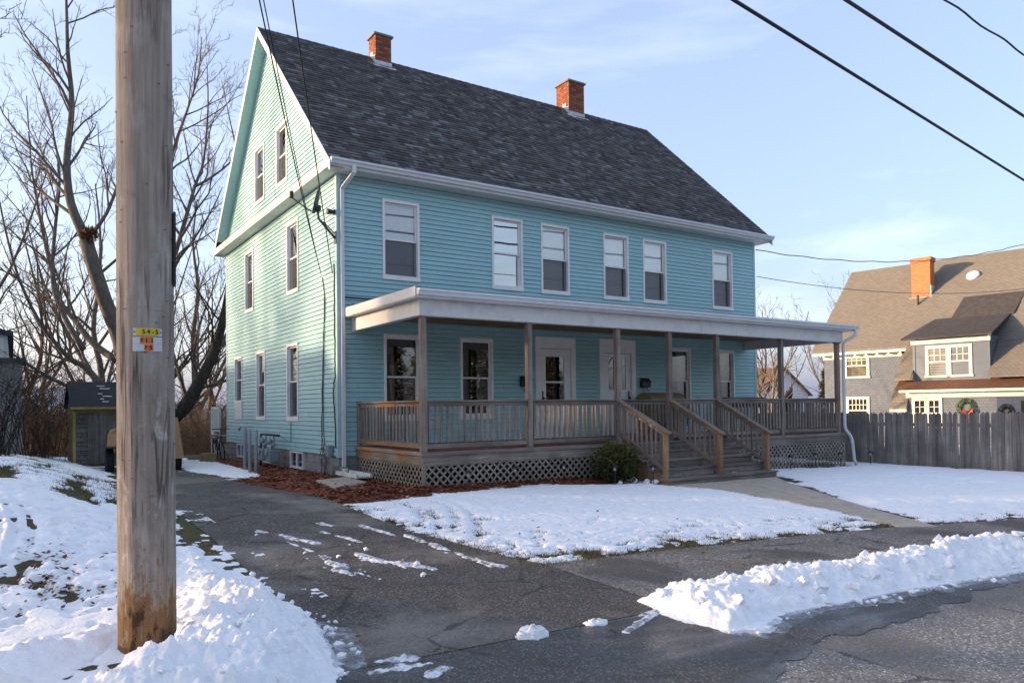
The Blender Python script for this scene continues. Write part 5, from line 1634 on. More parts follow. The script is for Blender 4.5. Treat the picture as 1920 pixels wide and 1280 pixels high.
def plate(name, u0, u1, z0, z1, d0, d1, mat, parent, curve=.0):
    m = MB(); k = 6
    for i in range(k):
        a = u0 + (u1 - u0) * i / k; b = u0 + (u1 - u0) * (i + 1) / k
        def Q(u, d, z):
            c = pole_c(z); R = .168 - .0022 * (z + .5) + d; an = u / R
            return c + PN * (R * math.cos(an)) + PRT * (R * math.sin(an)) + Vector((0, 0, 0))
        m.hexa([Q(a, d0, z0), Q(b, d0, z0), Q(b, d1, z0), Q(a, d1, z0), Q(a, d0, z1), Q(b, d0, z1), Q(b, d1, z1), Q(a, d1, z1)])
    return m.build(name, mat, parent)
def glyphs(txt, u, z, size, d, parent, gap=1.0):
    cu = bpy.data.curves.new('digits', 'FONT'); cu.body = txt; cu.size = size; cu.align_x = 'CENTER'; cu.align_y = 'CENTER'; cu.space_character = gap; cu.extrude = .0006; cu.offset = .0006
    o = bpy.data.objects.new('digits', cu); COL.objects.link(o)
    me = bpy.data.meshes.new_from_object(o.evaluated_get(bpy.context.evaluated_depsgraph_get()))
    bpy.data.objects.remove(o)
    R = .168 - .0022 * (z + .5) + d
    for v in me.vertices:
        an = (u + v.co.x) / R; c = pole_c(z + v.co.y)
        v.co = c + PN * ((R + v.co.z) * math.cos(an)) + PRT * ((R + v.co.z) * math.sin(an)) - OFF[pole.name]
    me.materials.clear(); me.materials.append(M_INK)
    return add('digits', me, parent)
UC = .012
pt = plate('number_tag', UC - .082, UC + .082, 1.428, 1.473, .001, .004, M_TAG, pole)
plate('face', UC - .066, UC + .070, 1.431, 1.470, .0041, .0052, M_YEL, pt)
glyphs('54-5', UC + .014, 1.4505, .040, .0056, pt, 1.35)
for s in (-1, 1): plate('nail', UC + s * .075 - .004, UC + s * .075 + .004, 1.447, 1.455, .004, .007, M_BLACK, pt)
pt = plate('number_tag', UC - .086, UC + .084, 1.378, 1.420, .001, .004, M_TAG, pole)
plate('face', UC - .044, UC + .030, 1.381, 1.418, .0041, .0052, M_ORA, pt)
glyphs('11', UC + .008, 1.3995, .040, .0056, pt, 1.5); glyphs('F', UC - .032, 1.3995, .030, .0056, pt)
pt = plate('number_tag', UC - .086, UC + .084, 1.334, 1.3765, .001, .004, M_TAG, pole)
plate('face', UC - .020, UC + .030, 1.337, 1.374, .0041, .0052, M_ORA, pt)
glyphs('5', UC + .016, 1.3555, .040, .0056, pt); glyphs('F', UC - .009, 1.3555, .030, .0056, pt)
m = MB(); c = pole_c(2.0); s = c + PRT * .160 + PN * .02
m.hexa([(s + PRT * a + PN * b + Vector((0, 0, h))) for h in (-.24, .22) for a, b in ((0, -.05), (.014, -.05), (.014, .05), (0, .05))])
m.build('side_strip', M_BLACK, pole)
for k in range(26):
    z = random.uniform(.3, 3.3); a = random.uniform(-1.3, 1.3); c = pole_c(z); rr = .168 - .0022 * (z + .5)
    e = c + PN * (rr * math.cos(a)) + PRT * (rr * math.sin(a)); nn = (PN * math.cos(a) + PRT * math.sin(a)); tt = Vector((0, 0, 1)).cross(nn)
    m = MB(); m.tube([e - tt * .008 - nn * .004, e - tt * .007 + nn * .006, e + tt * .007 + nn * .006 + Vector((0, 0, .004)), e + tt * .008 - nn * .004], .0016, 4); m.build('staple', M_BLACK, pole)
m = MB(); m.box(PBX - 1.2, PBX + 1.2, PBY - .33, PBY - .22, 7.6, 7.74); m.build('crossarm', M_WX, pole)

wire('street_wire', [(PBX, -8.55, 7.35), (3.65, -7.3, 7.2), (18.17, -5.38, 7.2), (55, -1, 8.0)], .030, M_CABLE, 'thick black street cable at the upper right, lowest of the three', 'wire', 8, 0, 'street wires')
wire('street_wire', [(PBX, -9.3, 7.1), (4.78, -8.45, 7.0), (12.24, -7.79, 7.0), (55, -4, 7.6)], .028, M_CABLE, 'thick black street cable at the upper right, middle of the three', 'wire', 8, 0, 'street wires')
wire('street_wire', [(PBX, -9.35, 7.04), (4.78, -8.47, 6.97), (12.24, -7.81, 6.965), (55, -4.02, 7.56)], .008, M_CABLE, 'thin wire lashed under the middle street cable', 'wire', 6, 0, 'street wires')
tw = [(PBX + i * .25, -10.5 + i * .25 * .053 + .012 * math.sin(i * 1.1), 6.25 - .0 + .012 * math.cos(i * 1.1) - (.05 if i < 20 else .05)) for i in range(0, 240)]
wire('street_wire', tw, .013, M_CABLE, 'thin twisted black wire in the top right corner', 'wire', 6, 0, 'street wires')
wire('service_wire', [(-4.85, -9.75, 7.0), (-.06, .85, 3.95)], .009, M_CABLE, 'service drop wire from pole to side wall, leftmost of three', 'wire', 6, .25, 'service wires')
wire('service_wire', [(-4.78, -9.75, 7.0), (-.06, .80, 3.85)], .007, M_CABLE, 'service drop wire from pole to side wall, middle of three', 'wire', 6, .22, 'service wires')
wire('service_wire', [(-4.4, -9.9, 6.6), (-.06, .12, 3.8)], .009, M_CABLE, 'service drop wire from pole to house corner, rightmost of three', 'wire', 6, .10, 'service wires')
rw = [Vector((13.28, -.03, 5.68)).lerp(Vector((34.0, -2.0, 9.1)), i / 60) - Vector((0, 0, 4 * 1.05 * (i / 60) * (1 - i / 60))) + Vector((0, 0, .015 * math.sin(i * 1.3))) for i in range(61)]
wire('service_wire', rw, .014, M_CABLEG, 'twisted service wire leaving the right corner of the blue house', 'wire', 6, 0, 'service wires')
wire('service_wire', [(13.3, -.03, 4.87), (32.0, -3.4, 6.3)], .010, M_CABLEG, 'thin sagging wire crossing in front of the neighbouring grey house', 'wire', 6, .75, 'service wires')

# ================================================================== STOCKADE FENCE
FX = 14.2
fence = thing('stockade_fence', (FX, -3, gz(FX, -3)), 'weathered grey stockade fence of narrow pickets between the two lots', 'fence')
m = MB(); w = .042
def picket_mesh(h):
    m = MB(); z0 = 0
    m.hexa([(-.012, -w, z0), (.012, -w, z0), (.012, w, z0), (-.012, w, z0), (-.012, -w, h - .05), (.012, -w, h - .05), (.012, w, h - .05), (-.012, w, h - .05)], skip=(1,))
    i = len(m.v); m.v += [(-.012, -w, h - .05), (-.012, 0, h), (-.012, w, h - .05), (.012, -w, h - .05), (.012, 0, h), (.012, w, h - .05)]
    m.face((i, i + 1, i + 2)); m.face((i + 3, i + 5, i + 4)); m.face((i, i + 3, i + 4, i + 1)); m.face((i + 1, i + 4, i + 5, i + 2))
    return m.mesh('picket', M_FENCE)
pks = [picket_mesh(1.50), picket_mesh(1.52), picket_mesh(1.485)]
y = 6.0
while y > -13:
    add('picket', random.choice(pks), fence, Vector((FX + random.uniform(-.006, .006), y, -.79)) - OFF[fence.name], (random.gauss(0, .012), random.gauss(0, .008), random.gauss(0, .03)))
    y -= .081
for z in (-.45, .35):
    m = MB(); m.box(FX + .014, FX + .06, -13, 6, z, z + .08); m.build('rail', M_WY, fence)
y = 5.5
while y > -13:
    m = MB(); m.box(FX + .061, FX + .15, y - .05, y + .05, -1.0, .6); m.build('post', M_WV, fence); y -= 2.4

# ================================================================== NEIGHBOURING GREY HOUSE
def m_wshingle(name, c):
    k = Mat(name, .9, .15)
    b = k.n('ShaderNodeTexBrick'); tc = k.n('ShaderNodeTexCoord'); mp = k.n('ShaderNodeMapping'); mp.inputs['Rotation'].default_value = (PI / 2, 0, 0)
    k.lk(tc.outputs['Object'], mp.inputs[0]); k.lk(mp.outputs[0], b.inputs['Vector'])
    b.inputs['Scale'].default_value = 1.0; b.inputs['Brick Width'].default_value = .15; b.inputs['Row Height'].default_value = .125
    b.inputs['Mortar Size'].default_value = .008; b.inputs['Bias'].default_value = 0
    b.inputs['Color1'].default_value = tuple(x * .9 for x in c) + (1,); b.inputs['Color2'].default_value = tuple(x * 1.08 for x in c) + (1,); b.inputs['Mortar'].default_value = tuple(x * .62 for x in c) + (1,)
    n = k.noise(k.pos(), 1.1, 5, .6)
    k.color(k.mix(k.ramp(n, [(.45, 0.0), (.75, .35)]), b.outputs['Color'], tuple(x * .75 for x in c)))
    return k.m
def m_roofmat(name, c):
    k = Mat(name, .95, .1)
    b = k.n('ShaderNodeTexBrick'); tc = k.n('ShaderNodeTexCoord')
    k.lk(tc.outputs['Object'], b.inputs['Vector'])
    b.inputs['Scale'].default_value = 1.0; b.inputs['Brick Width'].default_value = .2; b.inputs['Row Height'].default_value = .085
    b.inputs['Mortar Size'].default_value = .009
    b.inputs['Color1'].default_value = tuple(x * .90 for x in c) + (1,); b.inputs['Color2'].default_value = tuple(x * 1.08 for x in c) + (1,); b.inputs['Mortar'].default_value = tuple(x * .62 for x in c) + (1,)
    n = k.noise(k.pos(), .8, 5, .6)
    k.color(k.mix(k.ramp(n, [(.45, 0.0), (.75, .4)]), b.outputs['Color'], tuple(x * .7 for x in c)))
    return k.m
M_NWALL = m_wshingle('grey_wall_shingle', (.135, .155, .185)); M_NROOF = m_roofmat('brown_grey_roof', (.185, .168, .145)); M_NSIDE = m_siding('blue_grey_clapboard', (.115, .137, .170))
M_NTRIM = m_plain('cream_trim', (.72, .66, .52), .5, .3, .06); M_NDROOF = m_plain('dark_roll_roof', (.055, .052, .052), .9, .2, .25, 5); M_NSKIRT = m_roofmat('rust_brown_roof', (.12, .065, .045))
M_NCHIM = m_wshingle('orange_brick', (.44, .155, .06))
def m_nbrick():
    k = Mat('orange_chimney_brick', .9, .15); b = k.n('ShaderNodeTexBrick'); tc = k.n('ShaderNodeTexCoord'); mp = k.n('ShaderNodeMapping'); mp.inputs['Rotation'].default_value = (PI / 2, 0, 0)
    k.lk(tc.outputs['Object'], mp.inputs[0]); k.lk(mp.outputs[0], b.inputs['Vector'])
    b.inputs['Scale'].default_value = 1; b.inputs['Brick Width'].default_value = .21; b.inputs['Row Height'].default_value = .073; b.inputs['Mortar Size'].default_value = .006
    b.inputs['Color1'].default_value = (.40, .135, .055, 1); b.inputs['Color2'].default_value = (.48, .18, .08, 1); b.inputs['Mortar'].default_value = (.36, .20, .13, 1)
    k.color(b.outputs[0]); return k.m
M_NCHIM = m_nbrick()
NA = math.radians(-82)
nh = thing('grey_house', (30.37, 9.176, 0), 'grey shingled house with steep brown roof and dormer beyond the fence', 'house', None, NA, True)
NF = Fr((0, 0, 0), (1, 0, 0), (0, -1, 0)); NE = Fr((0, -1.5, 0), (1, 0, 0), (0, -1, 0))
m = MB(); m.box(0, 14, 0, 9.2, -2.5, 3.72); m.poly([(0, 0, 3.72), (0, 9.2, 3.72), (0, 4.6, 8.2)]); m.poly([(14, 0, 3.72), (14, 4.6, 8.2), (14, 9.2, 3.72)]); m.build('wall', M_NWALL, nh)
m = MB(); m.box(4.68, 14, -1.5, -.001, -2.5, 1.55, skip=()); m.build('porch_wall', M_NWALL, nh)
m = MB()
m.hexa([(-.5, -.38, 3.60), (14.5, -.38, 3.60), (14.5, 4.62, 8.40), (-.5, 4.62, 8.40), (-.5, -.38, 3.72), (14.5, -.38, 3.72), (14.5, 4.62, 8.54), (-.5, 4.62, 8.54)])
m.hexa([(-.5, 4.621, 8.40), (14.5, 4.621, 8.40), (14.5, 9.6, 3.60), (-.5, 9.6, 3.60), (-.5, 4.621, 8.54), (14.5, 4.621, 8.54), (14.5, 9.6, 3.72), (-.5, 9.6, 3.72)])
nroof = m.build('roof', M_NROOF, nh)
m = MB()
for a, b in ((4.3, 5.015), (8.19, 14.5)): m.hexa([(a, -1.9, 2.02), (b, -1.9, 2.02), (b, -.2, 3.70), (a, -.2, 3.70), (a, -1.9, 2.10), (b, -1.9, 2.10), (b, -.2, 3.86), (a, -.2, 3.86)])
m.hexa([(4.0, -1.75, .66), (4.75, -1.75, .66), (4.75, -.05, 3.5), (4.0, -.05, 3.5), (4.0, -1.75, .74), (4.75, -1.75, .74), (4.75, -.05, 3.62), (4.0, -.05, 3.62)]); m.build('lower_roof', M_NROOF, nh)
m = MB(); m.hexa([(4.35, -1.95, 1.56), (14.3, -1.95, 1.56), (14.3, -1.45, 1.95), (4.35, -1.45, 1.95), (4.35, -1.95, 1.60), (14.3, -1.95, 1.60), (14.3, -1.45, 2.02), (4.35, -1.45, 2.02)]); m.build('skirt_roof', M_NSKIRT, nh)
for (a, b, d0, d1, z0, z1) in ((-.45, 4.66, -.40, -.34, 3.48, 3.60), (-.02, 4.64, -.03, -.001, 3.28, 3.50), (4.5, 14.2, -1.93, -1.86, 1.44, 1.55), (4.66, 14, -1.54, -1.501, 1.20, 1.44), (4.0, 4.75, -1.77, -1.72, .54, .66)):
    m = MB(); m.box(a, b, d0, d1, z0, z1); m.build('trim_board', M_NTRIM, nh)
for u in np.arange(.1, 4.6, .55):
    m = MB(); m.box(u, u + .07, -.35, -.03, 3.40, 3.47); m.build('bracket', M_NTRIM, nh)
# dormer
dm = MB(); dm.box(5.02, 8.16, -1.48, 1.0, 1.8, 3.86); dorm = dm.build('dormer', M_NSIDE, nh)
z = 1.95; ND = Fr((0, -1.48, 0), (1, 0, 0), (0, -1, 0)); NDS = Fr((8.16, 0, 0), (0, 1, 0), (1, 0, 0))
while z < 3.8:
    m = MB(); course(m, ND, 5.1, 8.09, z, z + .115); m.build('clapboard', M_NSIDE, dorm)
    m = MB(); course(m, NDS, -1.42, .4, z, z + .115); m.build('clapboard', M_NSIDE, dorm); z += .115
for u in (5.0, 8.08):
    m = MB(); m.box(u, u + .1, -1.515, -1.481, 1.85, 3.86); m.build('corner_board', M_NSIDE, dorm)
m = MB(); m.hexa([(4.6, -1.85, 3.88), (8.35, -1.85, 3.88), (8.35, 1.3, 5.0), (5.2, 1.3, 5.0), (4.6, -1.85, 3.96), (8.35, -1.85, 3.96), (8.35, 1.3, 5.16), (5.2, 1.3, 5.16)])
m.hexa([(5.9, .9, 4.95), (8.5, .9, 4.95), (8.7, 2.2, 6.0), (6.1, 2.2, 6.0), (5.9, .9, 5.05), (8.5, .9, 5.05), (8.7, 2.2, 6.2), (6.1, 2.2, 6.2)]); m.build('dormer_roof', M_NDROOF, dorm)
m = MB(); m.box(4.95, 8.22, -1.60, -1.49, 3.66, 3.86); m.build('trim_board', M_NTRIM, dorm)
m = MB(); m.bar((8.20, -1.75, 3.86), (8.20, 1.2, 4.92), .04, .14); m.build('rake_board', M_NTRIM, dorm)
def nwin(fr, a0, a1, z0, z1, parent, cols=4, rows=2, lit=None, upper=True):
    m = MB(); c = .13
    fr.box(m, a0, a0 + c, 0, .05, z0, z1); fr.box(m, a1 - c, a1, 0, .05, z0, z1); fr.box(m, a0 + c, a1 - c, 0, .052, z1 - c, z1); fr.box(m, a0 - .04, a1 + .04, 0, .07, z0, z0 + .09)
    w = m.build('window', M_NTRIM, parent)
    i0, i1, j0, j1 = a0 + c, a1 - c, z0 + .09, z1 - c; zm = (j0 + j1) / 2
    m = MB(); fr.box(m, i0, i1, .002, .03, zm - .03, zm + .03)
    for k in range(1, cols): x = i0 + (i1 - i0) * k / cols; fr.box(m, x - .014, x + .014, .004, .026, zm + .03, j1)
    for k in range(1, rows): zz = zm + (j1 - zm) * k / rows; fr.box(m, i0, i1, .005, .025, zz - .014, zz + .014)
    m.build('muntins', M_NTRIM, w)
    m = MB(); fr.box(m, i0, i1, .0015, .0035, j0, j1); m.build('pane', lit or M_NPANE, w)
    return w
k_ = Mat('neighbour_pane', .15, .15); k_.color(k_.ramp(k_.noise(k_.pos((1, 1, .4)), 3, 3), [(.35, (.06, .055, .045)), (.65, (.17, .16, .12))])); M_NPANE = k_.m
k_ = Mat('neighbour_pane_dark', .08, .6); k_.color((.02, .022, .025)); M_NPANED = k_.m
k_ = Mat('lamplit_pane', .3, .1); k_.color((.08, .04, .012)); k_.b.inputs['Emission Color'].default_value = (1.0, .55, .16, 1); k_.b.inputs['Emission Strength'].default_value = .45; M_NPANEL = k_.m
nwin(NF, 1.09, 2.36, 2.26, 3.40 + .18, nh); nwin(NF, 1.15, 2.33, -.05, 1.30, nh, 5, 2, M_NPANED)
nwin(ND, 5.55, 6.55, 2.11, 3.57, dorm, 3, 2, M_NPANEL); nwin(ND, 6.50, 7.48, 2.11, 3.57, dorm, 3, 2, M_NPANE)
nwin(NE, 4.92, 5.60, -.2, 1.18, nh, 2, 2, M_NPANED); nwin(NE, 5.54, 6.22, -.2, 1.18, nh, 2, 2, M_NPANED)
# recessed entry at the right and the gable above it
m = MB(); m.box(8.4, 12, -1.53, -1.502, -2, 1.18); m.build('entry_recess', m_plain('entry_blue', (.06, .075, .12), .8, .2), nh)
m = MB(); m.box(9.3, 9.7, -1.56, -1.531, -.8, 1.0); m.build('side_light', M_NPANED, nh)
m = MB(); m.poly([(9.6, -1.6, 2.15), (14, -1.6, 2.15), (14, -1.6, 5.6), (11.8, -1.6, 5.6)]); m.build('gable_wall', M_NSIDE, nh)
m = MB(); m.bar((9.5, -1.66, 2.05), (11.8, -1.66, 5.75), .06, .12, up=(0, 1, 0)); m.build('rake_board', M_NTRIM, nh)
# chimney, dome, vent
m = MB(); m.box(3.55, 4.45, 2.45, 3.05, 5.5, 8.35); m.box(3.50, 4.50, 2.40, 3.10, 8.2, 8.42); nch = m.build('chimney', M_NCHIM, nh)
m = MB(); m.box(3.45, 4.56, 2.36, 2.44, 6.15, 6.38); m.box(4.452, 4.49, 2.44, 3.06, 6.3, 6.95); m.build('flashing', M_LEAD, nch)
m = MB(); m.lathe((4.02, 1.95, 5.6), [(.05, 0), (.05, .85)], 10); m.build('vent_pipe', M_BLACK, nh)
m = MB(); m.lathe((0, 0, 0), [(.30, -.1), (.30, .04), (.26, .10), (.14, .13), (0, .15)], 18); dome = add('roof_dome', m.mesh('roof_dome', M_SHADE, smooth=True), nh, (6.15, 3.30, 7.30), (math.radians(44), 0, 0))
def wreath(nm, u, z, r, d, label, mat, bow):
    Rm = Matrix.Rotation(NA, 4, 'Z'); O = Vector((30.37, 9.176, 0))
    def Wp(a, dd, zz): return O + Rm @ Vector((a, -1.5 - dd, zz))
    c = Wp(u, d, z)
    t = thing(nm, c, label, 'wreath')
    m = MB(); rr = random.Random(5)
    for i in range(900):
        a = rr.uniform(0, 2 * PI); b = rr.uniform(0, 2 * PI); q = r + .09 * math.cos(b)
        p = Wp(u + q * math.cos(a), d + .09 * math.sin(b), z + q * math.sin(a)); dv = Vector((rr.gauss(0, 1), rr.gauss(0, 1), rr.gauss(0, 1))).normalized(); s = dv.orthogonal().normalized()
        m.cr = rr.random(); m.poly([p - s * .015, p + dv * .09, p + s * .015])
    m.build('ring', mat, t)
    m = MB()
    for s in (-1, 1):
        m.hexa([Wp(u + .12, d + .12, z - r - .02), Wp(u + .12 + s * .2, d + .16, z - r + .10), Wp(u + .12 + s * .2, d + .2, z - r + .10), Wp(u + .12, d + .16, z - r - .02), Wp(u + .12, d + .12, z - r + .02), Wp(u + .12 + s * .2, d + .16, z - r + .25), Wp(u + .12 + s * .2, d + .2, z - r + .25), Wp(u + .12, d + .16, z - r + .04)])
        m.poly([Wp(u + .12, d + .15, z - r), Wp(u + .12 + s * .17, d + .15, z - r - .22), Wp(u + .12 + s * .05, d + .15, z - r - .24)])
    m.build('bow', bow, t)
M_RED = m_plain('red_ribbon', (.42, .012, .012), .5, .3, .15)
M_WREATH = m_leaf('wreath_green', (.015, .05, .008), (.09, .15, .03))
wreath('wreath', 7.2, .72, .30, .05, 'green wreath with red bow on the grey shingle wall', M_WREATH, M_RED)
wreath('wreath', 8.75, .55, .22, .02, 'small dark wreath hanging in the entry of the grey house', m_leaf('wreath_dark', (.006, .012, .004), (.02, .03, .01)), m_plain('dark_ribbon', (.03, .02, .015), .6, .3))

# ================================================================== SHED, TRAILER, BACK STOOP
def m_shedwood(nm, a, b, c3): return m_wood(nm, 'z', a, b, c3, .3)
M_SHED = m_shedwood('shed_board', (.06, .055, .05), (.15, .14, .13), (.26, .245, .23))
M_SHEDY = m_wood('shed_clapboard', 'y', (.24, .16, .07), (.36, .26, .12), (.45, .34, .18), .2)  # sunlit yellow of the left gable is put into this board colour
M_SHEDR = m_plain('shed_roof', (.018, .018, .022), .8, .3, .3, 8)
sx0, sx1, sy0, sy1, sz = -4.32, -2.05, 7.0, 9.6, -.58
shed = thing('shed', (-3.2, 8.3, sz), 'small old wooden shed with black roof at the end of the driveway', 'shed')
m = MB(); m.box(sx0 + .03, sx1 - .03, sy0 + .03, sy1 - .03, sz - .2, 1.05); m.poly([(sx0 + .03, sy0, 1.05), (sx0 + .03, sy1, 1.05), (sx0 + .03, 8.3, 1.72)]); m.poly([(sx1 - .03, sy0, 1.05), (sx1 - .03, 8.3, 1.72), (sx1 - .03, sy1, 1.05)]); m.build('core', M_SHED, shed)
SF = Fr((0, sy0, 0), (1, 0, 0), (0, -1, 0)); SLF = Fr((sx0, 0, 0), (0, 1, 0), (-1, 0, 0))
z = sz
while z < 1.72:
    t = 0 if z < 1.05 else (z - 1.05) / .67 * 1.28
    m = MB(); course(m, SLF, sy0 + t, sy1 - t, z, z + .115); m.build('clapboard', M_SHEDY, shed)
    if z < .95: m = MB(); course(m, SF, sx0, sx0 + .30, z, z + .115); m.build('clapboard', M_SHED, shed)
    z += .115
x = sx0 + .30
while x < sx1 - .02:
    m = MB(); SF.box(m, x, min(x + .135, sx1), .0, .03 + random.uniform(0, .008), sz + random.uniform(.0, .08) + .16, .95 + random.uniform(-.02, .0)); m.build('door_plank', M_SHED, shed); x += .14
m = MB(); SF.box(m, sx0, sx1, .0, .045, .95, 1.07); m.build('header', m_wood('shed_header', 'x', (.2, .15, .07), (.28, .21, .10), (.35, .28, .15)), shed)
m = MB(); m.box(sx0 - .03, sx0 + .03, sy0 - .04, sy0 + .02, sz, 1.0); m.build('corner_post', M_SHEDY, shed)
m = MB()
m.hexa([(sx0 - .1, sy0 - .2, 1.06), (sx1 + .1, sy0 - .2, 1.06), (sx1 + .1, 8.3, 1.74), (sx0 - .1, 8.3, 1.74), (sx0 - .1, sy0 - .2, 1.10), (sx1 + .1, sy0 - .2, 1.10), (sx1 + .1, 8.3, 1.79), (sx0 - .1, 8.3, 1.79)])
m.hexa([(sx0 - .1, 8.301, 1.74), (sx1 + .1, 8.301, 1.74), (sx1 + .1, sy1 + .2, 1.06), (sx0 - .1, sy1 + .2, 1.06), (sx0 - .1, 8.301, 1.79), (sx1 + .1, 8.301, 1.79), (sx1 + .1, sy1 + .2, 1.10), (sx0 - .1, sy1 + .2, 1.10)])
srf = m.build('roof', M_SHEDR, shed)
m = MB(); m.box(sx0 - .1, sx1 + .1, sy0 - .215, sy0 - .2, 1.04, 1.10); m.build('fascia', M_SHEDY, shed)
m = MB()
for k in range(8):                                  # rows of snow caught on the shingle courses
    yy = sy0 - .1 + k * .155; zz = 1.11 + (yy - sy0 + .2) / 1.5 * .69
    for q in (0.62, 1.3, 1.55, 1.9):
        a = sx0 + q + random.uniform(-.05, .05); L = random.uniform(.08, .32)
        if random.random() < .8: m.box(a, a + L, yy, yy + .05, zz, zz + .02)
tag(m.build('roof_snow', M_SNOWP, shed), None, None, None, 'stuff')
M_PLY = m_plain('tan_plywood', (.36, .22, .12), .8, .2, .12, 7)
M_CARD = m_plain('cardboard', (.42, .27, .14), .85, .1, .15, 6)
M_TYRE = m_plain('tyre_rubber', (.015, .015, .016), .8, .2, .2)
tr = thing('utility_trailer', (-2.95, 5.2, -.5), 'small utility trailer with tan plywood sides parked before the shed', 'trailer')
m = MB(); m.box(-3.55, -2.35, 4.55, 6.3, -.12, -.02); m.build('bed', M_BLACK, tr)
m = MB(); m.hexa([(-2.36, 4.5, -.16), (-2.18, 4.5, -.16), (-2.18, 4.53, -.16), (-2.36, 4.53, -.16), (-2.36, 4.62, .82), (-2.30, 4.62, .82), (-2.30, 4.65, .82), (-2.36, 4.65, .82)])
m.hexa([(-3.58, 4.5, -.16), (-2.36, 4.5, -.16), (-2.36, 4.53, -.16), (-3.58, 4.53, -.16), (-3.58, 4.62, .82), (-2.36, 4.62, .82), (-2.36, 4.65, .82), (-3.58, 4.65, .82)]); m.build('tailboard', M_PLY, tr)
for x in (-3.56, -2.34):
    m = MB(); m.box(x - .01, x + .02, 4.7, 6.3, -.02, .5); m.build('side_board', M_PLY, tr)
for x in (-3.72, -2.27):
    m = MB(); m.lathe((x - .09, 4.95, -.20), [(.15, 0), (.30, .01), (.31, .04), (.31, .13), (.30, .16), (.15, .17)], 20, 'x'); w = m.build('wheel', M_TYRE, tr, False)
    m = MB(); m.lathe((x - .08, 4.95, -.20), [(.03, 0), (.14, .01), (.14, .14), (.03, .15)], 14, 'x'); m.build('rim', M_STEEL, w)
    m = MB(); m.box(x - .12, x + .1, 4.6, 5.3, .12, .15); m.build('fender', M_BLACK, tr)
m = MB(); m.bar((-2.95, 6.3, -.1), (-2.95, 7.0, -.1), .08, .08); m.build('tongue', M_BLACK, tr)
t = thing('crumpled_cardboard', (-3.7, 4.6, .15), 'crumpled brown cardboard sticking out of the trailer', 'cardboard')
m = MB()
for k in range(5):
    a = Vector((-3.82 + .07 * k, 4.5, .18)); m.poly([a, a + Vector((.10, -.06 * (k % 2), .02)), a + Vector((.13, .02, .30 + .05 * (k % 3))), a + Vector((.02, .05, .26))])
    m.poly([a + Vector((.02, .05, .26)), a + Vector((.13, .02, .30)), a + Vector((.20, -.05, .42)), a + Vector((.08, .1, .38))])
o = m.build('sheet', M_CARD, t); s_ = o.modifiers.new('s', 'SOLIDIFY'); s_.thickness = .01
st = thing('back_stoop', (.4, 10.3, -.6), 'small back stoop with white post at the rear corner of the house', 'stoop')
for x, y in ((-.14, 10.15), (-.14, 11.2)):
    m = MB(); m.box(x - .035, x + .035, y - .035, y + .035, -.75, 1.05); m.build('post', M_WHITED, st)
m = MB(); m.box(-.18, 1.6, 10.1, 11.3, .08, .16); m.build('platform', M_WX, st)
for z in (.20, 1.02):
    m = MB(); m.box(-.16, -.12, 10.2, 11.2, z, z + .07); m.build('rail', M_WHITED, st)
for k in range(8):
    m = MB(); m.box(-.155, -.13, 10.3 + k * .11, 10.33 + k * .11, .27, 1.02); m.build('baluster', M_WHITED, st)
m = MB(); m.box(-.3, .5, 9.85, 10.08, -.5, -.28); m.box(-.3, .5, 10.08, 10.3, -.5, -.1); m.build('steps', M_CONC, st)
bk = thing('bicycle', (-.55, 8.9, -.53), 'dark green bicycle leaning by the rear corner of the house', 'bicycle')
M_BIKE = m_plain('bike_green', (.02, .05, .04), .5, .4)
for y in (8.55, 9.45):
    m = MB(); pts = [(-.42 - .03 * math.sin(a), y + .30 * math.cos(a), -.22 + .30 * math.sin(a)) for a in np.linspace(0, 2 * PI, 25)]; m.tube(pts, .02, 6); w = m.build('wheel', M_TYRE, bk, True)
    m = MB()
    for k in range(8): a = k * PI / 4; m.tube([(-.42, y, -.22), (-.42, y + .29 * math.cos(a), -.22 + .29 * math.sin(a))], .003, 3)
    m.build('spokes', M_STEEL, w)
m = MB(); m.tube([(-.42, 9.45, -.22), (-.4, 9.25, .22), (-.4, 8.75, .25), (-.42, 9.0, -.2), (-.4, 9.25, .22)], .016, 6); m.tube([(-.42, 8.55, -.22), (-.4, 8.75, .25), (-.4, 8.80, .42)], .016, 6); m.tube([(-.42, 9.45, -.22), (-.42, 9.0, -.2)], .014, 6); m.build('frame', M_BIKE, bk, True)
m = MB(); m.tube([(-.66, 8.72, .42), (-.4, 8.80, .42), (-.16, 8.72, .42)], .014, 6); m.build('handlebar', M_BLACK, bk)
m = MB(); m.hexa([(-.44, 9.1, .26), (-.36, 9.1, .26), (-.32, 9.36, .27), (-.48, 9.36, .27), (-.43, 9.1, .31), (-.37, 9.1, .31), (-.33, 9.36, .32), (-.47, 9.36, .32)]); m.build('saddle', M_BLACK, bk)
t = add('wooden_block', (lambda m: (m.box(-1.0, -.62, 8.3, 8.7, -.58, -.28), m.mesh('wooden_block', M_SHEDY))[-1])(MB())); bev(t, .015); tag(t, 'square weathered wooden block in the snow near the rear corner', 'wooden block')

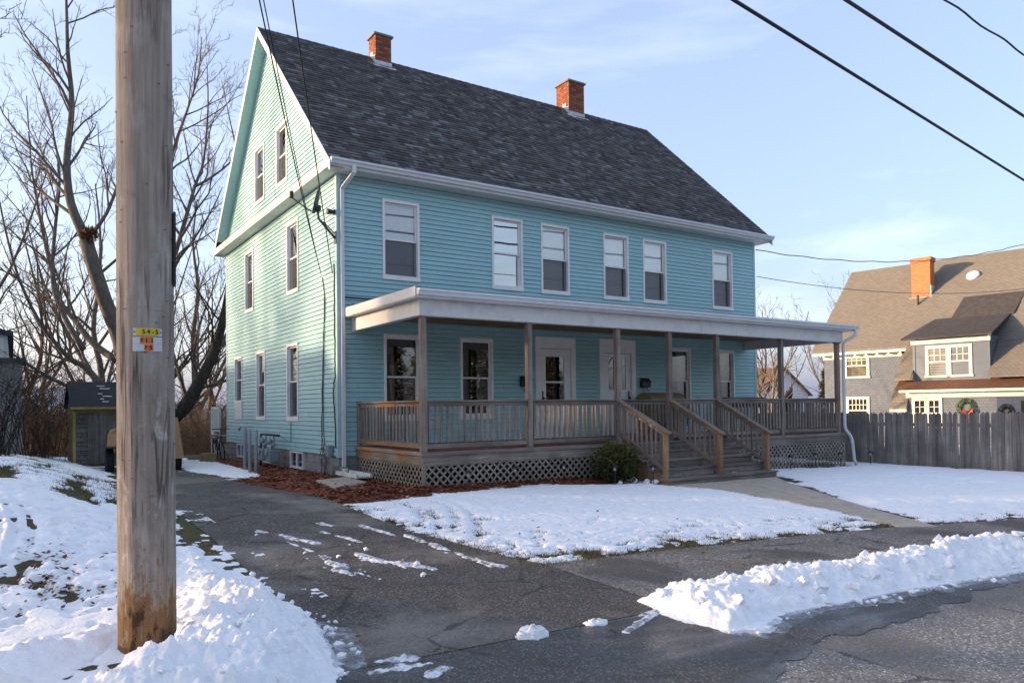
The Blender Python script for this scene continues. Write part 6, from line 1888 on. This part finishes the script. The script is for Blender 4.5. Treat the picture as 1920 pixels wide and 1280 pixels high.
# ================================================================== HOUSES FARTHER OFF
def far_house(name, label, x0, x1, y0, y1, zb, ze, zr, axis, mw, mr, wins=(), chim=None, ov=.3):
    t = thing(name, ((x0 + x1) / 2, (y0 + y1) / 2, zb), label, 'house')
    m = MB(); m.box(x0, x1, y0, y1, zb, ze)
    if axis == 'x':
        yc = (y0 + y1) / 2; m.poly([(x0, y0, ze), (x0, y1, ze), (x0, yc, zr)]); m.poly([(x1, y0, ze), (x1, yc, zr), (x1, y1, ze)])
    else:
        xc = (x0 + x1) / 2; m.poly([(x0, y0, ze), (xc, y0, zr), (x1, y0, ze)][::-1]); m.poly([(x0, y1, ze), (xc, y1, zr), (x1, y1, ze)])
    m.build('wall', mw, t)
    m = MB()
    if axis == 'x':
        s = (zr - ze) / (yc - y0)
        for a, b in ((y0 - ov, yc), (y1 + ov, yc + .001)):
            z0 = ze - ov * s; m.hexa([(x0 - ov, a, z0), (x1 + ov, a, z0), (x1 + ov, b, zr), (x0 - ov, b, zr), (x0 - ov, a, z0 + .12), (x1 + ov, a, z0 + .12), (x1 + ov, b, zr + .12), (x0 - ov, b, zr + .12)])
    else:
        s = (zr - ze) / (xc - x0)
        for a, b in ((x0 - ov, xc), (x1 + ov, xc + .001)):
            z0 = ze - ov * s; m.hexa([(a, y0 - ov, z0), (b, y0 - ov, zr), (b, y1 + ov, zr), (a, y1 + ov, z0), (a, y0 - ov, z0 + .12), (b, y0 - ov, zr + .12), (b, y1 + ov, zr + .12), (a, y1 + ov, z0 + .12)])
    rf = m.build('roof', mr, t)
    if chim: m = MB(); m.box(*chim); m.build('chimney', M_BRICK, rf)
    for a0, a1, z0, z1, face in wins:
        fr = Fr((0, y0, 0), (1, 0, 0), (0, -1, 0)) if face == 'f' else Fr((x0, 0, 0), (0, 1, 0), (-1, 0, 0)) if face == 'l' else Fr((x1, 0, 0), (0, 1, 0), (1, 0, 0))
        m = MB(); fr.box(m, a0, a1, .0, .05, z0, z1); w = m.build('window', M_WHITED, t)
        m = MB(); fr.box(m, a0 + .09, a1 - .09, .051, .056, z0 + .09, z1 - .09); m.build('pane', M_NPANED, w)
    return t
M_PALE = m_siding('pale_grey_clapboard', (.42, .44, .46)); M_DARKW = m_shedwood('dark_weathered_wall', (.14, .135, .13), (.24, .23, .22), (.34, .33, .32)); M_SLATE = m_plain('slate_roof', (.05, .052, .06), .9, .2, .3, 4)
lh = far_house('side_house', 'pale house beside the driveway at the left edge of the photo', -13.5, -5.72, 7.2, 17, -1.2, 2.86, 3.9, 'y', M_PALE, M_SLATE, [(-7.2, -5.80, 2.18, 2.80, 'f'), (-10.5, -9.5, .8, 2.2, 'f'), (-13, -12, .8, 2.2, 'f'), (9, 10, .6, 2.0, 'r')], None, .12)
m = MB(); m.box(-14.5, -5.42, 6.0, 7.19, -1.2, 2.14); m.build('front_wing', M_DARKW, lh)
m = MB(); m.box(-14.7, -5.36, 5.85, 7.19, 2.14, 2.24); m.build('wing_roof', M_SLATE, lh)
far_house('distant_house', 'low house with snowy roof and dark lean-to far behind the shed', -5.6, 1.0, 42.6, 50, -5, .7, 2.5, 'x', M_PALE, m_snow('snowy_roof', (.55, .57, .62), .4), [(-4.6, -3.9, -1.0, .2, 'f'), (-2.6, -1.9, -1.0, .2, 'f')], (-2.0, -1.4, 45.6, 46.2, 2.0, 3.3))
m = MB(); m.hexa([(-5.8, 39.8, -.75), (1, 39.8, -.75), (1, 42.6, .75), (-5.8, 42.6, .75), (-5.8, 39.8, -.65), (1, 39.8, -.65), (1, 42.6, .85), (-5.8, 42.6, .85)]); m.box(-5.6, .9, 40.2, 42.59, -5, -.72)
o = m.build('dark_lean_to', M_SLATE); tag(o, 'dark roofed lean-to in front of the distant snowy house', 'shed')
far_house('distant_house', 'brown roofed house far off between blue house and porch post', 50.5, 58, 29.5, 36, -3, 1.9, 4.3, 'y', M_PALE, m_plain('brown_roof', (.12, .085, .07), .9, .1, .2), [(53.2, 53.9, 1.6, 2.7, 'f'), (55, 55.7, 1.6, 2.7, 'f')])
print('buildings ok')

# ================================================================== TREES
class Tree:
    def __init__(s, seed, thin=.007): s.m = MB(); s.r = random.Random(seed); s.thin = thin; s.n = 0; s.tw = MB()
    def limb(s, pts, r0, r1, lvl=0, maxl=3, dens=(1.1, 1.6, 2.2), sub=.42, start=.22):
        pts = [Vector(p) for p in pts]; n = len(pts)
        rad = [r0 + (r1 - r0) * (i / (n - 1)) ** .8 for i in range(n)]
        # smooth the path
        P = []; R_ = []
        for i in range(n - 1):
            for k in range(3):
                t = k / 3
                p0 = pts[max(0, i - 1)]; p1 = pts[i]; p2 = pts[i + 1]; p3 = pts[min(n - 1, i + 2)]
                q = .5 * ((2 * p1) + (p2 - p0) * t + (2 * p0 - 5 * p1 + 4 * p2 - p3) * t * t + (-p0 + 3 * p1 - 3 * p2 + p3) * t ** 3)
                P.append(q); R_.append(rad[i] + (rad[i + 1] - rad[i]) * t)
        P.append(pts[-1]); R_.append(rad[-1])
        s.m.tube(P, R_, 9 if r0 > .1 else 6)
        s.sprout(P, R_, lvl, maxl, dens, sub, start)
    def sprout(s, P, R_, lvl, maxl, dens, sub, start):
        if lvl >= maxl: return
        L = sum((b - a).length for a, b in zip(P[:-1], P[1:]))
        k = max(2, int(L * dens[min(lvl, len(dens) - 1)]))
        for i in range(k):
            t = start + (1 - start) * (i + s.r.random()) / k
            f = t * (len(P) - 1); j = min(int(f), len(P) - 2); p = P[j].lerp(P[j + 1], f - j); rr = R_[j] + (R_[j + 1] - R_[j]) * (f - j)
            d = (P[j + 1] - P[j]).normalized()
            ax = d.cross(Vector((s.r.gauss(0, 1), s.r.gauss(0, 1), s.r.gauss(0, 1)))).normalized()
            an = s.r.uniform(.45, 1.05)
            cd = (d * math.cos(an) + ax * math.sin(an) + Vector((0, 0, .18))).normalized()
            cl = L * sub * s.r.uniform(.5, 1.15) * (1.15 - .6 * t)
            s.grow(p, cd, max(.25, cl), max(s.thin, min(rr * .62, .012 + cl * .012)), lvl + 1, maxl, dens, sub)
    def grow(s, p, d, L, r, lvl, maxl, dens, sub):
        n = 5 if L > 1.2 else 3
        P = [p]; R_ = [r]
        for i in range(n):
            d = (d + Vector((s.r.gauss(0, .13), s.r.gauss(0, .13), s.r.gauss(.05, .11)))).normalized()
            P.append(P[-1] + d * (L / n)); R_.append(max(s.thin * .6, r * (1 - .75 * (i + 1) / n)))
        s.m.tube(P, R_, 6 if r > .04 else (4 if r > .014 else 3), cap=False)
        s.n += 1
        s.sprout(P, R_, lvl, maxl, dens, sub * 1.05, .18)

def tree_thing(name, label, loc, build, mat, cat='tree', group='bare trees'):
    t = thing(name, loc, label, cat, group)
    return t
# the big maple behind the shed
LA = [(-1.54, 17.22, .38), (-1.92, 17.44, 1.72), (-2.18, 17.56, 3.68), (-2.74, 17.41, 5.28), (-3.36, 17.3, 7.43), (-3.84, 17.35, 8.78), (-3.96, 17.39, 10.37), (-3.8, 17.24, 12.36), (-3.93, 17.28, 14.35), (-3.98, 17.27, 16.34), (-4.08, 17.29, 18.13)]
LB = [(-2.2, 17.41, .6), (-2.76, 17.39, 1.84), (-3.37, 17.53, 2.67), (-3.76, 17.43, 2.89), (-4.23, 17.13, 3.37), (-4.86, 16.93, 4.3), (-5.46, 16.69, 5.75), (-5.88, 16.33, 7.51), (-6.23, 16.51, 9.73)]
LC = [(-2.29, 17.54, 2.94), (-2.99, 18.7, 3.66), (-3.57, 19.66, 4.65), (-4.06, 20.32, 5.55), (-4.48, 20.92, 7.56), (-4.83, 21.58, 9.85), (-5.02, 21.67, 11.4), (-5.17, 21.7, 14.04)]
LC2 = [(-3.42, 17.55, 3.35), (-4.07, 18.31, 4.79), (-4.36, 18.95, 6.19), (-4.24, 19.3, 8.34), (-4.1, 19.4, 10.28), (-4.38, 20.02, 12.54), (-5.0, 20.38, 14.68)]
LD = [(-1.95, 17.22, 1.21), (-2.88, 16.87, 1.51), (-3.84, 16.3, 1.83), (-4.76, 15.71, 2.33), (-5.38, 15.51, 2.76), (-5.73, 15.13, 3.0), (-6.53, 14.46, 3.27)]
LE = [(-1.2, 17.0, -.4), (-.89, 16.78, .37), (-.12, 16.25, 1.08), (.44, 16.1, 2.11), (.97, 16.08, 3.27), (1.25, 15.87, 4.52), (1.56, 15.98, 6.25), (1.84, 15.99, 8.2)]
LF = [(-1.1, 17.24, 2.45), (-.76, 17.56, 4.59), (-.31, 17.69, 6.77), (.16, 17.7, 8.56), (.58, 17.74, 10.16), (.93, 17.73, 11.32), (1.12, 17.79, 13.6), (1.14, 18.09, 15.51)]
LG = [(-1.37, 17.36, 4.53), (-1.15, 17.52, 7.09), (-.74, 17.68, 9.3), (-.22, 17.76, 11.56), (.28, 17.75, 13.19), (.74, 17.77, 14.84), (.85, 17.66, 16.38)]
LH = [(.58, 17.74, 10.16), (1.26, 17.52, 10.65), (2.04, 17.22, 11.59), (1.9, 17.52, 13.22), (1.67, 17.87, 14.87)]
LI = [(-3.36, 17.3, 7.43), (-2.68, 17.06, 8.47), (-2.04, 17.07, 10.62), (-1.59, 16.95, 13.15), (-1.19, 17.11, 15.82)]
LJ = [(-3.0, 17.45, 6.08), (-1.93, 17.31, 7.18), (-.82, 17.16, 7.9), (.15, 17.1, 8.65), (1.22, 16.39, 8.95)]
tm = thing('maple_tree', (-1.5, 17.2, gz(-1.5, 17.2)), 'big bare maple with several leaning trunks behind the shed', 'tree', 'bare trees')
T = Tree(3, .0075)
T.m.tube([(-1.5, 17.2, -1.4), (-1.5, 17.2, -.4), (-1.55, 17.25, .5)], [.62, .55, .42], 12)
T.limb(LA[:5], .34, .25, 9); trunk = T.m.build('trunk', M_BARK, tm, True)
T = Tree(4, .0075)
for L_, a, b in ((LA[3:], .235, .02), (LB, .165, .018), (LC, .15, .018), (LC2, .12, .015), (LD, .11, .02), (LF, .15, .015), (LG, .13, .015), (LH, .06, .012), (LI, .09, .014), (LJ, .06, .012)):
    T.limb(L_, a, b, 0, 4, (1.5, 2.3, 3.0, 3.6), .33)
T.m.build('crown', M_BARK, tm, True); n1 = T.n
T = Tree(5, .0075); T.limb(LE, .40, .07, 0, 4, (1.3, 2.0, 2.8, 3.2), .36); T.m.build('leaning_trunk', M_BARKD, tm, True)
print('maple', n1 + T.n)

def generic_tree(seed, h, spread, r, maxl=4, thin=.008, lean=(0, 0), dens=(1.1, 1.9, 2.6, 3.2)):
    T = Tree(seed, thin); q = random.Random(seed)
    top = Vector((lean[0], lean[1], h)); P = [Vector((0, 0, -.3))]
    for i in range(1, 7): P.append(Vector((lean[0] * i / 6 + q.gauss(0, .12), lean[1] * i / 6 + q.gauss(0, .12), h * .95 * i / 6)))
    T.limb(P, r, r * .12, 0, maxl, dens, .40 * spread, .25)
    for k in range(4):
        a = q.uniform(0, 2 * PI); z0 = h * q.uniform(.15, .35); s = spread * h * .28
        T.limb([(0, 0, z0), (math.cos(a) * s * .3, math.sin(a) * s * .3, z0 + h * .13), (math.cos(a) * s * .7, math.sin(a) * s * .7, z0 + h * .33), (math.cos(a) * s, math.sin(a) * s, z0 + h * .6)], r * .55, r * .1, 0, maxl, dens, .38)
    return T.m
def place_tree(me_t, me_c, x, y, z, rz, sc, label, name='bare_tree', group='bare trees'):
    t = thing(name, (x, y, z), label, 'tree', group, rz)
    t.scale = (sc, sc, sc)
    for nm, me in (('trunk', me_t), ('crown', me_c)): add(nm, me, t)
    return t
def stem(h, r): m = MB(); m.tube([(0, 0, -.4), (0, 0, h * .12), (.02, .02, h * .25)], [r * 1.5, r * 1.1, r], 9); return m
gA = generic_tree(21, 12, 1.0, .19, 4).mesh('crown', M_BARK, smooth=True); tA = stem(12, .19).mesh('trunk', M_BARK, smooth=True)
gB = generic_tree(22, 9, 1.25, .14, 4).mesh('crown', M_TWIG, smooth=True); tB = stem(9, .14).mesh('trunk', M_TWIG, smooth=True)
gC = generic_tree(23, 7, 1.1, .11, 4).mesh('crown', M_BARKL, smooth=True); tC = stem(7, .11).mesh('trunk', M_BARKL, smooth=True)
def gzz(x, y): return gz(x, y) - .1
for (mt, mc, x, y, rz, sc, lab) in (
        (tA, gA, 4.4, 38.0, .4, 1.6, 'slender bare tree just behind the rear corner of the blue house'),
        (tB, gB, 2.2, 39.5, 1.9, 1.7, 'brown bare tree in the scrub right of the big maple'),
        (tA, gA, -1.0, 41.0, 2.4, 1.7, 'tall bare tree directly behind the big maple'),
        (tB, gB, -4.3, 37, 3.3, 1.6, 'bare tree behind the shed roof at the left'),
        (tA, gA, -9.4, 1.6, 5.1, 1.05, 'bare tree whose branches enter from the left edge of the photo'),
        (tA, gA, -8.6, 22.0, 1.1, 1.25, 'bare tree rising behind the pale side house'),
        (tB, gB, 6.6, 44.0, .7, 1.6, 'bare tree half hidden behind the blue house gable'),
        (tB, gB, 34.4, 16.1, 2.1, 1.0, 'bare tree showing past the right corner of the blue house'),
        (tC, gC, 24.7, 8.2, 1.2, .95, 'pale barked young tree seen under the porch roof'),
        (tA, gA, 51.0, 21.9, 4.0, 1.0, 'bare oak showing past the gable of the grey house')):
    place_tree(mt, mc, x, y, gzz(x, y), rz, sc, lab)

def conifer(seed, h, r, n):
    q = random.Random(seed); m = MB()
    for i in range(n):
        t = q.random() ** .75; z = h * (.04 + .95 * t); R = r * (1 - t) ** .85 * (.55 + .45 * abs(math.sin(t * 23 + seed))) + .08
        a = q.uniform(0, 2 * PI); rr = R * q.uniform(.25, 1.05)
        p = Vector((rr * math.cos(a), rr * math.sin(a), z - rr * .22))
        d = Vector((math.cos(a) + q.gauss(0, .35), math.sin(a) + q.gauss(0, .35), q.gauss(-.05, .25))).normalized(); s = d.cross(Vector((q.gauss(0, .4), q.gauss(0, .4), 1))).normalized()
        L = q.uniform(.16, .42) * (h / 8) ** .5; w = L * .22; m.cr = min(1, max(0, q.gauss(.3 + .4 * rr / (R + .01), .2)))
        m.poly([p - s * w, p + d * L * .6 - s * w * .6, p + d * L, p + s * w])
    return m
cA = conifer(31, 9, 2.3, 9000).mesh('crown', M_FIR); cAt = stem(9, .2); cAt.tube([(0, 0, 0), (0, 0, 8.5)], [.16, .03], 7); cAt = cAt.mesh('trunk', M_BARKD)
for (x, y, rz, sc, lab) in ((44.3, 18.0, 0, .72, 'tawny evergreen beside the gable end of the grey house'), (35.0, 18.6, 1.0, .62, 'dark evergreen behind the right corner of the blue house'), (37.4, 16.6, 2.0, .38, 'small evergreen low between two porch posts'),
                            (-10.4, 4.2, 1, .72, 'unseen evergreen added as sun block, nearest the pale house wing'), (-10.9, 1.9, 2, .66, 'unseen evergreen added as sun block, beside the left-edge bare tree'), (-13.4, 6.4, 3, .75, 'unseen evergreen added as sun block, farthest from the driveway'), (-3.0, -33.0, .5, 1.3, 'evergreen across the street, left of the pair'), (9.0, -36.0, .9, 1.45, 'evergreen across the street, right of the pair')):  # left-edge evergreens are unseen, added to keep sun off the porch
    place_tree(cAt, cA, x, y, gzz(x, y), rz, sc, lab, 'evergreen_tree', 'evergreens')
for (x, y, sc, lab) in ((-15.5, 15.5, .95, 'unseen bare tree added to soften the sun, beside the far gable of the pale side house'), (-20, 17, 1.0, 'unseen bare tree added to filter the sun, two lots past the pale side house'), (-23, 13, 1.1, 'unseen spreading bare tree added to filter the sun, well past the pale side house'), (-30, 24, 1.5, 'unseen tall bare tree added to filter the sun, far beyond the pale side house'), (-35, 31, 1.6, 'unseen tallest bare tree added to filter the sun, far beyond the pale side house'), (2.5, -38, 1.2, 'bare tree across the street between the evergreens'), (17, -40, 1.3, 'bare tree across the street at the right')):  # trees past the side house are unseen, added to filter sun on the wall
    place_tree(tA, gA, x, y, gzz(x, y), x, sc, lab)

for i, (x, y, sc, lab) in enumerate(((-14, -36, 1.2, 'farthest left, past the pale house'), (-4, -39, 1.0, 'second, opposite the pole'), (1.5, -41, 1.15, 'behind the left of the pair'), (6, -38, .9, 'shorter one beside the bare tree'), (14.5, -39, 1.2, 'opposite the porch end'), (21, -37, 1.0, 'opposite the fence line'), (26.5, -39, 1.25, 'opposite the grey house wall'), (33, -38, 1.1, 'opposite the grey house entry'), (40, -41, 1.3, 'farthest right of the front row'), (11.5, -42, 1.3, 'tall one between the front trees'))):
    place_tree(cAt, cA, x, y, gzz(x, y), i * .9, sc, 'evergreen across the street, ' + lab, 'evergreen_tree', 'evergreens')
ROWL = ('opposite the pale house', 'opposite the utility pole', 'opposite the driveway', 'opposite the maple side of the porch', 'opposite the porch steps', 'opposite the fence', 'opposite the grey house', 'past the grey house')
for i, (x, y, sc) in enumerate(((-9, -44, 1.3), (0, -47, 1.1), (6.5, -43, 1.25), (13, -48, 1.35), (20, -42, 1.2), (27, -46, 1.4), (36, -44, 1.3), (46, -47, 1.4))):
    if i % 2: place_tree(tB, gB, x, y, gzz(x, y), x * .7, sc * 1.2, 'bare tree in the row across the street, ' + ROWL[i])
    else: place_tree(cAt, cA, x, y, gzz(x, y), x * .7, sc, 'evergreen in the row across the street, ' + ROWL[i], 'evergreen_tree', 'evergreens')
WOODL = ('near its middle', 'just behind the middle one', 'in front beside the pale house', 'deep behind the pale house', 'at the pale house corner', 'far back toward the street', 'far back in the middle', 'tall one past the pale house', 'farthest back of all', 'closest to the street', 'second from the street', 'behind the tall one', 'at the street corner', 'nearest the camera')  # unseen stand, added so only filtered low sun reaches the yard
for i, (x, y, sc) in enumerate(((-24, -3, 1.), (-27, 2, 1.1), (-22, 4, 1.), (-29, 8, 1.2), (-25, 9, 1.), (-33, -1, 1.2), (-36, 6, 1.2), (-31, 13, 1.1), (-38, 12, 1.3), (-21, -7, .95), (-28, -6, 1.1), (-35, 18, 1.2), (-26, -10, 1.0), (-19.5, -1.5, .9))):
    place_tree(tA if i % 2 else tB, gA if i % 2 else gB, x, y, gzz(x, y), i * 1.7, sc, 'unseen bare tree added to filter the sun, in the wood beyond the left edge, ' + WOODL[i], 'bare_tree', 'added wood beyond the left edge')
# bramble in front of the pale side house
def shrub(m, x, y, z, h, n, q, r=.008, spread=.5):
    for i in range(n):
        a = q.uniform(0, 2 * PI); s = q.uniform(.1, spread) * h; hh = h * q.uniform(.5, 1)
        p0 = Vector((x + q.gauss(0, .12 * h), y + q.gauss(0, .12 * h), z)); p1 = p0 + Vector((math.cos(a) * s * .35, math.sin(a) * s * .35, hh * .55)); p2 = p0 + Vector((math.cos(a) * s, math.sin(a) * s, hh))
        m.tube([p0, p1, p2], [r, r * .75, r * .4], 3, cap=False)
        for k in range(4):
            t = q.uniform(.35, 1); b = p1.lerp(p2, t) if t > .5 else p0.lerp(p1, t * 2); e = b + Vector((q.gauss(0, .22 * h), q.gauss(0, .22 * h), q.uniform(.05, .3) * h))
            m.tube([b, b.lerp(e, .5) + Vector((0, 0, .03 * h)), e], [r * .55, r * .45, r * .3], 3, cap=False)
q = random.Random(77)
t = thing('leafless_shrub', (-5.75, 4.3, gz(-5.75, 4.3)), 'arching leafless shrub at the left edge before the pale house', 'shrub', 'leafless shrubs')
m = MB(); shrub(m, -5.9, 4.3, gz(-5.75, 4.3) - .05, 2.2, 40, q, .013, .7); m.build('branches', M_BARKD, t)
t = thing('leafless_shrub', (-5.0, 8.5, gz(-5.0, 8.5)), 'brown leafless shrub left of the old shed', 'shrub', 'leafless shrubs')
m = MB(); shrub(m, -5.0, 8.5, gz(-5, 8.5) - .05, 1.9, 30, q, .010, .6); m.build('branches', M_TWIG, t)
m = MB()
for i in range(150):
    if i < 95: x, y = q.uniform(-1.5, 12), q.uniform(20, 44)
    else: x, y = q.uniform(-7, -3.5), q.uniform(13, 38)
    shrub(m, x, y, gz(x, y) - .1, q.uniform(2.0, 4.2), 16, q, .016, .6)
tag(m.build('scrub', M_TWIG), 'tangled brown leafless scrub behind the house and shed', None, None, 'stuff')
m = MB()
for i in range(420):
    x = q.uniform(-70, 110); y = q.uniform(55, 130) if x < 25 else q.uniform(95, 150); z = gz(x, y) - .5; h = q.uniform(5, 10) if x < 25 else q.uniform(3, 5.5)
    m.tube([(x, y, z), (x + q.gauss(0, .3), y, z + h * .6), (x + q.gauss(0, .5), y, z + h)], [.16, .10, .03], 4, cap=False)
    for k in range(7):
        a = q.uniform(0, 2 * PI); z0 = z + h * q.uniform(.3, .85); L = h * q.uniform(.15, .35)
        m.tube([(x, y, z0), (x + L * .7 * math.cos(a), y + L * .7 * math.sin(a), z0 + L * .8)], [.05, .02], 3, cap=False)
        for j in range(3): m.tube([(x + L * .4 * math.cos(a), y + L * .4 * math.sin(a), z0 + L * .5), (x + L * .4 * math.cos(a) + q.gauss(0, .5), y + L * .4 * math.sin(a) + q.gauss(0, .5), z0 + L * .5 + q.uniform(.3, 1.0))], [.03, .015], 3, cap=False)
tag(m.build('far_woods', M_TWIG), 'far brown leafless woods along the horizon', None, None, 'stuff')
# squirrel nest of leaves in the maple
t = thing('leaf_nest', (-3.25, 17.15, 7.55), 'ball of dead leaves, a squirrel nest, in the maple', 'nest')
m = MB(); leaf_ball(m, (-3.25, 17.05, 7.6), (.28, .28, .24), 500, .12, 1, 9); m.build('leaves', M_DEADLEAF, t)
print('trees ok')
